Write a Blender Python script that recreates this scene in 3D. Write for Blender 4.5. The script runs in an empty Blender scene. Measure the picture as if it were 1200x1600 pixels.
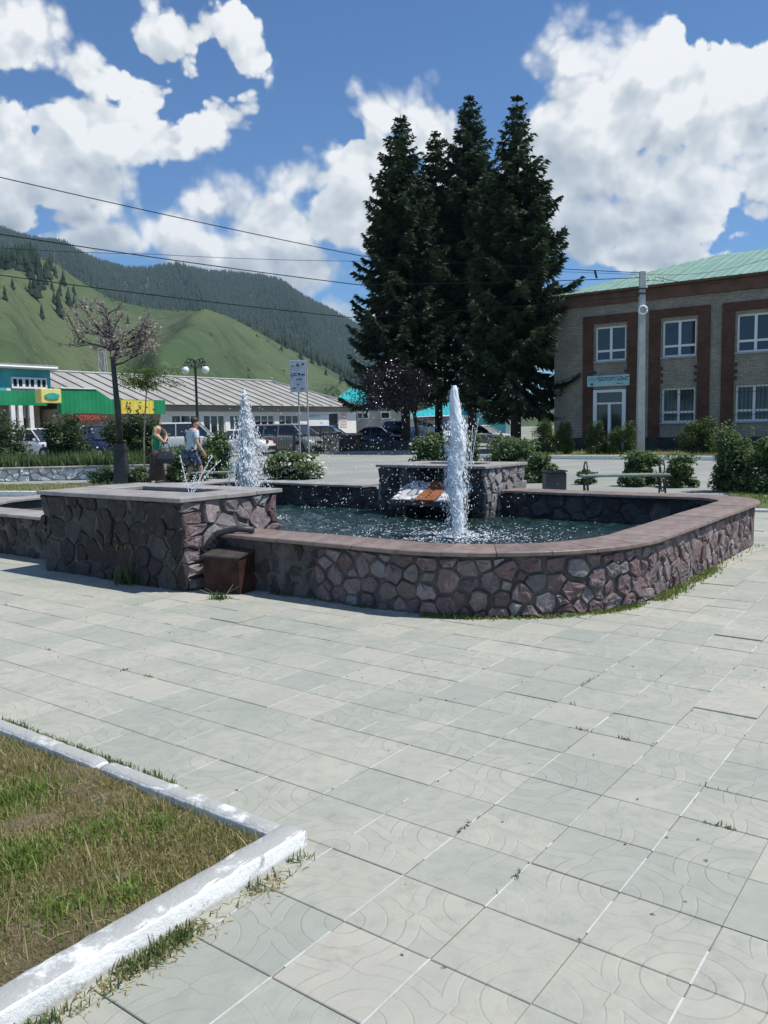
import bpy, math, random
import numpy as np
from mathutils import Vector, Matrix

random.seed(7)
RNG = np.random.default_rng(7)
S = bpy.context.scene
COL = S.collection
PI = math.pi

# ------------------------------------------------------------------ camera
FPX, PITCH, ROLL, HCAM = 1284.0, 0.1035, 0.0190, 1.4326
_c, _s = math.cos(PITCH), math.sin(PITCH)
_fw = Vector((0, _c, -_s)); _up0 = Vector((0, _s, _c)); _r0 = Vector((1, 0, 0))
_rt = _r0 * math.cos(ROLL) - _up0 * math.sin(ROLL)
_up = _up0 * math.cos(ROLL) + _r0 * math.sin(ROLL)
cam_data = bpy.data.cameras.new('camera')
cam = bpy.data.objects.new('camera', cam_data)
COL.objects.link(cam)
cam_data.sensor_fit = 'VERTICAL'
cam_data.sensor_height = 24.0
cam_data.lens = 24.0 * FPX / 1600.0
cam_data.clip_start = 0.05
cam_data.clip_end = 20000
cam.matrix_world = Matrix(((_rt.x, _up.x, -_fw.x, 0), (_rt.y, _up.y, -_fw.y, 0),
                           (_rt.z, _up.z, -_fw.z, HCAM), (0, 0, 0, 1)))
S.camera = cam

# the layout grid of the square: u runs along the paving joints to the right, v away from the viewer
ANG = 0.6417
AX = np.array([math.sin(ANG), math.cos(ANG)])
BX = np.array([math.cos(ANG), -math.sin(ANG)])
RZ = -ANG                       # rotation that turns local x to u and local y to v

def W(u, v, z=0.0):
    p = u * BX + v * AX
    return Vector((p[0], p[1], z))

def to_uv(x, y):
    return x * BX[0] + y * BX[1], x * AX[0] + y * AX[1]

def ray(px, py):                # measuring helper: direction of a point of the photograph
    a, b = px - 600.0, py - 800.0
    cr, sr = math.cos(ROLL), math.sin(ROLL)
    u = a * cr - b * sr
    w = a * sr + b * cr
    x, y = u / FPX, -w / FPX
    return np.array([x, _c + y * _s, -_s + y * _c])

def gp(px, py, z=0.0):
    d = ray(px, py); t = (z - HCAM) / d[2]
    return Vector((d[0] * t, d[1] * t, z))

def at(px, py, Y):
    d = ray(px, py); t = Y / d[1]
    return Vector((d[0] * t, Y, HCAM + d[2] * t))

def on_v(px, py, v):            # point on the vertical plane v = const -> (u, z)
    d = ray(px, py); t = v / (d[0] * AX[0] + d[1] * AX[1])
    return (d[0] * BX[0] + d[1] * BX[1]) * t, HCAM + d[2] * t

def on_u(px, py, u):
    d = ray(px, py); t = u / (d[0] * BX[0] + d[1] * BX[1])
    return (d[0] * AX[0] + d[1] * AX[1]) * t, HCAM + d[2] * t

# ------------------------------------------------------------------ sun, sky, exposure
SUN_AZ, SUN_EL = math.radians(95), math.radians(61)
sun_dir = Vector((math.sin(SUN_AZ) * math.cos(SUN_EL), math.cos(SUN_AZ) * math.cos(SUN_EL), math.sin(SUN_EL)))
sd = bpy.data.lights.new('sun', 'SUN')
sd.energy = 4.9
sd.angle = math.radians(0.5)
sd.color = (1.0, 0.965, 0.91)
sun = bpy.data.objects.new('sun', sd)
COL.objects.link(sun)
sun.rotation_euler = sun_dir.to_track_quat('Z', 'Y').to_euler()
sun.location = (20, 0, 60)

S.view_settings.view_transform = 'Standard'
S.view_settings.look = 'None'
S.view_settings.exposure = 0.10
S.view_settings.gamma = 1.0
S.view_settings.use_curve_mapping = False
S.cycles.max_bounces = 5
S.cycles.diffuse_bounces = 3
S.cycles.transmission_bounces = 4
S.cycles.transparent_max_bounces = 12
S.cycles.use_denoising = True

class NT:                        # small node-tree writer
    def __init__(self, nt):
        self.nt = nt
    def n(self, kind, **kw):
        nd = self.nt.nodes.new(kind)
        for k, val in kw.items():
            setattr(nd, k, val)
        return nd
    def put(self, sock, val):
        if isinstance(val, bpy.types.NodeSocket):
            self.nt.links.new(val, sock)
        else:
            sock.default_value = val
    def m(self, op, a, b=None, c=None, clamp=False):
        nd = self.n('ShaderNodeMath', operation=op, use_clamp=clamp)
        self.put(nd.inputs[0], a)
        if b is not None: self.put(nd.inputs[1], b)
        if c is not None: self.put(nd.inputs[2], c)
        return nd.outputs[0]
    def v(self, op, a, b=None):
        nd = self.n('ShaderNodeVectorMath', operation=op)
        self.put(nd.inputs[0], a)
        if b is not None: self.put(nd.inputs[1], b)
        return nd.outputs[0]
    def step(self, x, lo, hi, a=0.0, b=1.0):
        nd = self.n('ShaderNodeMapRange', interpolation_type='SMOOTHSTEP')
        self.put(nd.inputs[0], x)
        for i, q in enumerate((lo, hi, a, b)): self.put(nd.inputs[i + 1], q)
        return nd.outputs[0]
    def mix(self, f, a, b, blend='MIX'):
        nd = self.n('ShaderNodeMix', data_type='RGBA', blend_type=blend)
        self.put(nd.inputs[0], f)
        self.put(nd.inputs[6], a if isinstance(a, bpy.types.NodeSocket) else tuple(a) + (1,) if len(a) == 3 else a)
        self.put(nd.inputs[7], b if isinstance(b, bpy.types.NodeSocket) else tuple(b) + (1,) if len(b) == 3 else b)
        return nd.outputs[2]
    def noise(self, vec, scale, detail=3, rough=0.55, dist=0.0, dim='3D', out=0):
        nd = self.n('ShaderNodeTexNoise', noise_dimensions=dim)
        if vec is not None: self.put(nd.inputs['Vector'], vec)
        nd.inputs['Scale'].default_value = scale
        nd.inputs['Detail'].default_value = detail
        nd.inputs['Roughness'].default_value = rough
        nd.inputs['Distortion'].default_value = dist
        return nd.outputs[out]
    def voro(self, vec, scale, detail=0, rough=.5, feature='F1', out=0, smooth=None):
        nd = self.n('ShaderNodeTexVoronoi', feature=feature)
        if vec is not None: self.put(nd.inputs['Vector'], vec)
        nd.inputs['Scale'].default_value = scale
        if 'Detail' in nd.inputs: nd.inputs['Detail'].default_value = detail
        if 'Roughness' in nd.inputs: nd.inputs['Roughness'].default_value = rough
        if smooth is not None and 'Smoothness' in nd.inputs: nd.inputs['Smoothness'].default_value = smooth
        return nd.outputs[out]

def build_world():
    w = bpy.data.worlds.new('World')
    S.world = w
    w.use_nodes = True
    w.node_tree.nodes.clear()
    T = NT(w.node_tree)
    out = T.n('ShaderNodeOutputWorld'); bg = T.n('ShaderNodeBackground')
    w.node_tree.links.new(bg.outputs[0], out.inputs[0])
    sky = T.n('ShaderNodeTexSky', sky_type='NISHITA')
    sky.sun_disc = False
    sky.sun_elevation = SUN_EL
    sky.sun_rotation = SUN_AZ
    sky.air_density = 1.0; sky.dust_density = 0.2; sky.ozone_density = 1.6; sky.altitude = 900
    tc = T.n('ShaderNodeTexCoord')
    d = tc.outputs['Generated']
    sep = T.n('ShaderNodeSeparateXYZ'); T.put(sep.inputs[0], d)
    az = T.m('ARCTAN2', sep.outputs[0], sep.outputs[1])
    el = T.m('ARCSINE', sep.outputs[2])

    def ae(px, py):
        r = ray(px, py); r = r / np.linalg.norm(r)
        return math.atan2(r[0], r[1]), math.asin(r[2])
    k = 1.0 / 1284.0
    # cumulus heaps: centre x, y, half-widths (measured), softness weight
    heaps = [(925, 150, 135, 115), (1000, 105, 95, 92), (880, 110, 80, 72), (1040, 190, 150, 120), (1130, 165, 130, 110), (1215, 170, 130, 115), (970, 285, 165, 110),
             (1110, 270, 140, 95), (915, 365, 75, 70), (850, 250, 80, 90),
             (1050, 405, 95, 36), (985, 415, 60, 26), (985, 355, 95, 62), (1165, 220, 125, 92), (1040, 330, 110, 60),
             (600, 165, 75, 80), (560, 250, 125, 85), (665, 215, 62, 60), (700, 260, 70, 80), (470, 285, 85, 48), (560, 350, 150, 75), (430, 350, 110, 55), (325, 325, 75, 55), (250, 355, 75, 45),
             (350, 395, 150, 50), (480, 430, 130, 55), (150, 380, 90, 34), (720, 380, 120, 90), (540, 490, 90, 40), (120, 345, 60, 26),
             (105, 188, 92, 66), (25, 215, 105, 80), (185, 225, 100, 62), (80, 280, 135, 66), (268, 235, 72, 42), (150, 300, 90, 40), (0, 335, 80, 26),
             (55, 45, 105, 80), (115, 88, 70, 50), (10, 70, 90, 60),
             (258, 52, 78, 66, .55), (318, 50, 88, 58, .55), (362, 92, 56, 56, .55), (228, 130, 52, 36, .45), (645, 120, 60, 44, .40), (350, 205, 90, 60, .5), (160, 110, 60, 40, .45)]
    def density_blobs(vec, sel=None):
        acc = None
        for (x, y, rx, ry, *pk) in (sel or heaps):
            A0, E0 = ae(x, y)
            kx = 1.0 / (rx * k / math.cos(E0)); ky = 1.0 / (ry * k)
            nd = T.n('ShaderNodeVectorMath', operation='MULTIPLY_ADD')
            T.put(nd.inputs[0], vec); nd.inputs[1].default_value = (kx, ky, 0); nd.inputs[2].default_value = (-A0 * kx, -E0 * ky, 0)
            ln = T.n('ShaderNodeVectorMath', operation='LENGTH'); T.put(ln.inputs[0], nd.outputs[0])
            r_ = ln.outputs['Value']
            if pk: r_ = T.m('MULTIPLY_ADD', r_, pk[0], 1 - pk[0])
            if acc is None: acc = r_
            else:
                nd = T.n('ShaderNodeMath', operation='SMOOTH_MIN')
                T.put(nd.inputs[0], acc); T.put(nd.inputs[1], r_); nd.inputs[2].default_value = 0.20
                acc = nd.outputs[0]
        return T.m('SUBTRACT', 1.0, acc)
    cx = T.n('ShaderNodeCombineXYZ'); T.put(cx.inputs[0], az); T.put(cx.inputs[1], el)
    ang = cx.outputs[0]
    wn = T.n('ShaderNodeTexNoise'); T.put(wn.inputs['Vector'], d)
    wn.inputs['Scale'].default_value = 7.0; wn.inputs['Detail'].default_value = 2.0
    warp = T.v('SUBTRACT', wn.outputs['Color'], (.5, .5, .5))
    def vma(a, sc, b):
        nd = T.n('ShaderNodeVectorMath', operation='MULTIPLY_ADD')
        T.put(nd.inputs[0], a); nd.inputs[1].default_value = (sc, sc, sc); T.put(nd.inputs[2], b)
        return nd.outputs[0]
    def puff(vec):
        vo = T.voro(vma(warp, .05, vec), 13.0, detail=3.0, rough=0.60, feature='F1')
        return T.m('MULTIPLY', T.m('SUBTRACT', 0.44, vo), 0.80)
    far = T.m('MULTIPLY', T.m('SUBTRACT', T.noise(d, 2.2, 2.0), 0.555), 4.0)
    win = T.m('MAXIMUM', T.step(T.m('ABSOLUTE', az), .50, .72), T.step(el, .62, .85))
    fb = T.m('MULTIPLY', T.m('SUBTRACT', T.noise(d, 15.0, 10.0, 0.66), 0.5), 1.6)
    def mixed(b):
        return T.m('ADD', T.m('MULTIPLY', b, T.m('SUBTRACT', 1.0, win)), T.m('MULTIPLY', far, win))
    base0 = mixed(density_blobs(vma(warp, .075, ang)))
    p0 = puff(d)
    p1 = puff(T.v('ADD', d, (sun_dir.x * .020, .002, .020)))
    d0 = T.m('ADD', base0, T.m('ADD', T.m('MULTIPLY', p0, 0.85), T.m('MULTIPLY', fb, 0.40)))
    d0 = T.m('ADD', d0, .28)
    soft = T.m('ADD', .13, T.m('MULTIPLY', T.step(T.noise(d, 5.0, 2.0), .40, .66), .50))
    alpha = T.step(d0, 0.02, soft)
    bigh = [h for h in heaps if h[2] > 74 and len(h) == 4]
    b1 = density_blobs(vma(warp, .075, ang), bigh)
    b2 = density_blobs(vma(warp, .075, T.v('ADD', ang, (.026, .050, 0))), bigh)
    big = T.m('MULTIPLY', T.m('SUBTRACT', b1, b2), T.m('SUBTRACT', 1.0, win))
    num = None; den = None
    for (x, y, rx, ry) in ((1010, 205, 260, 235), (565, 270, 215, 200), (115, 240, 230, 130), (50, 55, 140, 95), (1050, 405, 110, 42), (300, 70, 110, 75), (400, 380, 230, 90)):
        A0, E0 = ae(x, y)
        kx = 1.0 / (rx * k / math.cos(E0)); ky = 1.0 / (ry * k)
        nd = T.n('ShaderNodeVectorMath', operation='MULTIPLY_ADD')
        T.put(nd.inputs[0], ang); nd.inputs[1].default_value = (kx, ky, 0); nd.inputs[2].default_value = (-A0 * kx, -E0 * ky, 0)
        ln = T.n('ShaderNodeVectorMath', operation='LENGTH'); T.put(ln.inputs[0], nd.outputs[0])
        dt = T.n('ShaderNodeVectorMath', operation='DOT_PRODUCT'); T.put(dt.inputs[0], nd.outputs[0]); dt.inputs[1].default_value = (.30, .95, 0)
        wq = T.m('MAXIMUM', T.m('SUBTRACT', 1.15, ln.outputs['Value']), 0.0)
        wd = T.m('MULTIPLY', wq, dt.outputs['Value'])
        num = wd if num is None else T.m('ADD', num, wd)
        den = wq if den is None else T.m('ADD', den, wq)
    mass = T.m('DIVIDE', num, T.m('ADD', den, .02))
    small = T.m('SUBTRACT', p0, p1)
    thick = T.step(d0, .20, 1.0)
    sh = T.m('ADD', 0.79, T.m('MULTIPLY', T.m('MULTIPLY', big, thick), .65))
    sh = T.m('ADD', sh, T.m('MULTIPLY', T.m('MULTIPLY', mass, T.m('ADD', .35, T.m('MULTIPLY', thick, .65))), .88))
    sh = T.m('ADD', sh, T.m('MULTIPLY', small, .80))
    sh = T.m('SUBTRACT', sh, T.m('MULTIPLY', thick, .10))
    sh = T.m('ADD', sh, T.m('MULTIPLY', fb, .10))
    ramp = T.n('ShaderNodeValToRGB')
    T.put(ramp.inputs[0], sh)
    cr = ramp.color_ramp
    cr.elements[0].position = 0.10; cr.elements[0].color = (3.3, 3.9, 4.6, 1)
    cr.elements[1].position = 0.96; cr.elements[1].color = (9.2, 9.3, 9.3, 1)
    e = cr.elements.new(0.45); e.color = (4.9, 5.4, 6.0, 1)
    e = cr.elements.new(0.75); e.color = (7.0, 7.4, 7.7, 1)
    skyc = T.mix(1.0, sky.outputs[0], (0.53, 0.86, 1.18), 'MULTIPLY')
    col = T.mix(alpha, skyc, ramp.outputs[0])
    # nothing but the land lies below the horizon
    col = T.mix(T.step(sep.outputs[2], -0.02, 0.0), (1.2, 1.4, 1.2), col)
    T.put(bg.inputs[0], col)
    bg.inputs[1].default_value = 0.10
    w.cycles.sampling_method = 'MANUAL'; w.cycles.sample_map_resolution = 512
build_world()

# ------------------------------------------------------------------ mesh helpers
def link(o, parent=None):
    COL.objects.link(o)
    if parent is not None: o.parent = parent
    return o

def tag(o, label=None, cat=None, group=None, kind=None):
    if label: o['label'] = label
    if cat: o['category'] = cat
    if group: o['group'] = group
    if kind: o['kind'] = kind
    return o

def empty(name, loc=(0, 0, 0), rz=0.0, label=None, cat=None, group=None):
    o = bpy.data.objects.new(name, None)
    o.empty_display_size = 0.2
    o.location = loc; o.rotation_euler = (0, 0, rz)
    link(o)
    return tag(o, label, cat, group)

def mesh_obj(name, V, F, mat, parent=None, smooth=False):
    me = bpy.data.meshes.new(name)
    me.from_pydata([tuple(q) for q in V], [], F)
    if smooth: me.polygons.foreach_set('use_smooth', [True] * len(me.polygons))
    me.materials.append(mat)
    me.update()
    return link(bpy.data.objects.new(name, me), parent)

def mesh_np(name, V, F, mat, parent=None, smooth=False):
    """V (n,3), F (m,k) with k = 3 or 4, written fast"""
    V = np.asarray(V, np.float32); F = np.asarray(F, np.int32)
    me = bpy.data.meshes.new(name)
    me.vertices.add(len(V)); me.vertices.foreach_set('co', V.ravel())
    k = F.shape[1]
    me.loops.add(F.size); me.loops.foreach_set('vertex_index', F.ravel())
    me.polygons.add(len(F))
    me.polygons.foreach_set('loop_start', np.arange(0, F.size, k, dtype=np.int32))
    me.polygons.foreach_set('loop_total', np.full(len(F), k, np.int32))
    if smooth: me.polygons.foreach_set('use_smooth', np.ones(len(F), bool))
    me.materials.append(mat)
    me.update(calc_edges=True)
    return link(bpy.data.objects.new(name, me), parent)

class MB:
    def __init__(self):
        self.V = []; self.F = []
    def add(self, V, F):
        b = len(self.V)
        self.V += [tuple(q) for q in V]
        self.F += [tuple(i + b for i in f) for f in F]
        return self
    def box(self, x0, y0, z0, x1, y1, z1, M=None):
        V = [Vector(p) for p in ((x0, y0, z0), (x1, y0, z0), (x1, y1, z0), (x0, y1, z0), (x0, y0, z1), (x1, y0, z1), (x1, y1, z1), (x0, y1, z1))]
        if M is not None: V = [M @ q for q in V]
        return self.add(V, [(0, 3, 2, 1), (4, 5, 6, 7), (0, 1, 5, 4), (1, 2, 6, 5), (2, 3, 7, 6), (3, 0, 4, 7)])
    def bbox(self, x0, y0, z0, x1, y1, z1, b=.006):
        """box with chamfered edges (octagonal section rings)"""
        def ring(z, i):
            return [(x0 + i + b, y0 + i, z), (x1 - i - b, y0 + i, z), (x1 - i, y0 + i + b, z), (x1 - i, y1 - i - b, z),
                    (x1 - i - b, y1 - i, z), (x0 + i + b, y1 - i, z), (x0 + i, y1 - i - b, z), (x0 + i, y0 + i + b, z)]
        V = ring(z0, b) + ring(z0 + b, 0) + ring(z1 - b, 0) + ring(z1, b)
        F = [tuple(range(7, -1, -1)), tuple(range(24, 32))]
        for r in range(3):
            for i in range(8):
                j = (i + 1) % 8
                F.append((r * 8 + i, r * 8 + j, r * 8 + 8 + j, r * 8 + 8 + i))
        return self.add(V, F)
    def tube(self, pts, rad, n=6, caps=True):
        pts = [Vector(p) for p in pts]
        if not hasattr(rad, '__len__'): rad = [rad] * len(pts)
        V = []; F = []
        ref = Vector((0, 0, 1))
        for i, p in enumerate(pts):
            t = (pts[min(i + 1, len(pts) - 1)] - pts[max(i - 1, 0)]).normalized()
            if abs(t.dot(ref)) > .95: rr = Vector((1, 0, 0))
            else: rr = ref
            a = t.cross(rr).normalized(); b = t.cross(a).normalized()
            if i and a.dot(pa) < 0: a = -a; b = -b
            pa = a
            for k in range(n):
                th = 2 * PI * k / n
                V.append(p + (a * math.cos(th) + b * math.sin(th)) * rad[i])
        for i in range(len(pts) - 1):
            for k in range(n):
                j = (k + 1) % n
                F.append((i * n + k, i * n + j, (i + 1) * n + j, (i + 1) * n + k))
        if caps:
            F.append(tuple(range(n - 1, -1, -1))); F.append(tuple((len(pts) - 1) * n + k for k in range(n)))
        return self.add(V, F)
    def lathe(self, prof, n=12, c=(0, 0, 0)):
        V = []; F = []
        for (r, z) in prof:
            for k in range(n):
                th = 2 * PI * k / n
                V.append((c[0] + r * math.cos(th), c[1] + r * math.sin(th), c[2] + z))
        for i in range(len(prof) - 1):
            for k in range(n):
                j = (k + 1) % n
                F.append((i * n + k, i * n + j, (i + 1) * n + j, (i + 1) * n + k))
        F.append(tuple(range(n - 1, -1, -1))); F.append(tuple((len(prof) - 1) * n + k for k in range(n)))
        return self.add(V, F)
    def ball(self, c, r, n=10, m=7, sq=(1, 1, 1)):
        V = []; F = []
        for i in range(m + 1):
            ph = PI * i / m
            for k in range(n):
                th = 2 * PI * k / n
                V.append((c[0] + r * sq[0] * math.sin(ph) * math.cos(th), c[1] + r * sq[1] * math.sin(ph) * math.sin(th), c[2] + r * sq[2] * math.cos(ph)))
        for i in range(m):
            for k in range(n):
                j = (k + 1) % n
                F.append((i * n + k, (i + 1) * n + k, (i + 1) * n + j, i * n + j))
        return self.add(V, F)
    def prism(self, poly, h0, h1, axis='z', M=None):
        """polygon in two coordinates pushed along the third"""
        n = len(poly)
        def q(a, b, h):
            p = {'z': (a, b, h), 'y': (a, h, b), 'x': (h, a, b)}[axis]
            return M @ Vector(p) if M is not None else p
        V = [q(a, b, h0) for a, b in poly] + [q(a, b, h1) for a, b in poly]
        F = [tuple(range(n - 1, -1, -1)), tuple(range(n, 2 * n))]
        for i in range(n):
            j = (i + 1) % n
            F.append((i, j, n + j, n + i))
        return self.add(V, F)
    def build(self, name, mat, parent=None, smooth=False):
        return mesh_obj(name, self.V, self.F, mat, parent, smooth)

def share(o, name, parent, loc=(0, 0, 0), rot=(0, 0, 0), scl=(1, 1, 1)):
    c = bpy.data.objects.new(name, o.data)
    link(c, parent); c.location = loc; c.rotation_euler = rot; c.scale = scl
    return c

def copy_tree(o, parent=None):
    c = o.copy(); COL.objects.link(c)
    c.parent = parent
    for ch in list(o.children): copy_tree(ch, c)
    return c

# ------------------------------------------------------------------ materials
def new_mat(name):
    m = bpy.data.materials.new(name); m.use_nodes = True
    m.node_tree.nodes.clear()
    T = NT(m.node_tree)
    o = T.n('ShaderNodeOutputMaterial'); p = T.n('ShaderNodeBsdfPrincipled')
    m.node_tree.links.new(p.outputs[0], o.inputs[0])
    return m, T, p, o

def mat(name, c1, c2=None, rough=.7, scale=3.0, bump=0.0, bscale=20.0, metal=0.0, spec=.5, vary=0.0, detail=4, coords='Object', lo=.35, hi=.65, bdist=.01):
    m, T, p, o = new_mat(name)
    tc = T.n('ShaderNodeTexCoord').outputs[coords]
    if c2 is not None:
        f = T.step(T.noise(tc, scale, detail, .6), lo, hi)
        col = T.mix(f, c1, c2)
    else:
        nd = T.n('ShaderNodeRGB'); nd.outputs[0].default_value = tuple(c1) + (1,); col = nd.outputs[0]
    if vary:
        oi = T.n('ShaderNodeObjectInfo').outputs['Random']
        hv = T.n('ShaderNodeHueSaturation'); T.put(hv.inputs['Color'], col)
        T.put(hv.inputs['Value'], T.m('ADD', 1 - vary, T.m('MULTIPLY', oi, 2 * vary)))
        col = hv.outputs[0]
    T.put(p.inputs['Base Color'], col)
    p.inputs['Roughness'].default_value = rough; p.inputs['Metallic'].default_value = metal
    p.inputs['Specular IOR Level'].default_value = spec
    if bump:
        b = T.n('ShaderNodeBump'); b.inputs['Strength'].default_value = bump; b.inputs['Distance'].default_value = bdist
        T.put(b.inputs['Height'], T.noise(tc, bscale, 6, .65))
        T.put(p.inputs['Normal'], b.outputs[0])
    return m

def leaf_mat(name, dark, light, trans=.3, rough=.5, dry=None, dryscale=2.0, spec=.4):
    m, T, p, o = new_mat(name)
    r = T.n('ShaderNodeNewGeometry').outputs['Random Per Island']
    col = T.mix(r, dark, light)
    if dry is not None:
        tc = T.n('ShaderNodeTexCoord').outputs['Object']
        f = T.step(T.m('ADD', T.noise(tc, dryscale, 3), T.m('MULTIPLY', T.m('SUBTRACT', T.m('FRACT', T.m('MULTIPLY', r, 17.3)), .5), .55)), .40, .60)
        col = T.mix(f, col, T.mix(r, dry[0], dry[1]))
    T.put(p.inputs['Base Color'], col)
    p.inputs['Roughness'].default_value = rough
    p.inputs['Specular IOR Level'].default_value = spec
    tr = T.n('ShaderNodeBsdfTranslucent'); T.put(tr.inputs[0], col)
    mx = T.n('ShaderNodeMixShader'); mx.inputs[0].default_value = trans
    nt = m.node_tree
    nt.links.new(p.outputs[0], mx.inputs[1]); nt.links.new(tr.outputs[0], mx.inputs[2])
    nt.links.new(mx.outputs[0], o.inputs[0])
    return m

def tile_mat():
    m, T, p, o = new_mat('paving_concrete')
    tc = T.n('ShaderNodeTexCoord').outputs['Object']
    geo = T.n('ShaderNodeNewGeometry').outputs['Position']
    oi = T.n('ShaderNodeObjectInfo').outputs['Random']
    sp = T.n('ShaderNodeSeparateXYZ'); T.put(sp.inputs[0], tc)
    s = 0.30
    # local tile coordinates 0..1 (the mesh is centred on the tile)
    x = T.m('ADD', T.m('DIVIDE', sp.outputs[0], s), .5)
    y = T.m('ADD', T.m('DIVIDE', sp.outputs[1], s), .5)
    def corner(cx, cy):
        ax = T.m('ABSOLUTE', T.m('SUBTRACT', x, cx)); ay = T.m('ABSOLUTE', T.m('SUBTRACT', y, cy))
        r = T.m('SQRT', T.m('ADD', T.m('MULTIPLY', ax, ax), T.m('MULTIPLY', ay, ay)))
        diag = T.m('LESS_THAN', T.m('ABSOLUTE', T.m('SUBTRACT', ax, ay)), .17)
        q = T.m('MULTIPLY', T.m('MAXIMUM', ax, ay), 1.22)
        rq = T.m('ADD', T.m('MULTIPLY', r, T.m('SUBTRACT', 1.0, diag)), T.m('MULTIPLY', q, diag))
        return r, rq
    r1, q1 = corner(0, 0); r2, q2 = corner(1, 1)
    rm = T.m('MINIMUM', r1, r2); qm = T.m('MINIMUM', q1, q2)
    def line(a, val, wd=.014):
        return T.m('SUBTRACT', 1.0, T.step(T.m('ABSOLUTE', T.m('SUBTRACT', a, val)), wd * .3, wd))
    L = T.m('MAXIMUM', T.m('MAXIMUM', line(rm, .20), line(rm, .42)), T.m('MAXIMUM', line(qm, .60), line(qm, .74)))
    # sunk and raised fields between the lines
    band = T.m('MULTIPLY', T.step(qm, .595, .605), T.m('SUBTRACT', 1.0, T.step(qm, .735, .745)))
    ring = T.m('MULTIPLY', T.step(rm, .195, .205), T.m('SUBTRACT', 1.0, T.step(rm, .415, .425)))
    fld = T.m('MAXIMUM', band, ring)
    wear = T.step(T.noise(geo, 1.7, 3), .36, .60)
    n0 = T.noise(geo, .55, 4, .6); n1 = T.noise(geo, 2.3, 6, .65, .4); n2 = T.noise(geo, 14.0, 7, .72); n3 = T.noise(geo, 95.0, 3, .7)
    col = T.mix(T.step(n0, .36, .64), (0.328, 0.341, 0.284), (0.423, 0.411, 0.342))
    col = T.mix(T.m('MULTIPLY', T.step(n1, .44, .66), .55), col, (0.291, 0.315, 0.269))
    col = T.mix(T.m('MULTIPLY', T.step(n2, .42, .72), .50), col, (0.242, 0.254, 0.214))
    col = T.mix(T.m('MULTIPLY', T.m('MULTIPLY', fld, wear), .22), col, (0.453, 0.431, 0.369))
    col = T.mix(T.m('MULTIPLY', T.step(oi, .55, 1.0), .40), col, (0.277, 0.300, 0.264))
    col = T.mix(T.m('MULTIPLY', T.step(oi, .0, .25, 1.0, 0.0), .40), col, (0.469, 0.431, 0.369))
    col = T.mix(T.m('MULTIPLY', L, T.m('MULTIPLY', wear, .13)), col, (0.202, 0.204, 0.173))
    col = T.mix(T.step(n3, .66, .76), col, (0.191, 0.194, 0.163))
    col = T.mix(T.m('MULTIPLY', T.step(T.noise(geo, 3.2, 9, .78), .56, .72), .60), col, (0.237, 0.232, 0.191))
    col = T.mix(T.m('MULTIPLY', T.step(T.noise(geo, 1.1, 8, .7, 1.2), .56, .70), .40), col, (0.504, 0.475, 0.401))
    T.put(p.inputs['Base Color'], col)
    p.inputs['Roughness'].default_value = .82
    p.inputs['Specular IOR Level'].default_value = .35
    hgt = T.m('ADD', T.m('MULTIPLY', T.m('SUBTRACT', T.m('MULTIPLY', fld, .35), T.m('MULTIPLY', L, .6)), T.m('ADD', .25, T.m('MULTIPLY', wear, .75))), T.m('ADD', T.m('MULTIPLY', n2, .5), T.m('MULTIPLY', n3, .35)))
    b = T.n('ShaderNodeBump'); b.inputs['Strength'].default_value = .55; b.inputs['Distance'].default_value = .004
    T.put(b.inputs['Height'], hgt); T.put(p.inputs['Normal'], b.outputs[0])
    return m

def stone_mat(name, a, b, c, dirt=.5):
    """quarried stone: every stone its own mix of a/b/c, veined, lime-stained"""
    m, T, p, o = new_mat(name)
    geo = T.n('ShaderNodeNewGeometry').outputs['Position']
    oi = T.n('ShaderNodeObjectInfo').outputs['Random']
    n1 = T.noise(geo, 7.0, 6, .65, .6); n2 = T.noise(geo, 30.0, 6, .7); n3 = T.noise(geo, 2.2, 3)
    col = T.mix(T.step(oi, .25, .75), a, b)
    col = T.mix(T.step(T.m('ADD', T.m('MULTIPLY', n1, .7), T.m('MULTIPLY', oi, .3)), .45, .7), col, c)
    hv = T.n('ShaderNodeHueSaturation'); T.put(hv.inputs['Color'], col)
    fr = T.m('FRACT', T.m('MULTIPLY', oi, 7.31))
    T.put(hv.inputs['Value'], T.m('ADD', .78, T.m('MULTIPLY', fr, .44)))
    col = T.mix(T.m('MULTIPLY', T.step(n2, .55, .72), dirt), hv.outputs[0], (.42, .41, .385))
    col = T.mix(T.m('MULTIPLY', T.step(n2, .30, .44, 1, 0), .6), col, (.055, .05, .05))
    mp = T.n('ShaderNodeMapping'); T.put(mp.inputs[0], geo); mp.inputs['Scale'].default_value = (1, 1, .22)
    st = T.noise(mp.outputs[0], 9.0, 7, .72, .5)
    col = T.mix(T.m('MULTIPLY', T.step(st, .54, .70), dirt * .9), col, tuple(min(.5, q * 2.6 + .05) for q in b))
    T.put(p.inputs['Base Color'], col)
    p.inputs['Roughness'].default_value = .8
    p.inputs['Specular IOR Level'].default_value = .35
    bp = T.n('ShaderNodeBump'); bp.inputs['Strength'].default_value = .9; bp.inputs['Distance'].default_value = .018
    T.put(bp.inputs['Height'], T.m('ADD', T.m('MULTIPLY', n1, .8), T.m('MULTIPLY', n2, .55)))
    T.put(p.inputs['Normal'], bp.outputs[0])
    return m

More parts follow.
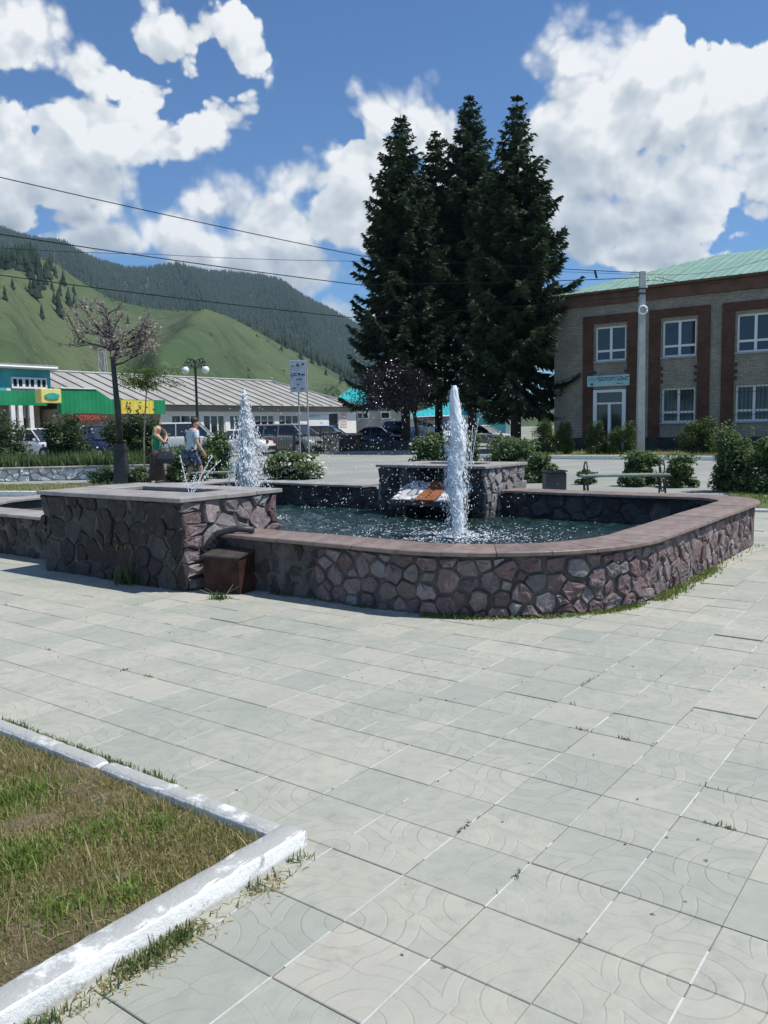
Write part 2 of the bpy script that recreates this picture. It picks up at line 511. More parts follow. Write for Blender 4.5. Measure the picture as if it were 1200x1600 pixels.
def brick_mat(name, c1, c2, mortar, bw=.25, bh=.075):
    m, T, p, o = new_mat(name)
    tc = T.n('ShaderNodeTexCoord').outputs['Object']
    sp = T.n('ShaderNodeSeparateXYZ'); T.put(sp.inputs[0], tc)
    cb = T.n('ShaderNodeCombineXYZ'); T.put(cb.inputs[0], T.m('ADD', sp.outputs[0], sp.outputs[1])); T.put(cb.inputs[1], sp.outputs[2])
    br = T.n('ShaderNodeTexBrick')
    T.put(br.inputs['Vector'], cb.outputs[0])
    br.inputs['Scale'].default_value = 1.0
    br.inputs['Brick Width'].default_value = bw; br.inputs['Row Height'].default_value = bh
    br.inputs['Mortar Size'].default_value = .010; br.inputs['Mortar Smooth'].default_value = .3
    br.inputs['Color1'].default_value = tuple(c1) + (1,); br.inputs['Color2'].default_value = tuple(c2) + (1,)
    br.inputs['Mortar'].default_value = tuple(mortar) + (1,)
    n = T.noise(tc, 1.3, 5, .6)
    n2 = T.noise(tc, 9.0, 4, .6)
    col = T.mix(T.m('MULTIPLY', T.step(n, .4, .65), .45), br.outputs[0], tuple(q * .55 for q in c1))
    col = T.mix(T.m('MULTIPLY', T.step(n2, .5, .7), .4), col, tuple(min(1, q * 1.35) for q in c2))
    T.put(p.inputs['Base Color'], col); p.inputs['Roughness'].default_value = .9
    p.inputs['Specular IOR Level'].default_value = .2
    b = T.n('ShaderNodeBump'); b.inputs['Strength'].default_value = .8; b.inputs['Distance'].default_value = .01
    T.put(b.inputs['Height'], T.m('SUBTRACT', 1.0, br.outputs[1])); T.put(p.inputs['Normal'], b.outputs[0])
    return m

def whitewash_mat():
    m, T, p, o = new_mat('whitewashed_concrete')
    tc = T.n('ShaderNodeNewGeometry')
    pos = tc.outputs['Position']
    n1 = T.noise(pos, 16.0, 6, .7); n2 = T.noise(pos, 5.0, 4, .6); n3 = T.noise(pos, 60, 5, .7)
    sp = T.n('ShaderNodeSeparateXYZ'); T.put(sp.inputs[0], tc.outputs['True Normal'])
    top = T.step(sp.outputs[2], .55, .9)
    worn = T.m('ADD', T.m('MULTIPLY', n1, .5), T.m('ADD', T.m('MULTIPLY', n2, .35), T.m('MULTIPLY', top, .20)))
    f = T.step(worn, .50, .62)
    col = T.mix(f, (.76, .765, .74), (.38, .385, .365))
    col = T.mix(T.m('MULTIPLY', T.step(n3, .62, .74), .5), col, (.16, .16, .14))
    n4 = T.noise(pos, 9.0, 8, .75, .8)
    col = T.mix(T.m('MULTIPLY', T.step(n4, .55, .63), .85), col, (.36, .36, .335))
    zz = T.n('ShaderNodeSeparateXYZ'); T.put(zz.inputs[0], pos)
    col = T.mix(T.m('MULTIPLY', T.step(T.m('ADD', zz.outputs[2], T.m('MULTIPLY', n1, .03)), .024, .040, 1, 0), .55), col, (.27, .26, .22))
    T.put(p.inputs['Base Color'], col); p.inputs['Roughness'].default_value = .85
    b = T.n('ShaderNodeBump'); b.inputs['Strength'].default_value = .8; b.inputs['Distance'].default_value = .008
    T.put(b.inputs['Height'], T.m('ADD', n1, T.m('MULTIPLY', n3, .6))); T.put(p.inputs['Normal'], b.outputs[0])
    return m

def glass_mat(name='window_glass', c=(.02, .025, .03), rough=.06):
    m, T, p, o = new_mat(name)
    p.inputs['Base Color'].default_value = tuple(c) + (1,)
    p.inputs['Roughness'].default_value = rough
    p.inputs['Specular IOR Level'].default_value = .7
    return m

def ridge_mat(name, c1, c2, scale, axis=0, rough=.5, metal=0.0):
    """sheet with fine parallel ribs too small to build"""
    m, T, p, o = new_mat(name)
    tc = T.n('ShaderNodeTexCoord').outputs['Object']
    sp = T.n('ShaderNodeSeparateXYZ'); T.put(sp.inputs[0], tc)
    w = T.m('SINE', T.m('MULTIPLY', sp.outputs[axis], scale))
    col = T.mix(T.step(T.noise(tc, 1.2, 4), .35, .7), c1, c2)
    T.put(p.inputs['Base Color'], col); p.inputs['Roughness'].default_value = rough; p.inputs['Metallic'].default_value = metal
    b = T.n('ShaderNodeBump'); b.inputs['Strength'].default_value = .7; b.inputs['Distance'].default_value = .02
    T.put(b.inputs['Height'], w); T.put(p.inputs['Normal'], b.outputs[0])
    return m

def water_mat():
    m, T, p, o = new_mat('pool_water')
    pos = T.n('ShaderNodeNewGeometry').outputs['Position']
    n1 = T.noise(pos, 5.0, 4, .6, 1.0); n2 = T.noise(pos, 17.0, 4, .6, .6)
    f = T.step(T.m('ADD', T.m('MULTIPLY', n1, .6), T.m('MULTIPLY', n2, .4)), .42, .62)
    T.put(p.inputs['Base Color'], T.mix(f, (.008, .020, .019), (.024, .054, .050)))
    p.inputs['Roughness'].default_value = .07
    p.inputs['IOR'].default_value = 1.33
    b = T.n('ShaderNodeBump'); b.inputs['Strength'].default_value = .8; b.inputs['Distance'].default_value = .05
    T.put(b.inputs['Height'], T.m('ADD', n1, T.m('MULTIPLY', n2, .5))); T.put(p.inputs['Normal'], b.outputs[0])
    return m

def spray_mat(name, alpha_lo=None):
    m, T, p, o = new_mat(name)
    p.inputs['Base Color'].default_value = (.90, .94, .97, 1)
    p.inputs['Roughness'].default_value = .35
    p.inputs['Transmission Weight'].default_value = .0
    p.inputs['IOR'].default_value = 1.33
    p.inputs['Subsurface Weight'].default_value = 0.0
    pos = T.n('ShaderNodeTexCoord').outputs['Object']
    mp = T.n('ShaderNodeMapping'); T.put(mp.inputs[0], pos); mp.inputs['Scale'].default_value = (1, 1, .35)
    n = T.noise(mp.outputs[0], 38.0, 5, .7, .8)
    b = T.n('ShaderNodeBump'); b.inputs['Strength'].default_value = .6; b.inputs['Distance'].default_value = .02
    T.put(b.inputs['Height'], n); T.put(p.inputs['Normal'], b.outputs[0])
    if alpha_lo is not None:
        tr = T.n('ShaderNodeBsdfTransparent')
        mx = T.n('ShaderNodeMixShader')
        T.put(mx.inputs[0], T.step(n, alpha_lo, alpha_lo + .16))
        m.node_tree.links.new(tr.outputs[0], mx.inputs[1]); m.node_tree.links.new(p.outputs[0], mx.inputs[2])
        m.node_tree.links.new(mx.outputs[0], o.inputs[0])
    return m

M = {}
M['tile'] = tile_mat()
M['bed'] = mat('joint_sand', (.20, .20, .18), (.31, .31, .28), .95, 9.0, .5, 40)
M['mortar_pale'] = mat('joint_mortar', (.56, .575, .53), (.42, .435, .40), .9, 9.0, .4, 60)
M['plaza'] = mat('plaza_concrete', (.25, .262, .232), (.31, .318, .282), .9, .35, .3, 12, coords='Object')
M['soil'] = mat('dry_soil', (.10, .08, .042), (.17, .135, .08), .95, 5.0, .9, 30, bdist=.02)
M['turf'] = mat('mown_turf', (.095, .125, .035), (.17, .185, .065), .95, 1.6, .9, 25, bdist=.03)
M['land'] = mat('far_ground', (.20, .22, .15), (.30, .30, .24), .95, .05, .3, 3)
M['wash'] = whitewash_mat()
M['core'] = mat('wall_mortar', (.070, .062, .058), (.135, .125, .118), .92, 6.0, .9, 28, bdist=.02)
M['core_in'] = mat('basin_render', (.06, .06, .06), (.10, .10, .098), .85, 3.0, .6, 20)
M['stone'] = stone_mat('quarry_stone', (.165, .108, .108), (.188, .140, .138), (.245, .208, .200), .55)
M['stone_shaded'] = stone_mat('shaded_mortared_stone', (.040, .031, .031), (.046, .041, .040), (.085, .082, .078), .20)  # darker copy of the stone for faces turned from the sun: shade in its colour
M['stone_grey'] = stone_mat('grey_stone', (.19, .172, .168), (.225, .21, .205), (.29, .28, .268), .5)
M['stone_tan'] = stone_mat('tan_stone', (.36, .28, .19), (.42, .34, .24), (.46, .41, .33), .3)
M['cop_red'] = mat('red_coping_slab', (.185, .128, .105), (.26, .200, .172), .5, 9.0, .4, 45, vary=.14, coords='Object')
M['cop_grey'] = mat('grey_coping_slab', (.27, .245, .225), (.36, .335, .31), .6, 5.0, .4, 40, vary=.10)
M['water'] = water_mat()
M['spray'] = spray_mat('white_water'); M['spray_thin'] = spray_mat('broken_water', .40)
M['veil'] = spray_mat('water_veil', .52)
M['rust'] = mat('brown_painted_steel', (.032, .015, .012), (.080, .036, .026), .7, 6.0, .25, 40, spec=.2)
M['iron'] = mat('black_iron', (.012, .013, .014), (.03, .03, .03), .45, 8.0, .2, 40)
M['steel_grey'] = mat('grey_steel', (.30, .31, .31), (.40, .40, .40), .5, 6.0)
M['bark'] = mat('bark', (.030, .024, .020), (.065, .054, .045), .95, 8.0, .9, 30)
M['needle'] = leaf_mat('spruce_needles', (.020, .036, .020), (.064, .094, .040), .18, .6, spec=.2)
M['leaf'] = leaf_mat('shrub_leaves', (.060, .105, .034), (.185, .265, .105), .42)
M['leaf_dark'] = leaf_mat('dark_leaves', (.030, .055, .018), (.095, .145, .050), .36)
M['leaf_clip'] = leaf_mat('clipped_leaves', (.034, .066, .014), (.13, .18, .045), .34)
M['leaf_bright'] = leaf_mat('bright_leaves', (.07, .12, .02), (.16, .24, .06), .35)
M['flower'] = leaf_mat('white_blossom', (.62, .64, .52), (.80, .80, .70), .3)
M['blossom'] = leaf_mat('pale_pink_blossom', (.25, .205, .175), (.42, .37, .33), .3)
M['grass'] = leaf_mat('grass_blades', (.14, .185, .034), (.29, .34, .095), .45, .5, dry=((.30, .23, .10), (.50, .41, .21)), dryscale=2.6)
M['thatch'] = leaf_mat('dry_thatch', (.29, .225, .10), (.55, .45, .25), .35, .6, dry=((.17, .19, .05), (.28, .30, .10)), dryscale=3.5)
M['tuft'] = leaf_mat('tuft_blades', (.14, .205, .036), (.27, .36, .09), .35)
M['weed_bright'] = leaf_mat('bright_weed', (.12, .17, .03), (.24, .30, .09), .3)
M['leaf_purple'] = leaf_mat('purple_leaves', (.014, .013, .016), (.040, .036, .042), .12, .28, spec=.7)
M['litter'] = leaf_mat('leaf_scraps', (.05, .045, .03), (.16, .13, .08), .1)
M['weed'] = leaf_mat('weed_blades', (.06, .10, .025), (.15, .20, .06), .3)
M['straw'] = leaf_mat('dry_stalks', (.33, .25, .12), (.55, .46, .26), .3)
M['white'] = mat('white_paint', (.72, .73, .72), (.80, .80, .78), .6, 2.0)
M['pvc'] = mat('white_plastic', (.78, .80, .80), None, .35)
M['glass'] = glass_mat()
M['glass_sky'] = glass_mat('mirror_glass', (.03, .035, .04), .02)
M['brick_pale'] = brick_mat('pale_brick', (.300, .262, .208), (.400, .358, .292), (.18, .16, .135))
M['brick_red'] = brick_mat('red_brick', (.105, .048, .034), (.150, .070, .048), (.09, .07, .06))
M['plinth'] = mat('dark_plinth', (.025, .024, .024), (.05, .048, .046), .9, 2.0, .4, 12)
M['roof_green'] = ridge_mat('green_metal_roof', (.22, .36, .275), (.275, .42, .325), 16.0, 0, .45)
M['fascia'] = mat('brown_fascia', (.10, .048, .033), (.15, .075, .05), .7, 2.0)
M['slate'] = mat('grey_slate', (.285, .278, .25), (.36, .35, .318), .9, .5, .5, 4)
M['fascia_grey'] = mat('taupe_fascia', (.26, .24, .225), (.31, .285, .27), .8, .8)
M['wall_white'] = mat('cream_render', (.76, .745, .69), (.82, .80, .75), .85, .7, .2, 10)
M['wall_grey'] = mat('grey_render', (.30, .305, .285), (.36, .36, .335), .9, .7)
M['green_clad'] = ridge_mat('green_cladding', (.010, .22, .085), (.018, .27, .11), 22.0, 1, .5)
M['yellow_clad'] = ridge_mat('yellow_cladding', (.72, .56, .08), (.78, .63, .12), 22.0, 1, .5)
M['yellow'] = mat('yellow_board', (.70, .58, .16), (.76, .65, .22), .5, 2.0)
M['teal'] = mat('teal_board', (.02, .32, .30), (.04, .38, .36), .5, 2.0)
M['turq'] = mat('turquoise_paint', (.05, .33, .36), (.09, .42, .45), .5, 1.0)
M['turq_roof'] = ridge_mat('turquoise_roof', (.02, .36, .36), (.04, .44, .44), 14.0, 0, .4)
M['maroon'] = mat('maroon_paint', (.11, .025, .02), (.15, .035, .03), .6, 2.0)
M['sign_blue'] = mat('pale_blue_board', (.34, .56, .58), (.42, .63, .64), .5, 2.0)
M['sign_grey'] = mat('grey_blue_board', (.33, .39, .45), (.42, .48, .53), .5, 4.0)
M['ink'] = mat('dark_lettering', (.02, .05, .09), None, .6)
M['ink_red'] = mat('red_lettering', (.55, .10, .06), None, .6)
M['concrete'] = mat('pole_concrete', (.42, .42, .41), (.52, .52, .50), .85, 3.0, .4, 25)
M['wire'] = mat('black_wire', (.008, .008, .009), None, .9, spec=.1)
M['globe'] = mat('opal_globe', (.82, .82, .78), None, .3)
M['bench_green'] = mat('worn_green_plank', (.14, .19, .15), (.22, .26, .22), .6, 5.0)
M['bin'] = mat('dark_blue_bin', (.020, .023, .030), (.035, .038, .045), .5, 4.0)
M['tyre'] = mat('tyre_rubber', (.012, .012, .012), None, .8)
M['rim'] = mat('alloy_rim', (.42, .43, .44), None, .35, metal=.6)
M['trim'] = mat('black_trim', (.015, .015, .016), None, .5)
M['lamp_glass'] = mat('headlamp_glass', (.65, .68, .70), None, .12)
M['lamp_red'] = mat('tail_lamp_glass', (.30, .02, .02), None, .2)
M['skin'] = mat('skin', (.50, .29, .20), (.55, .33, .235), .55, 6.0)
M['hill'] = None

# ------------------------------------------------------------------ ground
def sheet(name, pts, z, m, kind='structure', parent=None):
    o = mesh_obj(name, [(p[0], p[1], z) for p in pts], [tuple(range(len(pts)))], m, parent)
    if kind: o['kind'] = kind
    return o

def uvsheet(name, uvs, z, m):
    P = [W(u, v) for u, v in uvs]
    return sheet(name, [(p.x, p.y) for p in P], z, m)

TS = 0.30                                     # paving slab 30 x 30 cm
OU, OV = to_uv(0.27853 * HCAM, 2.08289 * HCAM)
KU, KV = -1.83, 1.985                         # outer corner of the lawn kerb
sheet('ground', [(-3200, -300), (3200, -300), (3200, 3200), (-3200, 3200)], -.06, M['land'])
uvsheet('pavement_bed', [(-15.5, -2.5), (7.5, -2.5), (7.5, 14), (-15.5, 14)], -.0065, M['bed'])
# plaza concrete beyond the slabs
uvsheet('plaza', [(-45, 14), (34, 14), (34, 33.0), (-45, 58)], -.004, M['plaza'])
uvsheet('plaza_side', [(7.5, -6), (34, -6), (34, 13.99), (7.5, 13.99)], -.004, M['plaza'])
uvsheet('plaza_side_left', [(-45, -6), (-15.5, -6), (-15.5, 13.99), (-45, 13.99)], -.004, M['plaza'])

# fountain plan
FU = -6.93
R_OUT_V, R_BACK_V, R_U = 5.08, 10.75, -2.18
B1 = (-7.96, -5.74, 4.70, 5.92); B1Z = .84
B2 = (-7.52, -5.68, 9.95, 11.15); B2Z = .865
WATER_Z = .13
L_U = 2 * FU - R_U

def in_fountain(u, v, e=0.0):
    if B1[0] + e < u < B1[1] - e and B1[2] + e < v < B1[3]: return True
    if not (L_U + e < u < R_U - e and R_OUT_V + e < v < R_BACK_V - e): return False
    cu, cv, r = R_U - 1.57, R_OUT_V + 1.57, 1.57 - e
    for sgn in (1, -1):
        uu = u if sgn == 1 else 2 * FU - u
        if uu > cu and v < cv and math.hypot(uu - cu, v - cv) > r: return False
    return True

cells = []
for l in range(-50, 30):
    for mm in range(-50, 16):
        u = OU + (l + .5) * TS; v = OV - (mm + .5) * TS
        if not (-15.4 < u < 7.4 and -2.4 < v < 13.9): continue
        if u + TS / 2 < KU - .02 and v + TS / 2 < KV - .02: continue
        if in_fountain(u, v, .25): continue
        p = W(u, v)
        seen = False
        if p.y > .6:
            xx = (p.x) / p.y
            hid = (v > R_OUT_V + .2 and u < R_U + .1 and u > L_U)
            low = p.y < 2.0
            seen = abs(xx) < .50 and not hid and (p.y > 1.75)
        cells.append((math.hypot(p.x, p.y) if seen else 900 + math.hypot(p.x, p.y), l, mm, u, v))
cells.sort()
pave = empty('pavement'); pave['kind'] = 'structure'

def tile_mesh(name, s, th=.035, b=.0022):
    h = s / 2 - .0018
    V = []
    for z, i in ((0, b), (-b, 0), (-th, 0)):
        V += [(-h + i, -h + i, z), (h - i, -h + i, z), (h - i, h - i, z), (-h + i, h - i, z)]
    F = [(0, 1, 2, 3)]
    for r in (0, 4):
        for i in range(4):
            j = (i + 1) % 4
            F.append((r + j, r + i, r + 4 + i, r + 4 + j))
    me = bpy.data.meshes.new(name); me.from_pydata(V, [], F); me.materials.append(M['tile']); me.update()
    return me
TM = tile_mesh('paving_tile', TS)
restV = []; restF = []
for i, (dd, l, mm, u, v) in enumerate(cells):
    heave = .0009 + (.0022 if v > 3.6 and random.random() < .5 else 0)
    dz = random.gauss(0, heave * .7); tx = random.gauss(0, heave * 1.6); ty = random.gauss(0, heave * 1.6)
    rz = RZ + random.gauss(0, .003) + (PI / 2 if (l - mm) % 2 else 0) + random.choice((0, PI))
    if i < 300:
        o = bpy.data.objects.new('paving_tile', TM)
        link(o, pave)
        o.location = W(u, v, dz); o.rotation_euler = (tx, ty, rz)
    else:
        n = len(restV)
        hh = TS / 2 - .0018
        c = W(u, v, dz)
        for a, b, z in ((-hh, -hh, 0), (hh, -hh, 0), (hh, hh, 0), (-hh, hh, 0), (-hh, -hh, -.03), (hh, -hh, -.03), (hh, hh, -.03), (-hh, hh, -.03)):
            q = W(a, b)
            restV.append((c.x + q.x, c.y + q.y, c.z + z + a * tx * .6 + b * ty * .6))
        restF += [(n, n + 1, n + 2, n + 3)] + [(n + (k + 1) % 4, n + k, n + 4 + k, n + 4 + (k + 1) % 4) for k in range(4)]

def tile_far_mat():
    m, T, p, o = new_mat('paving_concrete_far')
    g = T.n('ShaderNodeNewGeometry'); geo = g.outputs['Position']; r = g.outputs['Random Per Island']
    n1 = T.noise(geo, .9, 5, .6); n2 = T.noise(geo, 14.0, 6, .7)
    col = T.mix(T.step(n1, .35, .65), (0.328, 0.341, 0.284), (0.423, 0.411, 0.342))
    col = T.mix(T.m('MULTIPLY', T.step(n2, .4, .75), .5), col, (0.251, 0.267, 0.223))
    col = T.mix(T.m('MULTIPLY', T.step(r, .55, 1.0), .4), col, (0.277, 0.300, 0.264))
    T.put(p.inputs['Base Color'], col); p.inputs['Roughness'].default_value = .82
    b = T.n('ShaderNodeBump'); b.inputs['Strength'].default_value = .5; b.inputs['Distance'].default_value = .004
    T.put(b.inputs['Height'], n2); T.put(p.inputs['Normal'], b.outputs[0])
    return m
rest = mesh_obj('paving_tiles_beyond', restV, restF, tile_far_mat(), pave)
rest['kind'] = 'stuff'
# pale mortar left in many of the joints that run away from the viewer
jb = MB()
for (dd, l, mm, u, v) in cells:
    if dd > 14 or random.random() < .22: continue
    x0 = u - TS / 2
    a0 = v - TS / 2 + random.choice((0, 0, 0, .05, .12)); a1 = v + TS / 2 - random.choice((0, 0, 0, .06, .14))
    w = random.uniform(.0020, .0034); z = random.uniform(-.0010, .0008)
    P = [W(x0 - w, a0, z), W(x0 + w, a0, z), W(x0 + w, a1, z), W(x0 - w, a1, z)]
    P += [Vector((q.x, q.y, -.012)) for q in P]
    jb.add(P, [(0, 1, 2, 3), (0, 4, 5, 1), (1, 5, 6, 2), (2, 6, 7, 3), (3, 7, 4, 0)])
j = jb.build('joint_mortar', M['mortar_pale'], pave); j['kind'] = 'stuff'

# ------------------------------------------------------------------ lawn with its whitewashed kerb
KW, KH = .095, .075
kerb = empty('kerb', W(KU, KV, 0), RZ); kerb['kind'] = 'structure'

def rough_bar(length, w, h, z0=-.05, n=26, amp=.0022, round_=.014, seed=0):
    """worn kerb block along local -x: section ring swept with jitter"""
    r = random.Random(seed)
    sec = [(0, z0), (0, h - round_), (-round_ * .35, h - round_ * .3), (-round_, h), (-w * .5, h + .002), (-w + round_, h), (-w + round_ * .3, h - round_ * .35), (-w, h - round_), (-w, z0)]
    V = []; F = []
    k = len(sec)
    for i in range(n + 1):
        x = -length * i / n
        e = .010 if i in (0, n) else 0
        for q, (y, z) in enumerate(sec):
            a = amp if 0 < q < k - 1 else amp * .3
            V.append((x + (-e if i == 0 else e if i == n else 0), y + r.gauss(0, a) * .6 + (.006 if e and y < -w * .7 else 0), z - (e * .8 if 0 < q < k - 1 else 0) + r.gauss(0, a) * .6))
    for i in range(n):
        for q in range(k - 1):
            F.append((i * k + q, i * k + q + 1, (i + 1) * k + q + 1, (i + 1) * k + q))
    F.append(tuple(range(k - 1, -1, -1))); F.append(tuple(n * k + q for q in range(k)))
    return V, F
# front run along u (away to the left), then the run along v (towards the viewer)
x = -KW - .012
for i, L in enumerate((1.02, 1.0, 1.0, 1.0)):
    V, F = rough_bar(L - .012, KW * .8, KH * .72, seed=i)
    o = mesh_obj('kerb_stone', V, F, M['wash'], kerb, True); o.location = (x, 0, 0); x -= L
y = 0.0
for i, L in enumerate((1.155, 1.0, 1.0)):
    V, F = rough_bar(L - .012, KW, KH, seed=20 + i, amp=.0026)
    # turned so that its outer face looks along +u
    V = [(yy, xx, zz) for xx, yy, zz in V]; F = [f[::-1] for f in F]
    o = mesh_obj('kerb_stone', V, F, M['wash'], kerb, True); o.location = (0, y, 0); y -= L
# soil and turf
nu, nv = 60, 44
V = []; F = []
for iu in range(nu + 1):
    for iv in range(nv + 1):
        u = KU - .085 - 4.2 * iu / nu; v = KV - .065 - 3.2 * iv / nv
        z = .016 + .016 * math.sin(u * 5.1 + v * 2) * math.sin(v * 4.3) + random.gauss(0, .006)
        V.append(W(u, v, z))
for iu in range(nu):
    for iv in range(nv):
        a = iu * (nv + 1) + iv
        F.append((a, a + 1, a + nv + 2, a + nv + 1))
lawn = mesh_obj('lawn', V, F, M['soil'], None, True); lawn['kind'] = 'structure'

def blades(name, P, length, width, m, lean=.5, parent=None, bend=1.0, rng=RNG):
    """curved grass blades rooted at P (n,3)"""
    n = len(P)
    L = length * rng.uniform(.5, 1.2, n); a = rng.uniform(0, 2 * PI, n)
    le = np.abs(rng.normal(0, lean, n))
    d = np.stack([np.cos(a), np.sin(a), np.zeros(n)], 1); sd_ = np.stack([-np.sin(a), np.cos(a), np.zeros(n)], 1)
    tw = rng.uniform(-.6, .6, n)[:, None]
    sd_ = sd_ * np.cos(tw) + d * np.sin(tw)
    up = np.array([0, 0, 1.])
    w = (width * rng.uniform(.6, 1.3, n))[:, None]
    t1 = np.clip(le, 0, 1.3)[:, None]; t2 = np.clip(le * (1 + bend), 0, 1.9)[:, None]
    m1 = P + (d * np.sin(t1) + up * np.cos(t1)) * (L * .5)[:, None]
    m2 = m1 + (d * np.sin(t2) + up * np.cos(t2)) * (L * .5)[:, None]
    V = np.stack([P - sd_ * w * .5, P + sd_ * w * .5, m1 + sd_ * w * .4, m1 - sd_ * w * .4, m2], 1).reshape(-1, 3)
    b = (np.arange(n) * 5)[:, None]
    F = np.concatenate([b + np.array([[0, 1, 2]]), b + np.array([[0, 2, 3]]), b + np.array([[3, 2, 4]])], 1).reshape(-1, 3)
    return mesh_np(name, V, F, m, parent)

def uvpts(u, v, z):
    return np.stack([u * BX[0] + v * AX[0], u * BX[1] + v * AX[1], z], 1)

def patchy(u, v, sc, seed):
    r = np.random.default_rng(seed); f = np.zeros_like(u)
    for k in range(7):
        a, b, p = r.normal(0, sc, 3)
        f += np.sin(a * u + b * v + p * 9)
    return f / 7 ** .5
n = 170000
u = KU - .10 - RNG.random(n) ** 1.1 * 3.2; v = KV - .085 - RNG.random(n) * 2.6
g = blades('thatch', uvpts(u, v, np.full(n, .014)), 0.040, .0030, M['thatch'], 1.2, bend=.3); g['kind'] = 'stuff'
n = 150000
u = KU - .10 - RNG.random(n) ** 1.1 * 3.2; v = KV - .085 - RNG.random(n) * 2.6
f = patchy(u, v, 3.5, 3) + .6 * patchy(u, v, 11, 4)
keep = RNG.random(n) < np.clip(.62 + .42 * f, .16, 1)
u, v = u[keep], v[keep]
g = blades('grass', uvpts(u, v, np.full(len(u), .012)), .048, .0036, M['grass'], 1.0); g['kind'] = 'stuff'
# cut straw lying about
n = 2600
u = KU - .1 - RNG.random(n) * 3.0; v = KV - .1 - RNG.random(n) * 2.4
g = blades('straw_litter', uvpts(u, v, np.full(n, .03)), .10, .0028, M['straw'], 1.5, bend=.1); g['kind'] = 'stuff'
# the greener tufts
for i, (px, py, rad, nn) in enumerate(((35, 1340, .16, 900), (10, 1250, .20, 700), (60, 1235, .16, 450), (150, 1300, .2, 450), (90, 1425, .18, 450), (250, 1290, .15, 250), (200, 1400, .18, 350))):
    c = gp(px, py, .03)
    a = RNG.random(nn) * 2 * PI; r = np.abs(RNG.normal(0, rad * .55, nn))
    P = np.stack([c.x + r * np.cos(a), c.y + r * np.sin(a), np.full(nn, .015)], 1)
    g = blades('grass_tuft', P, .062, .0055, M['tuft'], .7); g['kind'] = 'stuff'

# weeds in the joints along both kerb faces and the foot of the wall
def weed_strip(name, pts, nper, wid, length, width, m, lean=.8):
    P = []
    for (a, b, dens) in pts:
        a = np.array(a); b = np.array(b)
        k = int(nper * dens)
        t = RNG.random(k)
        cl = np.clip(patchy(t * np.linalg.norm(b - a) * 9, t * 0 + dens, 1.3, int(abs(a[0]) * 97)) * .7 + .5, .03, 1)
        t = t[RNG.random(k) < cl]
        q = a + (b - a) * t[:, None]
        q = q + RNG.normal(0, wid, q.shape)
        P.append(uvpts(q[:, 0], q[:, 1], np.zeros(len(q))))
    g = blades(name, np.concatenate(P), length, width, m, lean); g['kind'] = 'stuff'
    return g
weed_strip('weeds', [((KU + .035, KV - .28), (KU + .035, .35), 1.0), ((KU - .75, KV + .03), (KU - 2.8, KV + .03), 1.6), ((KU + .03, KV - .05), (KU + .03, KV - .30), .3)], 2600, .022, .038, .0050, M['weed'])
weed_strip('weed_litter', [((KU + .04, KV - .2), (KU + .04, .35), 1.0)], 1600, .035, .03, .004, M['straw'], 1.4)

# small weeds that root in the joints
P = []
for i in range(60):
    l = random.randint(-22, 9); u0 = OU + l * TS; v0 = OV + random.randint(-14, 5) * TS
    if u0 < KU + .05 and v0 < KV + .05: continue
    horiz = random.random() < .7
    n_ = random.randint(4, 26); sp = random.uniform(.01, .05); c = random.uniform(0, TS)
    for _ in range(n_):
        t = c + random.gauss(0, sp)
        P.append(W(u0 + (t if horiz else random.gauss(0, .003)), v0 + (random.gauss(0, .003) if horiz else t), 0))
g = blades('joint_weeds', np.array(P), .020, .0045, M['weed'], 1.0); g['kind'] = 'stuff'
# scraps of leaf and grit blown about the slabs
n = 420
u = RNG.uniform(-8, 3.0, n); v = RNG.uniform(.4, 5.0, n)
jn = RNG.random(n) < .6
u = np.where(jn & (RNG.random(n) < .5), OU + np.round((u - OU) / TS) * TS + RNG.normal(0, .004, n), u)
v = np.where(jn & (RNG.random(n) < .5), OV + np.round((v - OV) / TS) * TS + RNG.normal(0, .004, n), v)
k = ~((u < KU + .03) & (v < KV + .03))
g = blades('paving_litter', uvpts(u[k], v[k], np.full(k.sum(), .002)), .016, .007, M['litter'], 9.0, bend=.05); g['kind'] = 'stuff'

# ------------------------------------------------------------------ fountain
fountain = empty('fountain', (0, 0, 0), 0, 'large rounded stone fountain basin with reddish coping and two raised stone boxes', 'fountain')

def outer_path():
    """right half of the outer wall line from the near box to the far box: (u, v, nu, nv, s)"""
    P = []
    def arc(cu, cv, r, a0, a1, n):
        for i in range(n + 1):
            a = a0 + (a1 - a0) * i / n
            P.append((cu + r * math.cos(a), cv + r * math.sin(a), math.cos(a), math.sin(a)))
    r1, r2 = 1.57, .85
    for i in range(8): P.append((B1[1] - .02 + (R_U - r1 - B1[1]) * i / 8, R_OUT_V, 0, -1))
    arc(R_U - r1, R_OUT_V + r1, r1, -PI / 2, 0, 22)
    y0, y1 = R_OUT_V + r1, R_BACK_V - r2
    for i in range(1, 12): P.append((R_U, y0 + (y1 - y0) * i / 12, 1, 0))
    arc(R_U - r2, R_BACK_V - r2, r2, 0, PI / 2, 16)
    x0 = R_U - r2
    for i in range(1, 13): P.append((x0 + (B2[1] - .02 - x0) * i / 12, R_BACK_V, 0, 1))
    out = []; s = 0
    for i, p in enumerate(P):
        if i: s += math.hypot(p[0] - P[i - 1][0], p[1] - P[i - 1][1])
        out.append(p + (s,))
    return out
PATH = outer_path()
S_END = PATH[-1][4]

def path_at(s, off, mirror=False):
    lo = 0
    s = min(max(s, 0), S_END - 1e-6)
    for i in range(len(PATH) - 1):
        if PATH[i + 1][4] >= s: lo = i; break
    a, b = PATH[lo], PATH[lo + 1]
    t = (s - a[4]) / max(1e-9, b[4] - a[4])
    u, v, nu, nv = (a[k] + (b[k] - a[k]) * t for k in range(4))
    l = math.hypot(nu, nv); nu /= l; nv /= l
    u += nu * off; v += nv * off
    if mirror: u = 2 * FU - u
    return u, v

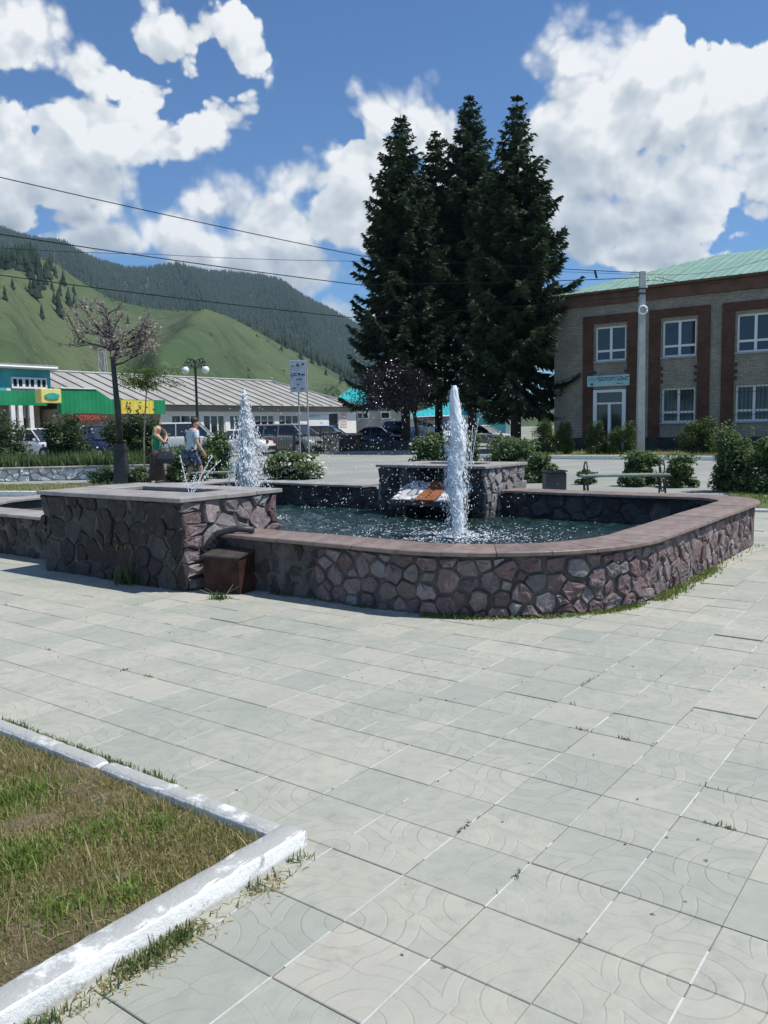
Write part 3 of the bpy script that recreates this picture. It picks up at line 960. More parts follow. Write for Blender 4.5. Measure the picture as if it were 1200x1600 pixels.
def wall_core(mirror):
    sec = [(-.011, -.05), (-.011, .452), (-.34, .452), (-.34, -.05)]
    V = []; F = []
    for p in PATH:
        for off, z in sec:
            u, v = path_at(p[4], off, mirror)
            V.append(W(u, v, z))
    k = 4
    for i in range(len(PATH) - 1):
        for q in range(3):
            f = (i * k + q, (i + 1) * k + q, (i + 1) * k + q + 1, i * k + q + 1)
            F.append(f[::-1] if mirror else f)
    return V, F
V1, F1 = wall_core(False); V2, F2 = wall_core(True)
core = mesh_obj('pool_wall', V1 + V2, F1 + [tuple(i + len(V1) for i in f) for f in F2], M['core'], fountain)

def voronoi_cells(seeds, box, maxn=26):
    """power diagram: the box clipped by the shifted bisectors of each seed (x, y, r) with its neighbours"""
    x0, y0, x1, y1 = box
    out = []
    A = np.array([q[:2] for q in seeds])
    for i, (sx, sy, sr) in enumerate(seeds):
        poly = [(x0, y0), (x1, y0), (x1, y1), (x0, y1)]
        d = np.hypot(A[:, 0] - sx, A[:, 1] - sy)
        for jx in np.argsort(d)[1:maxn]:
            ox, oy, orr = seeds[jx]
            nx, ny = ox - sx, oy - sy
            d2 = max(1e-6, nx * nx + ny * ny)
            t0 = .5 + (sr * sr - orr * orr) / (2 * d2)
            mx, my = sx + nx * t0, sy + ny * t0
            res = []
            for a in range(len(poly)):
                p, q = poly[a], poly[(a + 1) % len(poly)]
                dp = (p[0] - mx) * nx + (p[1] - my) * ny; dq = (q[0] - mx) * nx + (q[1] - my) * ny
                if dp <= 0: res.append(p)
                if dp * dq < 0:
                    t = dp / (dp - dq)
                    res.append((p[0] + (q[0] - p[0]) * t, p[1] + (q[1] - p[1]) * t))
            poly = res
            if len(poly) < 3: break
        if len(poly) >= 3: out.append(poly)
    return out

def jitter_seeds(w, h, cw, ch, jit, r):
    """dart throwing with stones of many sizes; cw / ch sets how elongated they lie"""
    ax = cw / ch
    H_ = h * ax
    S_ = []
    for rad in [cw * f for f in (.70, .62, .55, .48, .42, .36, .30)]:
        for _ in range(int(60 * w * H_ / (cw * cw))):
            x, y = r.uniform(0, w), r.uniform(0, H_)
            rr = rad * r.uniform(.9, 1.1)
            ok = True
            for (a, b, c) in S_:
                if (a - x) ** 2 + (b - y) ** 2 < ((c + rr) * .86) ** 2: ok = False; break
            if ok: S_.append((x, y, rr))
        if len(S_) > 1.05 * w * H_ / (cw * cw): break
    return [(x, y / ax, rr * .8) for x, y, rr in S_]

def stone_mesh(poly, gap, proud, r, place, flip, sink=.03):
    cx = sum(p[0] for p in poly) / len(poly); cy = sum(p[1] for p in poly) / len(poly)
    # drop tiny edges, shrink by the joint, cut the corners
    size = math.sqrt(abs(sum(poly[i][0] * poly[(i + 1) % len(poly)][1] - poly[(i + 1) % len(poly)][0] * poly[i][1] for i in range(len(poly)))) / 2)
    if size < .035: return None
    pts = []
    for i, p in enumerate(poly):
        q = poly[(i + 1) % len(poly)]
        L = math.hypot(q[0] - p[0], q[1] - p[1])
        if L < .012: continue
        c = r.uniform(.05, .17)
        pts.append((p[0] + (q[0] - p[0]) * c, p[1] + (q[1] - p[1]) * c))
        if L > size * .45: pts.append((p[0] + (q[0] - p[0]) * (1 - c), p[1] + (q[1] - p[1]) * (1 - c)))
    if len(pts) < 4: return None
    k = 1 - gap / size * 1.6
    ja = r.uniform(0, PI); sq = r.uniform(.78, 1.0); ca, sa2 = math.cos(ja), math.sin(ja)
    def wob(x, y):
        X = (x - cx) * k + r.gauss(0, size * .042); Y = (y - cy) * k + r.gauss(0, size * .042)
        p_, q_ = (X * ca + Y * sa2) * sq, -X * sa2 + Y * ca
        X, Y = p_ * ca - q_ * sa2, p_ * sa2 + q_ * ca
        return cx + X + .016 * math.sin(cy * 15 + cx * 6 + Y * 9), cy + Y
    pts = [wob(x, y) for x, y in pts]
    n = len(pts)
    tx, ty = r.uniform(-.20, .20), r.uniform(-.20, .20)
    def hz(x, y, base): return base + (tx * (x - cx) + ty * (y - cy)) * 1.0
    V = []; F = []
    for f, h in ((1.0, -sink), (1.0, proud * .50), (.90, proud * .93), (.52, proud * 1.0)):
        for (x, y) in pts:
            X = cx + (x - cx) * f; Y = cy + (y - cy) * f
            z = h if h < 0 else max(.002, hz(X, Y, h) + r.gauss(0, proud * (.20 if f < .8 else .15)))
            V.append((X, Y, z))
    V.append((cx, cy, max(.003, hz(cx, cy, proud * 1.05 + r.gauss(0, proud * .12)))))
    for g_ in range(3):
        for i in range(n):
            jx = (i + 1) % n
            F.append((g_ * n + i, g_ * n + jx, (g_ + 1) * n + jx, (g_ + 1) * n + i))
    for i in range(n): F.append((3 * n + i, 3 * n + (i + 1) % n, 4 * n))
    ctr = place(cx, cy, 0)
    V = [place(*q) - ctr for q in V]
    if flip: F = [f[::-1] for f in F]
    return V, F, ctr

def stone_face(parent, box, place, flip, seeds, gap, proud, material, r, name='stone', fn=None, sink=.03):
    for poly in voronoi_cells(seeds, box):
        pr_ = proud * r.uniform(.65, 1.35); mt = material; gp_ = gap
        if fn:
            cx = sum(p[0] for p in poly) / len(poly); cy = sum(p[1] for p in poly) / len(poly)
            pr_, mt, gp_ = fn(cx, cy, r, pr_, gap)
        res = stone_mesh(poly, gp_, pr_, r, place, flip, sink)
        if res is None: continue
        V, F, c = res
        o = mesh_obj(name, V, F, mt, parent, False)
        o.location = c

R = random.Random(11)
H_ST = .448
def wall_place(s0, mirror=False):
    def pl(s, z, off):
        u, v = path_at(s0 + s, off - .02, mirror)
        return W(u, v, z)
    return pl
# front run in the shade, where the stones are plastered almost flush
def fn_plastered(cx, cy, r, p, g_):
    return p * .30, M['stone_shaded'], g_ * .5
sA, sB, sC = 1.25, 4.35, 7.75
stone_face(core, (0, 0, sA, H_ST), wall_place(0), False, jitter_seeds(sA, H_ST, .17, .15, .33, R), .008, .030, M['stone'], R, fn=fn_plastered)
# the curve: bulging field stones
def fn_curve(cx, cy, r, p, g_):
    top = cy > .36
    return (p * (.55 if top and cx < 1.3 else 1.0)), M['stone_grey'] if r.random() < .13 else M['stone'], g_ * r.uniform(.7, 1.5)
stone_face(core, (sA, 0, sB, H_ST), wall_place(0), False, [(x + sA, y, q) for x, y, q in jitter_seeds(sB - sA, H_ST, .135, .125, .36, R)], .007, .032, M['stone'], R, fn=fn_curve)
# the right side: upright slabs
seeds = jitter_seeds(sC - sB, H_ST, .095, .20, .30, R)
stone_face(core, (sB, 0, sC, H_ST), lambda s, z, o: wall_place(0)(s, z, o), False, [(x + sB, y, q) for x, y, q in seeds], .008, .022, M['stone'], R)
# far-left part of the front wall
stone_face(core, (0, 0, 3.1, H_ST), wall_place(0, True), True, jitter_seeds(3.1, H_ST, .17, .15, .33, R), .008, .030, M['stone'], R, fn=lambda cx, cy, r, p, g_: (p * .5, M['stone_shaded'], g_ * .6))
# inside of the back wall, seen across the water
def inner_place(u0):
    return lambda s, z, off: W(u0 + s, R_BACK_V - .335 - off, z)
inner = mesh_obj('back_wall_lining', [W(L_U + .4, R_BACK_V - .34, -.02), W(R_U - .4, R_BACK_V - .34, -.02), W(R_U - .4, R_BACK_V - .34, .45), W(L_U + .4, R_BACK_V - .34, .45)], [(0, 1, 2, 3)], M['core_in'], fountain)
for u0, L in ((B2[1] + .01, R_U - .55 - B2[1]), (L_U + .6, B2[0] - L_U - .62)):
    stone_face(inner, (0, .10, L, .445), inner_place(u0), False, [(x, y + .1, q) for x, y, q in jitter_seeds(L, .34, .22, .17, .3, R)], .010, .016, M['stone_shaded'], R)

# coping slabs along the walls
def coping(mirror):
    s = 0.0
    r = random.Random(5 + mirror)
    while s < S_END - .05:
        L = min(r.uniform(.36, .44), S_END - s)
        m_ = 4
        V = []; F = []
        z1 = .498 + r.gauss(0, .0012); z0 = z1 - .034
        for i in range(m_ + 1):
            ss = s + .0025 + (L - .005) * i / m_
            for off, z in ((.045, z0), (.050, z0 + .008), (.050, z1 - .006), (.045, z1), (-.395, z1), (-.40, z1 - .006), (-.40, z0)):
                u, v = path_at(ss, off, mirror)
                V.append(W(u, v, z))
        for i in range(m_):
            for q in range(7):
                a, b = q, (q + 1) % 7
                f = (i * 7 + a, (i + 1) * 7 + a, (i + 1) * 7 + b, i * 7 + b)
                F.append(f[::-1] if mirror else f)
        F.append(tuple(range(7)) if not mirror else tuple(range(6, -1, -1)))
        F.append(tuple(m_ * 7 + q for q in (range(6, -1, -1) if not mirror else range(7))))
        c = V[0]
        o = mesh_obj('coping_slab', [q - c for q in V], F, M['cop_red'] if not mirror else M['cop_grey'], fountain)
        o.location = c
        s += L
coping(False); coping(True)

# raised stone boxes
def stone_box(name, B, zt, hole, seed):
    r = random.Random(seed)
    u0, u1, v0, v1 = B
    mb = MB()
    z1 = zt - .04
    e = .022
    def q(a, b, z): return W(a, b, z)
    hu0, hu1, hv0, hv1 = hole
    out = [(u0 + e, v0 + e), (u1 - e, v0 + e), (u1 - e, v1 - e), (u0 + e, v1 - e)]
    inn = [(hu0, hv0), (hu1, hv0), (hu1, hv1), (hu0, hv1)]
    V = [q(a, b, -.05) for a, b in out] + [q(a, b, z1) for a, b in out] + [q(a, b, z1) for a, b in inn] + [q(a, b, z1 - .3) for a, b in inn]
    F = []
    for i in range(4):
        jx = (i + 1) % 4
        F += [(i, jx, 4 + jx, 4 + i), (4 + i, 4 + jx, 8 + jx, 8 + i), (8 + i, 8 + jx, 12 + jx, 12 + i)]
    F.append((12, 13, 14, 15))
    box = mesh_obj(name, V, F, M['core'], fountain)
    return box, r

def top_slabs(B, zt, hole, parent, material):
    u0, u1, v0, v1 = B
    hu0, hu1, hv0, hv1 = hole
    o = .035
    rects = [(u0 - o, u1 + o, v0 - o, hv0), (u0 - o, u1 + o, hv1, v1 + o), (u0 - o, hu0, hv0 + .003, hv1 - .003), (hu1, u1 + o, hv0 + .003, hv1 - .003)]
    for (a, b, c, d) in rects:
        n = max(1, round((b - a) / .8))
        for i in range(n):
            aa = a + (b - a) * i / n + .002; bb = a + (b - a) * (i + 1) / n - .002
            mb = MB().bbox(-(bb - aa) / 2, -(d - c) / 2, -.040, (bb - aa) / 2, (d - c) / 2, 0, .005)
            s = mb.build('top_slab', material, parent)
            s.location = W((aa + bb) / 2, (c + d) / 2, zt + random.gauss(0, .001)); s.rotation_euler = (0, 0, RZ)

H1 = (-7.45, -6.15, 5.20, 5.60)
box1, r = stone_box('raised_box', B1, B1Z, H1, 3)
z1 = B1Z - .042
w1 = B1[1] - B1[0]
def place_front(B):
    return lambda s, z, off: W(B[0] + s, B[2] + .02 - off, z)
def place_right(B):
    return lambda s, z, off: W(B[1] - .02 + off, B[2] + s, z)
def place_left(B):
    return lambda s, z, off: W(B[0] + .02 - off, B[3] - s, z)
def fn_dark(cx, cy, r, p, g_):
    return p * r.uniform(.25, .6), M['stone_shaded'], g_ * .6
stone_face(box1, (0, 0, w1, z1), place_front(B1), False, jitter_seeds(w1, z1, .20, .19, .33, r), .008, .034, M['stone_shaded'], r, fn=fn_dark)
d1 = B1[3] - B1[2]
sd1 = [(.12, .05), (.12, .18), (.12, .31), (.12, .43), (.12, .55), (.12, .66), (.12, .76)]
sd1 = [(x + r.uniform(-.02, .02), y, .07) for x, y in sd1] + [(.30 + x, y, q) for x, y, q in jitter_seeds(d1 - .30, z1, .17, .21, .36, r)]
def fn_lit(cx, cy, r, p, g_):
    return p, M['stone_grey'] if r.random() < .35 else M['stone'], g_ * r.uniform(.8, 1.3)
stone_face(box1, (0, 0, d1, z1), place_right(B1), False, sd1, .010, .034, M['stone'], r, fn=fn_lit)
stone_face(box1, (0, .2, d1, z1), place_left(B1), False, [(x, y + .2, q) for x, y, q in jitter_seeds(d1, z1 - .2, .22, .2, .33, r)], .010, .03, M['stone_shaded'], r)
top_slabs(B1, B1Z, H1, box1, M['cop_grey'])

# far box with a recess and its spillway
ua, za = on_v(637, 730, B2[2]); ub, zb = on_v(736, 740, B2[2])
H2 = (B2[0] + .35, B2[1] - .35, B2[2] + .42, B2[3] - .28)
u0, u1, v0, v1 = B2
e = .02; rd = .34; z1 = B2Z - .042
pl = [(u0 + e, v0 + e), (ua, v0 + e), (ua, v0 + rd), (ub, v0 + rd), (ub, v0 + e), (u1 - e, v0 + e), (u1 - e, v1 - e), (u0 + e, v1 - e)]
V = [W(a, b, -.05) for a, b in pl] + [W(a, b, z1) for a, b in pl]
F = [(i, (i + 1) % 8, 8 + (i + 1) % 8, 8 + i) for i in range(8)]
box2 = mesh_obj('raised_box', V, F, M['core'], fountain)
r = random.Random(8)
zlo = .02
for a, b in ((u0, ua), (ub, u1)):
    stone_face(box2, (0, zlo, b - a, z1), lambda s, z, off, a=a: W(a + s, v0 + .02 - off, z), False, jitter_seeds(b - a, z1, .2, .2, .33, r), .009, .022, M['stone_shaded'], r)
dd2 = v1 - v0
stone_face(box2, (0, zlo, dd2, z1), place_right(B2), False, jitter_seeds(dd2, z1, .19, .20, .36, r), .010, .026, M['stone_grey'], r, fn=lambda cx, cy, r, p, g_: (p, M['stone_grey'], g_))
stone_face(box2, (0, zlo, dd2, z1), place_left(B2), False, jitter_seeds(dd2, z1, .25, .25, .33, r), .010, .026, M['stone_grey'], r)
# lit cheek inside the recess
stone_face(box2, (0, .45, rd - .03, z1), lambda s, z, off: W(ua + off, v0 + .03 + s, z), False, [(x, y + .45, q) for x, y, q in jitter_seeds(rd, z1 - .45, .075, .16, .3, r)], .006, .016, M['stone_grey'], r)
stone_face(box2, (0, .45, ub - ua, z1), lambda s, z, off: W(ua + s, v0 + rd - off, z), False, [(x, y + .45, q) for x, y, q in jitter_seeds(ub - ua, z1 - .45, .14, .16, .3, r)], .008, .014, M['stone_shaded'], r)
top_slabs(B2, B2Z, H2, box2, M['cop_grey'])
# spillway: a sloping slab of rubble with a rust-brown strip along it
zt_, zb_ = .62, .385
vt, vb = v0 + .12, v0 - .40
def spill(a, b, name, m, lift, parent):
    P = []
    for (u, v, z) in ((a, vb, zb_), (b, vb, zb_), (b, vt, zt_), (a, vt, zt_)):
        P.append(W(u, v, z + lift))
    P += [q - Vector((0, 0, .07)) for q in P]
    return mesh_obj(name, P, [(0, 1, 2, 3), (4, 7, 6, 5), (0, 4, 5, 1), (1, 5, 6, 2), (2, 6, 7, 3), (3, 7, 4, 0)], m, parent)
sp_ = spill(ua - .04, ub + .04, 'spillway', M['core_in'], -.004, fountain)
um = ua + (ub - ua) * .36; um2 = ua + (ub - ua) * .66
spill(um, um2, 'rust_strip', mat('rust_stain', (.23, .075, .028), (.33, .12, .05), .6, 6, .3, 30), .016, sp_)
def sp_place(a):
    def f(s, t, off):
        k = t / .57
        return W(a + s, vb + (vt - vb) * k, zb_ + (zt_ - zb_) * k + off - .004)
    return f
M['stone_lime'] = stone_mat('lime_coated_stone', (.55, .54, .52), (.62, .61, .59), (.68, .67, .66), .6)
for a, b in ((ua - .03, um - .01), (um2 + .01, ub + .03)):
    stone_face(sp_, (0, 0, b - a, .57), sp_place(a), False, jitter_seeds(b - a, .57, .11, .12, .35, r), .007, .014, M['stone_lime'], r, sink=.01)
# crack-like dark cleats on the strip
mb = MB()
for i in range(7):
    k = .12 + i * .12
    p = W((um + um2) / 2 + .004 * math.sin(i * 3), vb + (vt - vb) * k, zb_ + (zt_ - zb_) * k + .014)
    mb.box(-.010, -.014, 0, .010, .014, .012, Matrix.Translation(p) @ Matrix.Rotation(RZ, 4, 'Z'))
mb.build('cleat', M['iron'], sp_)

# water in the basin
NX, NY = 150, 90
a0, a1, b0, b1 = L_U + .30, R_U - .30, R_OUT_V + .30, R_BACK_V - .33
JET1, JET2 = (-5.06, 8.20), (-8.62, 8.28)
gu, gv = np.meshgrid(np.linspace(a0, a1, NX + 1), np.linspace(b0, b1, NY + 1), indexing='ij')
gz = np.zeros_like(gu)
for (ju, jv) in (JET1, JET2):
    rr = np.hypot(gu - ju, gv - jv)
    gz += .020 * np.exp(-rr * .9) * np.sin(rr * 26) + .010 * np.exp(-rr * .4) * np.sin(rr * 17 + 2)
for k in range(14):
    aa = RNG.uniform(0, 2 * PI); f = RNG.uniform(6, 24)
    gz += .0035 * np.sin(f * (gu * math.cos(aa) + gv * math.sin(aa)) + RNG.uniform(0, 6))
Vw = uvpts(gu.ravel(), gv.ravel(), WATER_Z + gz.ravel())
idx = np.arange((NX + 1) * (NY + 1)).reshape(NX + 1, NY + 1)
Fw = np.stack([idx[:-1, :-1], idx[1:, :-1], idx[1:, 1:], idx[:-1, 1:]], -1).reshape(-1, 4)
# leave out what lies inside the two boxes' walls and beyond the round corners
cu = gu[:-1, :-1].ravel(); cv = gv[:-1, :-1].ravel()
keep = np.array([in_fountain(a, b, .15) for a, b in zip(cu, cv)])
pw = mesh_np('water', Vw, Fw[keep], M['water'], None, True); pw['kind'] = 'structure'

# ------------------------------------------------------------------ water jets
def drops(name, P, size, stretch, m, parent=None, axis=None, kind=None):
    """octahedral drops, long axis along `axis` (n,3) or z"""
    n = len(P)
    sz = np.asarray(size) * np.ones(n); st = np.asarray(stretch) * np.ones(n)
    A = np.tile(np.array([0, 0, 1.]), (n, 1)) if axis is None else axis / np.linalg.norm(axis, axis=1, keepdims=True)
    t = np.where(np.abs(A[:, 2:3]) > .9, np.array([[1., 0, 0]]), np.array([[0, 0, 1.]]))
    B = np.cross(A, t); B /= np.linalg.norm(B, axis=1, keepdims=True); C = np.cross(A, B)
    s1 = sz[:, None]; s2 = (sz * st)[:, None]
    V = np.stack([P + B * s1, P + C * s1, P - B * s1, P - C * s1, P + A * s2, P - A * s2], 1).reshape(-1, 3)
    f = np.array([[0, 1, 4], [1, 2, 4], [2, 3, 4], [3, 0, 4], [1, 0, 5], [2, 1, 5], [3, 2, 5], [0, 3, 5]])
    F = (np.arange(n) * 6)[:, None, None] + f[None]
    o = mesh_np(name, V, F.reshape(-1, 3), m, parent, True)
    if kind: o['kind'] = kind
    return o

def column(name, prof, m, parent, n=40, rows=120, lump=.22, seed=0):
    """lumpy column of water; prof = [(z, radius)]"""
    rg = np.random.default_rng(seed)
    zs = np.linspace(prof[0][0], prof[-1][0], rows)
    rad = np.interp(zs, [p[0] for p in prof], [p[1] for p in prof])
    th = np.linspace(0, 2 * PI, n, endpoint=False)
    Z, TH = np.meshgrid(zs, th, indexing='ij')
    f = np.zeros_like(Z)
    for k in range(26):
        a = rg.integers(1, 9); b = rg.uniform(2, 34); ph = rg.uniform(0, 6.3)
        f += np.sin(a * TH + b * Z + ph) * rg.uniform(.4, 1) / (1 + a * .2)
    f /= 3.2
    RR = rad[:, None] * (1 + lump * f)
    dx = .18 * rad.max() * np.sin(zs * 6 + 1)[:, None]
    V = np.stack([RR * np.cos(TH) + dx, RR * np.sin(TH), Z], -1).reshape(-1, 3)
    ii = np.arange(rows * n).reshape(rows, n)
    F = np.stack([ii[:-1], np.roll(ii[:-1], -1, 1), np.roll(ii[1:], -1, 1), ii[1:]], -1).reshape(-1, 4)
    return mesh_np(name, V, F, m, parent, True)

def jet(loc, label, prof, spread, top, nd, seed, cone=False):
    j = empty('water_jet', loc, 0, label, 'water jet', 'foaming jets of the fountain')
    if cone:
        column('core', [(z, r_ * .56) for z, r_ in prof], M['spray_thin'], j, seed=seed, lump=.30)
        rg = np.random.default_rng(seed + 40)
        nf = 6800
        z = top * (rg.random(nf) ** 1.25)
        env = np.interp(z, [p[0] for p in prof], [p[1] for p in prof])
        a = rg.uniform(0, 2 * PI, nf)
        env = env * (1 + .22 * np.sin(a * 3 + z * 7) + .16 * np.sin(a * 5 - z * 17 + 1))
        r_ = env * np.abs(rg.normal(0, .44, nf))
        P = np.stack([r_ * np.cos(a), r_ * np.sin(a), z], 1)
        ax = np.stack([np.cos(a) * .22, np.sin(a) * .22, -np.ones(nf)], 1) + rg.normal(0, .16, (nf, 3))
        drops('water_threads', P, rg.uniform(.0028, .0070, nf), rg.uniform(3.0, 10.0, nf), M['spray'], j, axis=ax, kind='stuff')
    else:
        column('core', prof, M['spray'], j, seed=seed, lump=.10)
        column('veil', [(z, r_ * 1.32) for z, r_ in prof[:-1]] + [(prof[-1][0] * .97, prof[-1][1] * 1.2)], M['veil'], j, seed=seed + 1, lump=.35)
    rg = np.random.default_rng(seed)
    z = top * (1 - rg.random(nd) ** (.8 if cone else 1.15))
    base = np.interp(z, [p[0] for p in prof], [p[1] for p in prof])
    r_ = base * (1.0 + np.abs(rg.normal(0, spread, nd))) * np.where(z < top * .35, 1.25, 1)
    a = rg.uniform(0, 2 * PI, nd)
    P = np.stack([r_ * np.cos(a), r_ * np.sin(a), z], 1)
    drops('falling_drops', P, rg.uniform(.0022, .0062, nd), rg.uniform(2.0, 6.0, nd), M['spray'], j, kind='stuff')
    # churned foam where the water lands
    rg = np.random.default_rng(seed + 5)
    nf = 900
    rr = np.abs(rg.normal(0, .26, nf)) + .02; a = rg.uniform(0, 2 * PI, nf)
    P = np.stack([rr * np.cos(a), rr * np.sin(a), np.abs(rg.normal(0, .018, nf)) * np.exp(-rr * 2) + .006], 1)
    drops('splash_foam', P, rg.uniform(.004, .014, nf), rg.uniform(.5, .9, nf), M['spray'], j, kind='stuff')
    return j
zw = WATER_Z
jet(W(*JET1, zw), 'tall dense white jet standing in the basin before the far stone box',
    [(0, .064), (.30, .070), (.65, .088), (1.0, .096), (1.25, .086), (1.45, .068), (1.62, .054), (1.71, .044), (1.76, .022)], .50, 1.35, 1300, 3)
jet(W(*JET2, zw), 'broad ragged cone of white spray rising behind the near stone box',
    [(0, .17), (.35, .20), (.8, .205), (1.1, .175), (1.35, .115), (1.55, .070), (1.72, .038), (1.88, .012)], .28, 1.82, 1500, 9, True)
# foam drifting on the water
nf = 1500
a = RNG.uniform(0, 2 * PI, nf); rr = np.abs(RNG.normal(0, .75, nf)) + .1
uu = JET1[0] + rr * np.cos(a) * 1.5; vv = JET1[1] + rr * np.sin(a)
k = np.array([in_fountain(x, y, .40) for x, y in zip(uu, vv)])
drops('floating_foam', uvpts(uu[k], vv[k], np.full(k.sum(), zw + .012)), RNG.uniform(.004, .016, k.sum()), .35, M['spray'], kind='stuff')

# loose drops thrown through the air around both jets
def arc_spray(n, j, reach, hmax, seed, a0, a1, sz):
    rg = np.random.default_rng(seed)
    a = rg.uniform(a0, a1, n); R_ = reach * np.sqrt(rg.random(n)); t = rg.random(n)
    u = j[0] + R_ * np.cos(a); v = j[1] + R_ * np.sin(a)
    z = zw + .1 + hmax * (1 - (R_ / reach) ** 2 * .55) * (t ** .6)
    ax = np.stack([np.cos(a) * .5, np.sin(a) * .5, -.6 * np.ones(n)], 1) + rg.normal(0, .3, (n, 3))
    return uvpts(u, v, z), rg.uniform(sz * .25, sz * .75, n), rg.uniform(1.4, 4.0, n), ax
PP = [arc_spray(520, JET1, 1.7, 2.2, 21, PI * .35, PI * 1.35, .0075), arc_spray(200, JET1, .9, 1.3, 22, 0, 2 * PI, .007),
      arc_spray(300, JET2, 1.6, 2.2, 23, -.6, PI * 1.2, .0075), arc_spray(180, (-6.4, 9.1), 1.5, .7, 24, 0, 2 * PI, .007)]
drops('flying_drops', np.concatenate([p[0] for p in PP]), np.concatenate([p[1] for p in PP]), np.concatenate([p[2] for p in PP]), M['spray'], axis=np.concatenate([p[3] for p in PP]), kind='stuff')

# thin jets that leave the two stone boxes
def thin_jets(loc, label, dirs, rad):
    j = empty('fan_jet', loc, 0, label, 'water jet', 'fan jets of the stone boxes')
    for (dx, dy, dz, L, g_) in dirs:
        pts = []; rd_ = []
        for i in range(14):
            t = i / 13 * L
            pts.append((dx * t, dy * t, dz * t - g_ * t * t)); rd_.append(rad * (1 - .45 * i / 13) * random.uniform(.75, 1.25))
        MB().tube(pts, rd_, 6).build('stream', M['spray'], j, True)
        P = np.array(pts)[4:]; P = np.repeat(P, 3, 0) + RNG.normal(0, .016, (len(P) * 3, 3))
        drops('stream_drops', P, RNG.uniform(.003, .007, len(P)), 1.6, M['spray'], j, kind='stuff')
    return j
q = W((H2[0] + H2[1]) / 2 - .02, (H2[2] + H2[3]) / 2, B2Z - .10)
q = W(ub - .18, v0 + rd - .08, .70)
thin_jets(q, 'fan of thin white streams spraying from the far stone box', [(-.42, -.05, .62, .75, .10), (-.28, -.05, .68, .80, .1), (-.16, -.03, .72, .72, .1), (.06, 0, .9, .9, .1), (.14, 0, .95, 1.0, .12)], .0070)
q = W(-6.45, 5.40, B1Z - .08)
thin_jets(q, 'thin arching streams rising from the top of the near stone box', [(-.14, .02, .70, .62, .02), (.10, .10, .55, .50, .25), (.30, .16, .66, .72, .12), (.40, .2, .62, .70, .16)], .0048)

# ------------------------------------------------------------------ rusty pump box and its pipe
bc = gp(375, 930, 0)
cu_, cv_ = to_uv(bc.x, bc.y)
pb = empty('pump_box', W(cu_, cv_, 0), RZ + .13, 'brown rusty steel box with sloping lid beside the near stone box', 'metal box')
bw, bd, hf, hb = .40, .38, .315, .385
MB().prism([(0, 0), (bd, 0), (bd, hb), (0, hf)], -bw, 0, 'x').build('body', M['rust'], pb)
lid = MB()
lid.add([(-bw - .012, -.014, hf + .002), (.012, -.014, hf + .002), (.012, bd, hb + .004), (-bw - .012, bd, hb + .004),
         (-bw - .012, -.014, hf + .016), (.012, -.014, hf + .016), (.012, bd, hb + .018), (-bw - .012, bd, hb + .018)],
        [(0, 3, 2, 1), (4, 5, 6, 7), (0, 1, 5, 4), (1, 2, 6, 5), (2, 3, 7, 6), (3, 0, 4, 7)])
lid.build('lid', mat('lid_steel', (.045, .036, .033), (.085, .070, .062), .5, 5.0, .2, 40), pb)
fl = MB().box(0, 0, -.105, .006, .11, .0, Matrix.Translation((.004, .20, .165)) @ Matrix.Rotation(-.55, 4, 'Y') @ Matrix.Rotation(.10, 4, 'X'))
fl.build('flap', mat('flap_steel', (.20, .11, .07), (.27, .16, .11), .55, 8.0), pb)
q = W(B1[1] + .10, R_OUT_V - .02, .43)
hz = empty('drain_pipe', (0, 0, 0), 0, 'short dark corrugated pipe lying over the wall end above the brown box', 'pipe')
pa = [W(B1[1] + .40, R_OUT_V + .10, .53), W(B1[1] + .26, R_OUT_V + .03, .54), W(B1[1] + .12, R_OUT_V - .08, .50), W(B1[1] + .07, R_OUT_V - .14, .42), W(B1[1] + .05, R_OUT_V - .16, .36)]
hz.location = pa[2]
MB().tube([p - pa[2] for p in pa], .030, 10).build('hose', M['bin'], hz, True)
mb = MB()
for i in range(5):
    t = i / 4
    p = pa[2].lerp(pa[4], t) - pa[2]
    mb.tube([p, p + (pa[4] - pa[3]).normalized() * .012], .035, 10)
mb.build('hose_rib', M['bin'], hz)

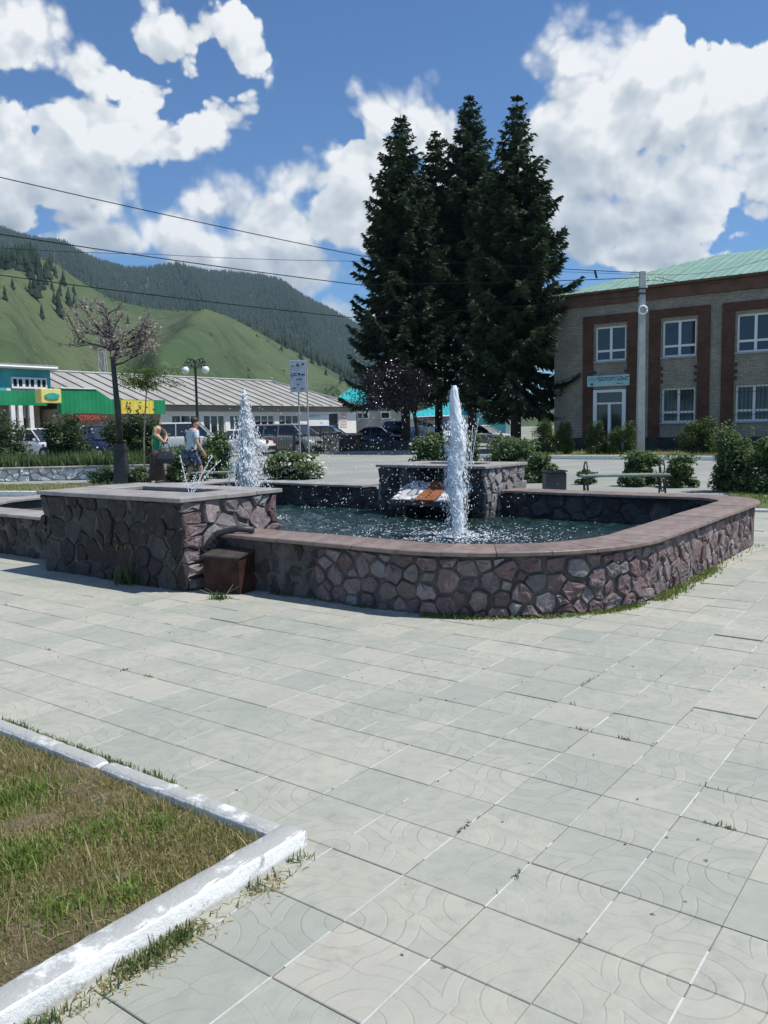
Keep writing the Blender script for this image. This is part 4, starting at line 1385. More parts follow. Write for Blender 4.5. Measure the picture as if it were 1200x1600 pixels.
# weeds at the foot of the fountain
def foot(s0, s1, n, wid, l, w, m, dens=1.0, lean=.7):
    t = RNG.uniform(s0, s1, n)
    cl = np.clip(patchy(t * 3.2, t * 0 + s0, 1.3, int(s0 * 10)) * .6 + .45, 0.02, 1) * dens
    t = t[RNG.random(n) < cl]
    P = []
    for q in t:
        u, v = path_at(q, abs(RNG.normal(0, wid)) + .01)
        P.append(W(u, v, 0))
    g_ = blades('weeds', np.array(P), l, w, m, lean); g_['kind'] = 'stuff'
foot(2.3, 4.3, 4200, .030, .032, .010, M['weed_bright'], 1.0, 1.0)
foot(4.3, 7.9, 6500, .05, .040, .011, M['weed_bright'], 1.0, 1.0)
foot(.7, 2.3, 900, .02, .035, .006, M['weed'], .6)
def tall_weed(px, py, label, h, n, seed, spread=.10, seedy=True):
    p = gp(px, py, 0); rg = np.random.default_rng(seed)
    w_ = empty('tall_weed', p, 0, label, 'weed')
    P = np.stack([rg.normal(0, spread, n), rg.normal(0, spread * .5, n), np.zeros(n)], 1)
    blades('leaf_blades', P, h * .62, .011, M['weed'], .55, w_, 1.6, rg)
    mb = MB()
    for i in range(7):
        a = rg.uniform(0, 6.3); l = rg.uniform(.1, .3)
        x, y = rg.normal(0, spread * .6), rg.normal(0, spread * .3)
        mb.tube([(x, y, 0), (x + math.cos(a) * l * .3, y + math.sin(a) * l * .2, h * .5), (x + math.cos(a) * l * .7, y + math.sin(a) * l * .5, h * rg.uniform(.85, 1.1))], [.003, .0025, .0015], 4)
    mb.build('stalk', M['weed'], w_)
    if not seedy: return
    k = 90
    a = rg.uniform(0, 6.3, k); l = rg.uniform(.02, .16, k)
    P = np.stack([np.cos(a) * l, np.sin(a) * l * .6, h * rg.uniform(.8, 1.12, k)], 1)
    blades('seed_head', P, .045, .006, M['straw'], .9, w_, 1.0, rg)
tall_weed(207, 912, 'tall seeding grass clump against the shaded front of the near stone box', .40, 150, 4, .085)
tall_weed(243, 905, 'low leaning weed right of the tall grass clump by the stone box', .22, 60, 6, .06)
tall_weed(345, 936, 'small green weed growing under the brown metal box', .10, 60, 7, .05, False)

# ------------------------------------------------------------------ right-hand brick building (facade on v = FV, facing -v)
FV = 39.3
bldA = empty('brick_building', W(0, FV, 0), RZ, 'two-storey pale brick building with red brick window surrounds and green metal roof', 'building')
def fa(px, py):
    return on_v(px, py, FV)
uL, _z = fa(866, 600); uR = 16.0
zE = fa(1100, 438)[1]                       # eave
zP = fa(1080, 683)[1]                       # plinth top
zF = zE - .62
cols_px = [(916, 992, 931, 977), (1019, 1105, 1035, 1088), (1136, 1246, 1152, 1222)]
D = 12.0
# outer wall with real openings: built as strips round each window
wins = []
wu = []
for (s0, s1, w0, w1_) in cols_px:
    y = 530
    a, b, c, d = fa(s0, y)[0], fa(s1, y)[0], fa(w0, y)[0], fa(w1_, y)[0]
    wu.append((a, b, c, d))
pit = wu[1][2] - wu[0][2]; pit2 = wu[2][2] - wu[1][2]
ww = wu[1][3] - wu[1][2]
print('facade cols', [[round(q, 2) for q in r_] for r_ in wu], 'z', zE, zP)
zu0, zu1 = fa(1060, 557)[1], fa(1060, 500)[1]
zl0, zl1 = fa(1060, 660)[1], fa(1060, 606)[1]
zd1 = fa(950, 609)[1]
colsA = []
p_ = (pit + pit2) / 2
for i in range(-1, 9):
    c0 = wu[1][2] + i * p_
    if c0 - .6 < uL + .3 or c0 + ww > uR - .3: continue
    colsA.append((c0, c0 + ww, i == -1))
mb = MB()
T_ = .35
xs = [uL] + [q for c in colsA for q in (c[0], c[1])] + [uR]
for i in range(0, len(xs), 2): mb.box(xs[i], 0, zP, xs[i + 1], T_, zE)
for (a, b, door) in colsA:
    if door: segs = [(zd1, zu0), (zu1, zE)]
    else: segs = [(zP, zl0), (zl1, zu0), (zu1, zE)]
    for s0, s1 in segs: mb.box(a, 0, s0, b, T_, s1)
mb.box(uL, T_, zP, uL + T_, D, zE); mb.box(uR - T_, T_, zP, uR, D, zE); mb.box(uL + T_, D - T_, zP, uR - T_, D, zE)
mb.build('wall', M['brick_pale'], bldA)
mb = MB()
xs = [uL - .06] + [q for c in colsA if c[2] for q in (c[0], c[1])] + [uR + .06]
for i in range(0, len(xs), 2): mb.box(xs[i], -.06, -.1, xs[i + 1], T_ + .003, zP)
mb.box(uL - .06, T_ + .004, -.1, uL + .3, D, zP)
mb.build('plinth', M['plinth'], bldA)
MB().box(uL + .3, D * .5, .0, uR - .3, D * .5 + .1, zE - .2).build('inner_wall', mat('dim_room', (.10, .10, .095), (.14, .14, .13), .9), bldA)
MB().box(uL + .3, T_ + .01, (zl1 + zu0) / 2, uR - .3, D * .5 - .01, (zl1 + zu0) / 2 + .2).build('floor_slab', M['plinth'], bldA)
# red brick surrounds, proud of the wall, toothed on the inner side
for (a, b, door) in colsA:
    fr_ = .62
    mb = MB()
    z0 = zP
    for (x0, x1, sgn) in ((a - fr_, a - .08, 1), (b + .08, b + fr_, -1)):
        mb.box(x0, -.065, z0, x1, -.002, zu1 + .55)
        z = zl1 + .25
        while z < zu0 - .3:
            if sgn == 1: mb.box(x1 + .001, -.064, z, x1 + .13, -.002, z + .15)
            else: mb.box(x0 - .13, -.064, z, x0 - .001, -.002, z + .15)
            z += .30
    mb.box(a - .078, -.065, zu1 + .16, b + .078, -.002, zu1 + .55)
    mb.build('brick_surround', M['brick_red'], bldA)
    # windows
    lows = [] if door else [(zl0, zl1, True)]
    for (s0, s1, grille) in [(zu0, zu1, False)] + lows:
        w_ = MB()
        yy0, yy1 = .10, .17; t = .085
        w_.box(a, yy0, s0, a + t, yy1, s1); w_.box(b - t, yy0, s0, b, yy1, s1)
        w_.box(a + t, yy0, s0, b - t, yy1, s0 + t); w_.box(a + t, yy0, s1 - t, b - t, yy1, s1)
        mid = (a + b) / 2; zt2 = s0 + (s1 - s0) * .30
        w_.box(mid - .06, yy0 - .004, s0 + t, mid + .06, yy1, s1 - t)
        w_.box(a + t, yy0 + .003, zt2 - .05, mid - .06, yy1, zt2 + .05); w_.box(mid + .06, yy0 + .003, zt2 - .05, b - t, yy1, zt2 + .05)
        wf = w_.build('window', M['pvc'], bldA)
        for (x0, x1) in ((a + t, mid - .06), (mid + .06, b - t)):
            for (q0, q1) in ((s0 + t, zt2 - .05), (zt2 + .05, s1 - t)):
                g_ = MB(); tl = random.uniform(-.012, .012)
                g_.add([(x0, .135 + tl, q0), (x1, .135 - tl, q0), (x1, .135 - tl + .01, q1), (x0, .135 + tl + .01, q1)], [(0, 1, 2, 3)])
                g_.build('pane', M['glass_sky'] if not grille else M['glass'], wf)
        s_ = MB().box(a - .06, -.09, s0 - .07, b + .06, .10, s0 - .003); s_.build('sill', M['steel_grey'], wf)
        if random.random() < .7:
            cx = a + t + .05 if random.random() < .5 else mid + .1
            MB().box(cx, .22, s0 + .1, cx + .35, .25, s1 - .1).build('curtain', mat('curtain', (.35, .36, .33), (.45, .45, .42), .9), wf)
        if grille:
            gr = MB()
            n_ = 9
            for i in range(1, n_):
                x = a + (b - a) * i / n_
                gr.box(x - .008, .03, s0 + .03, x + .008, .046, s1 - .03)
            for z in (s0 + .3, s1 - .3): gr.box(a, .047, z, b, .06, z + .02)
            gr.build('grille', M['iron'], wf)
    if door:
        d_ = MB(); t = .13
        d_.box(a - .05, -.10, .05, a + t, .12, zd1); d_.box(b - t, -.10, .05, b + .05, .12, zd1)
        d_.box(a + t, -.10, zd1 - t, b - t, .12, zd1)
        mid = (a + b) / 2; zt2 = zd1 - .62
        d_.box(a + t, -.08, zt2 - .09, b - t, .10, zt2)
        d_.box(mid - .07, -.08, .05, mid + .07, .10, zt2 - .09)
        df = d_.build('door', M['pvc'], bldA)
        g_ = MB()
        for (x0, x1, q0, q1) in ((a + t, mid - .07, .1, zt2 - .09), (mid + .07, b - t, .1, zt2 - .09), (a + t, b - t, zt2, zd1 - t)):
            g_.add([(x0, .02, q0), (x1, .02, q0), (x1, .02, q1), (x0, .02, q1)], [(0, 1, 2, 3)])
        g_.build('door_glass', M['glass'], df)
# cornice and roof
MB().box(uL - .12, -.14, zF, uR + .12, -.003, zE - .10).build('cornice', M['fascia'], bldA)
MB().box(uL - .30, -.45, zE - .095, uR + .3, D + .4, zE).build('eave', M['fascia'], bldA)
rz_ = zE + 2.15
rf = MB()
rf.add([(uL - .35, -.5, zE + .005), (uR + .35, -.5, zE + .005), (uR + .35, D + .5, zE + .005), (uL - .35, D + .5, zE + .005), (uL + 6.2, D / 2, rz_), (uR - 6.2, D / 2, rz_)],
       [(0, 1, 5, 4), (1, 2, 5), (2, 3, 4, 5), (3, 0, 4), (3, 2, 1, 0)])
rfo = rf.build('roof', M['roof_green'], bldA)
rb = MB()
nr = int((uR - uL) / .55)
for i in range(nr):                         # standing seams
    x = uL + .2 + i * .55
    t = 1.0
    if x < uL + 6.2: t = max(0.02, (x - uL + .35) / 6.55)
    if x > uR - 6.2: t = max(0.02, (uR + .35 - x) / 6.55)
    y1 = -.5 + (D / 2 + .5) * t; z1 = zE + .005 + (rz_ - zE) * t
    rb = MB(); rb.add([(x - .018, -.5, zE + .01), (x + .018, -.5, zE + .01), (x + .018, y1, z1), (x - .018, y1, z1), (x - .018, -.5, zE + .045), (x + .018, -.5, zE + .045), (x + .018, y1, z1 + .035), (x - .018, y1, z1 + .035)],
           [(4, 5, 6, 7), (0, 4, 7, 3), (1, 2, 6, 5), (0, 1, 5, 4)])
    rb.build('roof_seam', M['roof_green'], rfo)

def text_mesh(s, size, m, parent, loc, rot, name='lettering', bold=0.0, ext=.006):
    cu = bpy.data.curves.new(name, 'FONT')
    cu.body = s; cu.size = size; cu.extrude = ext; cu.align_x = 'CENTER'; cu.offset = bold
    t = bpy.data.objects.new(name + '_src', cu); COL.objects.link(t)
    dg = bpy.context.evaluated_depsgraph_get()
    me = bpy.data.meshes.new_from_object(t.evaluated_get(dg))
    bpy.data.objects.remove(t); bpy.data.curves.remove(cu)
    me.materials.clear(); me.materials.append(m)
    o = bpy.data.objects.new(name, me)
    link(o, parent); o.location = loc; o.rotation_euler = rot
    return o
# sign over the door
sa, sz1 = fa(919, 588); sb, _ = fa(985, 585); _, sz0 = fa(919, 605)
sg = empty('shop_sign', W((sa + sb) / 2, FV - .10, (sz0 + sz1) / 2), RZ, 'pale blue name board above the white framed glass door', 'sign')
hw, hh = (sb - sa) / 2, (sz1 - sz0) / 2
MB().bbox(-hw, -.035, -hh, hw, .02, hh, .01).build('board', M['sign_blue'], sg)
text_mesh('"БЕЛОВОДЬЕ"', hh * .90, M['ink'], sg, (hw * .24, -.037, hh * .0), (PI / 2, 0, 0), bold=.004)
mb = MB()
for i in range(3): mb.box(-hw * .93 + i * .02, -.042, hh * (.5 - i * .22), -hw * .55, -.036, hh * (.55 - i * .22))
mb.box(hw * .4, -.042, -hh * .62, hw * .75, -.036, -hh * .52)
mb.build('small_print', M['ink'], sg)
MB().lathe([(hh * .24, 0), (hh * .24, .006), (hh * .13, .007)], 14).build('emblem', M['ink'], sg).matrix_local = Matrix.Translation((-hw * .76, -.036, -hh * .55)) @ Matrix.Rotation(PI / 2, 4, 'X')

# strip of soil and the kerb in front of it
k0 = gp(780, 715); k1 = gp(1250, 722)
def uvg(p): return to_uv(p[0], p[1])
ku0, kv0 = uvg(gp(866, 717)); ku1, kv1 = uvg(gp(1123, 719.5))
kvm = (kv0 + kv1) / 2
rk = empty('road_kerb', W(-18, kvm, 0), RZ); rk['kind'] = 'structure'
for i in range(38):
    MB().bbox(i * 1.0 + .006, 0, -.05, i * 1.0 + .994, .16, .15, .012).build('kerb_stone', M['wash'], rk)
uvsheet('verge', [(-18, kvm + .155), (22, kvm + .155), (22, FV - .05), (-18, FV - .05)], .09, M['turf'])
lp = [(-18, kvm + .3), (22, FV - .3)]
n = 16000
u = RNG.uniform(-16, 12, n); v = RNG.uniform(kvm + .25, FV - .2, n)
k = RNG.random(n) < np.clip(.45 + .5 * patchy(u, v, .6, 5), .05, 1)
g = blades('verge_grass', uvpts(u[k], v[k], np.full(k.sum(), .09)), .16, .02, M['grass'], .7); g['kind'] = 'stuff'

# concrete pole
pp = gp(1000, 711); top = at(1016, 424, pp.y)
pl_ = empty('utility_pole', pp, 0, 'tall pale concrete pole carrying wires before the brick building', 'utility pole')
Hp = top.z
mb = MB().add([(-.17, -.13, -.1), (.17, -.13, -.1), (.17, .13, -.1), (-.17, .13, -.1), (-.11, -.09, Hp), (.11, -.09, Hp), (.11, .09, Hp), (-.11, .09, Hp)],
              [(0, 3, 2, 1), (4, 5, 6, 7), (0, 1, 5, 4), (1, 2, 6, 5), (2, 3, 7, 6), (3, 0, 4, 7)])
mb.build('pole', M['concrete'], pl_)
mb = MB()
for z in (Hp - .75, Hp - .95): mb.box(-.19, -.15, z, .19, .15, z + .05)
mb.box(-.05, -.04, Hp + .001, .02, .04, Hp + .35, Matrix.Rotation(-.25, 4, 'Y'))
mb.tube([(-.1, 0, Hp - .4), (.6, .1, Hp - .34), (.95, .1, Hp - .40)], .02, 5)
mb.build('bracket', M['iron'], pl_)['kind'] = 'stuff'
mb = MB()
for (x, z) in ((.28, Hp - .33), (.6, Hp - .28), (.95, Hp - .34), (-.25, Hp - .2), (.2, Hp - .72)): mb.lathe([(.03, 0), (.05, .03), (.035, .07), (.05, .10), (.02, .13)], 8, (x, .05, z))
mb.build('insulator', M['wash'], pl_)
mb = MB()
zr = Hp - 1.62
mb.tube([(.17 * math.cos(t), -.14, zr + .17 * math.sin(t)) for t in np.linspace(0, 2 * PI, 15)], .05, 6)
mb.build('lamp_ring', M['white'], pl_, True)

# overhead wires strung from the pole to the left
def wire(pts, label, rad=.014, name='overhead_wire', grp='wires overhead'):
    P = []
    for i in range(len(pts) - 1):
        a, b, sag = pts[i][0], pts[i + 1][0], pts[i][1]
        for k in range(14):
            t = k / 14
            q = a.lerp(b, t); P.append(q - Vector((0, 0, sag * 4 * t * (1 - t))))
    P.append(pts[-1][0])
    c = P[0].copy()
    o = MB().tube([q - c for q in P], rad, 5).build(name, M['wire'])
    o.location = c
    return tag(o, label, 'wire', grp)
def run(lx, ly, mx, my, rz2, label, rad=.015, Yl=25.0, Ym=32.5):
    a = at(lx, ly, Yl); m_ = at(mx, my, Ym)
    e = Vector((pp.x, pp.y, rz2))
    a2 = a + (a - m_) * 1.6
    a2.z = a.z + .2
    return wire([(a2, .25), (a, .05), (m_, .05), (e, 0)], label, rad)
run(0, 277, 565, 400, Hp - .05, 'topmost thick wire crossing the sky and clouds')
run(0, 366, 560, 445, Hp - .25, 'second thick wire skimming the top of the wooded hill', .016)
run(0, 430, 558, 497, Hp - 1.0, 'lowest wire crossing in front of the wooded ridge', .014)
run(236, 397, 560, 408, Hp - .12, 'thin wire between the two thick upper wires', .008, 29.0, 32.5)
e = Vector((pp.x + .6, pp.y + .1, Hp - .2))
q_ = W(uR - 2, FV - .2, zE - .3)
wire([(e, .15), (W(wu[1][3] + 1.0, FV - .1, zE - .2), 0)], 'short wire from the pole to the brick building', .012)
wire([(Vector((pp.x, pp.y, Hp - .1)), .5), (at(1280, 372, 34), 0)], 'faint wire leaving the pole over the green roof', .008)

# ------------------------------------------------------------------ left long white building (facade on u = GU, facing +u)
GU = -44.4
def ga(px, py):
    return on_u(px, py, GU)
vN, _ = ga(100, 640); vF, _ = ga(556, 640)
zg = (ga(260, 631)[1] + ga(530, 636)[1]) / 2
zfb = (ga(270, 641)[1] + ga(500, 645)[1]) / 2
print('left bld v', vN, vF, 'eave', zg, zfb)
Mg = Matrix(((BX[0], AX[0], 0, 0), (BX[1], AX[1], 0, 0), (0, 0, 1, 0), (0, 0, 0, 1)))
bldB = empty('market_hall', W(GU, vN, 0), RZ, 'long low cream building with pale grey ribbed roof and taupe band', 'building')
L = vF - vN; DB = 13.0
wins = []
for (x0, x1) in ((268, 313), (318, 352), (359, 383), (398, 429), (436, 467)):
    wins.append((ga(x0, 655)[0] - vN, ga(x1, 655)[0] - vN))
wz1 = ga(400, 648)[1]; wz0 = wz1 - 1.55
door = (ga(514, 655)[0] - vN, ga(529, 655)[0] - vN)
ops = [(a, b, wz0, wz1) for a, b in wins] + [(door[0], door[1], .05, wz1 + .1)]
mb = MB()
y = 0.0
for (a, b, q0, q1) in ops:
    mb.box(-.3, y, -.1, 0, a, zfb); mb.box(-.3, a, -.1, 0, b, q0); mb.box(-.3, a, q1, 0, b, zfb); y = b
mb.box(-.3, y, -.1, 0, L, zfb)
mb.box(-DB, 0, -.1, -.3, .3, zg); mb.box(-DB, L - .3, -.1, -.303, L - .003, zg); mb.box(-DB, .3, -.1, -DB + .3, L - .31, zg)
mb.build('wall', M['wall_white'], bldB)
MB().box(-.36, -.05, zfb + .002, .07, L + .05, zg - .05).build('fascia', M['fascia_grey'], bldB)
MB().box(-DB + .4, .4, -.05, -3.5, L - .4, .02).build('floor', M['plinth'], bldB)
MB().box(-3.5, .4, .03, -3.4, L - .4, zg - .1).build('inner_wall', M['wall_grey'], bldB)
for i, (a, b) in enumerate(wins):
    w_ = MB(); t = .09
    w_.box(-.14, a, wz0, -.06, a + t, wz1); w_.box(-.14, b - t, wz0, -.06, b, wz1); w_.box(-.14, a + t, wz0, -.06, b - t, wz0 + t); w_.box(-.14, a + t, wz1 - t, -.06, b - t, wz1)
    for k in (1, 2):
        yy = a + (b - a) * k / 3
        w_.box(-.139, yy - .05, wz0 + t, -.055, yy + .05, wz1 - t)
    wf = w_.build('window', M['pvc'], bldB)
    for k in range(3):
        y0 = a + (b - a) * k / 3 + .05; y1 = a + (b - a) * (k + 1) / 3 - .05
        g_ = MB().add([(-.10, y0, wz0 + t), (-.10, y1, wz0 + t), (-.10, y1, wz1 - t), (-.10, y0, wz1 - t)], [(0, 1, 2, 3)])
        g_.build('pane', M['glass'], wf)
        if (i + k) % 3 == 0: MB().box(-.30, y0, wz0 + .1, -.25, y1, wz1 - .1).build('blind', mat('blind', (.42, .42, .38), None, .9), wf)
    MB().box(-.10, a - .05, wz0 - .06, .05, b + .05, wz0 - .003).build('sill', M['steel_grey'], wf)
MB().box(-.2, door[0] + .02, .05, -.12, door[1] - .02, wz1 + .08).build('door', M['trim'], bldB)
# roof: long pitch facing the square, hipped at the far end
rv0 = -22.0
zr = on_u(274, 589.5, GU - 6.5)[1]; rend = on_u(424, 595, GU - 6.5)[0] - vN
print('roof ridge', zr, 'eave', zg, 'ridge end', rend, 'len', L)
rf = MB()
ov = .55
rf.add([(ov, rv0, zg - .02), (ov, L + ov, zg - .02), (-6.5, rend, zr), (-6.5, rv0, zr), (-DB - ov, rv0, zg - .02), (-DB - ov, L + ov, zg - .02)],
       [(0, 1, 2, 3), (1, 5, 2), (5, 4, 3, 2), (0, 3, 4), (0, 4, 5, 1)])
roofB = rf.build('roof', M['slate'], bldB)
M['slate_joint'] = mat('slate_joint', (.205, .20, .18), (.25, .245, .225), .9, 2.0)
yy = rv0 + 1
while yy < L:
    t = 1.0 if yy < rend else max(.02, (L + ov - yy) / (L + ov - rend))
    x1 = ov + (-6.5 - ov) * t; z1 = zg - .02 + (zr - zg + .02) * t
    for (a, b, dz) in ((yy, yy + .06, .055),):
        mb = MB(); mb.add([(ov, a, zg), (ov, b, zg), (x1, b, z1 + .02), (x1, a, z1 + .02), (ov, a, zg + dz), (ov, b, zg + dz), (x1, b, z1 + .02 + dz), (x1, a, z1 + .02 + dz)],
               [(4, 5, 6, 7), (0, 4, 7, 3), (1, 2, 6, 5), (0, 1, 5, 4)])
        mb.build('roof_rib', M['slate_joint'], roofB)
    yy += 1.15
mb = MB().tube([(-6.5, rv0, zr + .05), (-6.5, rend, zr + .05), (ov, L + ov, zg + .03)], .09, 6)
mb.build('ridge_cap', M['steel_grey'], roofB)
# posters on the wall
for (x0, x1, y0, y1, m_, lab) in ((480, 513, 648, 671, 'white', 'large pale poster on the cream wall left of its dark door'), (531, 542, 645, 667, 'white', 'red and white price board on the cream wall right of its dark door')):
    v0_, zz1 = ga(x0, y0); v1_, zz0 = ga(x1, y1)
    po = empty('wall_poster', W(GU + .012, (v0_ + v1_) / 2, (zz0 + zz1) / 2), RZ, lab, 'poster')
    hw, hh = (v1_ - v0_) / 2, abs(zz1 - zz0) / 2
    MB().box(0, -hw, -hh, .03, hw, hh).build('board', M[m_], po)
    mb = MB()
    if 'red' in lab:
        for k in range(4):
            z = hh * (.75 - k * .48)
            for (a, b, c, d) in ((-.8, .8, .14, .18), (-.8, .8, -.18, -.14)): mb.box(.031, a * hw, z + c * hh, .036, b * hw, z + d * hh)
            for (a, b) in ((-.8, -.7), (.7, .8)): mb.box(.031, a * hw, z - .14 * hh, .036, b * hw, z + .14 * hh)
            mb.box(.031, -.55 * hw, z - .05 * hh, .036, .5 * hw, z + .05 * hh)
        mb.build('red_print', M['ink_red'], po)
    else:
        mb.box(.031, -.9 * hw, .72 * hh, .036, .1 * hw, .95 * hh); mb.box(.031, -.8 * hw, -.85 * hh, .036, .0 * hw, -.6 * hh); mb.box(.031, .2 * hw, -.2 * hh, .036, .4 * hw, .0 * hh)
        mb.build('print', M['sign_grey'], po)

# green and yellow shop front before the left end of the hall
SU = GU + 2.0
def sa_(px, py): return on_u(px, py, SU)
shop = empty('green_shop', W(SU, 0, 0), RZ, 'shop with green and yellow ribbed parapet and maroon doorway', 'shop')
def strip(name, m, x0, x1, yt, yb, off=0.0, th=.35):
    v0_, zt0 = sa_(x0, yt); v1_, _ = sa_(x1, yt); _, zb0 = sa_(x0, yb)
    return MB().box(-th + off, v0_, zb0, off, v1_, zt0).build(name, m, shop)
_, zt1 = sa_(100, 607); vA, _ = sa_(94, 607); vB, _ = sa_(150, 607); vC, _ = sa_(173, 624); vD, _ = sa_(258, 627)
_, zb1 = sa_(120, 647); _, zt2 = sa_(183, 624)
poly = [(vA, zb1), (vD, zb1), (vD, zt2), (vC, zt2), (vB, zt1), (vA, zt1)]
MB().prism(poly, -.4, 0, 'x').build('parapet', M['green_clad'], shop)
yv0, yv1 = sa_(188, 626)[0], sa_(239, 626)[0]
MB().box(.002, yv0, zb1 + .02, .05, yv1, zt2 - .04).build('yellow_panel', M['yellow_clad'], shop)
MB().box(-.002, vA, zt1 + .002, .06, vB, zt1 + .07).build('parapet_cap', M['white'], shop)
vW0 = sa_(-80, 640)[0]
MB().box(-5, vA + .3, 0, -.45, vD - .05, zb1 + .3).build('wall', mat('tan_render', (.34, .25, .17), (.42, .33, .24), .9), shop)
# recessed left part of the parapet
v0_, z0_ = sa_(8, 608); v1_, _ = sa_(57, 608); _, z1_ = sa_(30, 632)
MB().box(-1.9, v0_, z1_, -1.4, vA - .01, z0_).build('parapet', M['green_clad'], shop)
MB().box(-6.0, v0_, 0, -2.2, vA - .01, z1_).build('wall', mat('tan_render2', (.30, .24, .17), (.40, .33, .25), .9), shop)
mb = MB()
for x in (42, 54, 71):
    vv = sa_(x, 640)[0]; mb.box(-1.6, vv - .12, 0, -1.4, vv + .12, z1_)
mb.build('post', M['white'], shop)
vd0, vd1 = sa_(55, 660)[0], sa_(73, 660)[0]
MB().box(-2.2, vd0, .1, -2.12, vd1, 2.3).build('door', M['maroon'], shop)
mb = MB().box(-2.2, vd0, 2.32, -2.10, vd1, 3.0); wf = mb.build('window', M['pvc'], shop)
for k in (0, 1): MB().box(-2.099, vd0 + .15 + k * (vd1 - vd0) / 2, 2.42, -2.09, vd0 + (k + 1) * (vd1 - vd0) / 2 - .12, 2.9).build('pane', M['glass'], wf)
# yellow sign with its oval
so = empty('oval_sign', W(SU + .35, (sa_(57, 620)[0] + sa_(93, 620)[0]) / 2, (sa_(75, 608)[1] + sa_(75, 630)[1]) / 2), RZ + .18, 'yellow box sign with a teal oval above the maroon doorway', 'sign')
hw = (sa_(93, 620)[0] - sa_(57, 620)[0]) / 2; hh = (sa_(75, 608)[1] - sa_(75, 630)[1]) / 2
MB().bbox(-.5, -hw, -hh, 0, hw, hh, .03).build('board', M['yellow'], so)
ovp = [(.72 * hw * math.cos(t), .42 * hh * math.sin(t)) for t in np.linspace(0, 2 * PI, 25)[:-1]]
MB().prism(ovp, .002, .08, 'x').build('oval', M['teal'], so)
# red lettered board under the green parapet
lb = empty('lettered_board', W(SU + .02, sa_(140, 652)[0], sa_(140, 652)[1]), RZ, 'dark maroon board with red letters under the green parapet', 'sign')
hw = (sa_(159, 650)[0] - sa_(122, 650)[0]) / 2
MB().box(-.10, -hw, -.30, 0, hw, .24).build('board', M['maroon'], lb)
text_mesh('ГАСТРОНОМ', .36, M['ink_red'], lb, (.003, 0, -.15), (PI / 2, 0, PI / 2), bold=.006)

# blue and white building with a band of upper windows, behind the shop
BU = SU - 3.2
def ba(px, py): return on_u(px, py, BU)
bb = empty('blue_white_building', W(BU, 0, 0), RZ, 'white and blue building with a row of upper windows at the left edge', 'building')
v1_ = ba(81, 590)[0]; v0_ = ba(-160, 590)[0]
zt = ba(40, 577)[1]; zb = ba(40, 608)[1]
MB().box(-4, v0_, 0, -.35, v1_, zb).build('lower_wall', M['wall_white'], bb)
MB().box(-4, v0_, zb, -.16, v1_, zt).build('upper_wall', M['turq'], bb)
MB().box(-4.2, v0_ - .3, zt + .003, .35, v1_ + .25, zt + .28).build('roof', M['steel_grey'], bb)
mb = MB().tube([(.30, v0_, zt + .10), (.30, v1_ + .2, zt + .10)], .09, 6); mb.build('gutter', M['white'], bb)
x = 74
pw_ = ba(73, 595)[0] - ba(57.5, 595)[0]
vv = ba(73, 595)[0]
wz1_, wz0_ = ba(50, 593)[1], ba(50, 604)[1]
for k in range(10):
    a, b = vv - pw_ + .05, vv - .05
    gap = (k % 3 == 2)
    w_ = MB().box(-.16, a - .1, wz0_ - .12, -.06, b + .1, wz1_ + .12)
    wf = w_.build('window', M['pvc'], bb)
    m_ = (a + b) / 2
    for (p0, p1) in ((a, m_ - .06), (m_ + .06, b)): MB().box(-.058, p0, wz0_, -.05, p1, wz1_).build('pane', M['glass'], wf)
    vv -= pw_ + (.9 if gap else .1)
va, za = ba(-40, 606); vb_, zc = ba(12, 634)
MB().box(.1, va, zc, .4, vb_, za).build('sign_panel', M['turq'], bb)
mb = MB().box(.401, va, (za + zc) / 2 - .3, .44, vb_, (za + zc) / 2 - .1); mb.box(.401, vb_ - .25, zc, .44, vb_, za); mb.box(.401, va, zc - .3, .44, vb_, zc)
mb.build('panel_trim', M['white'], bb)
MB().box(-.3, va, 0, .1, vb_ + 1.5, zc - .32).build('porch', M['wall_grey'], bb)

# small turquoise-roofed kiosk, grey block and white house behind the spruces
def house(name, px0, px1, pyb, pyt, Y, m_wall, label, roof=None, rh=1.2, depth=7.0, wpx=()):
    a = at(px0, pyb, Y); b = at(px1, pyb, Y); zt = at((px0 + px1) / 2, pyt, Y).z
    h_ = empty(name, Vector(((a.x + b.x) / 2, Y, 0)), 0, label, 'building')
    hw = (b.x - a.x) / 2
    MB().box(-hw, 0, -.1, hw, depth, zt).build('wall', m_wall, h_)
    if roof:
        r_ = MB()
        o = .5
        r_.add([(-hw - o, -o, zt), (hw + o, -o, zt), (hw + o, depth + o, zt), (-hw - o, depth + o, zt), (-hw * .25, depth / 2, zt + rh), (hw * .25, depth / 2, zt + rh)],
               [(0, 1, 5, 4), (1, 2, 5), (2, 3, 4, 5), (3, 0, 4), (3, 2, 1, 0)])
        r_.build('roof', roof, h_)
        MB().box(-hw - o, -o - .06, zt - .22, hw + o, -o, zt + .04).build('eave_board', M['pvc'], h_)
    for (x0, x1, y0, y1) in wpx:
        c = at(x0, y0, Y); d = at(x1, y1, Y)
        cx = (a.x + b.x) / 2
        wf = MB().box(c.x - cx - .08, -.07, d.z - .08, d.x - cx + .08, -.003, c.z + .08).build('window', M['pvc'], h_)
        MB().box(c.x - cx, -.09, d.z, d.x - cx, -.071, c.z).build('pane', M['glass'], wf)
    return h_
house('grey_block', 553, 642, 700, 640, 72, M['wall_grey'], 'plain grey walled block with two small windows behind parked cars', None, wpx=((559, 566, 646, 653), (568, 575, 646, 653), (596, 608, 645, 653)))
house('turquoise_roof_house', 520, 592, 700, 633, 84, M['turq'], 'house with bright turquoise hipped roof beyond the cream building', M['turq_roof'], 1.9, 8, ())
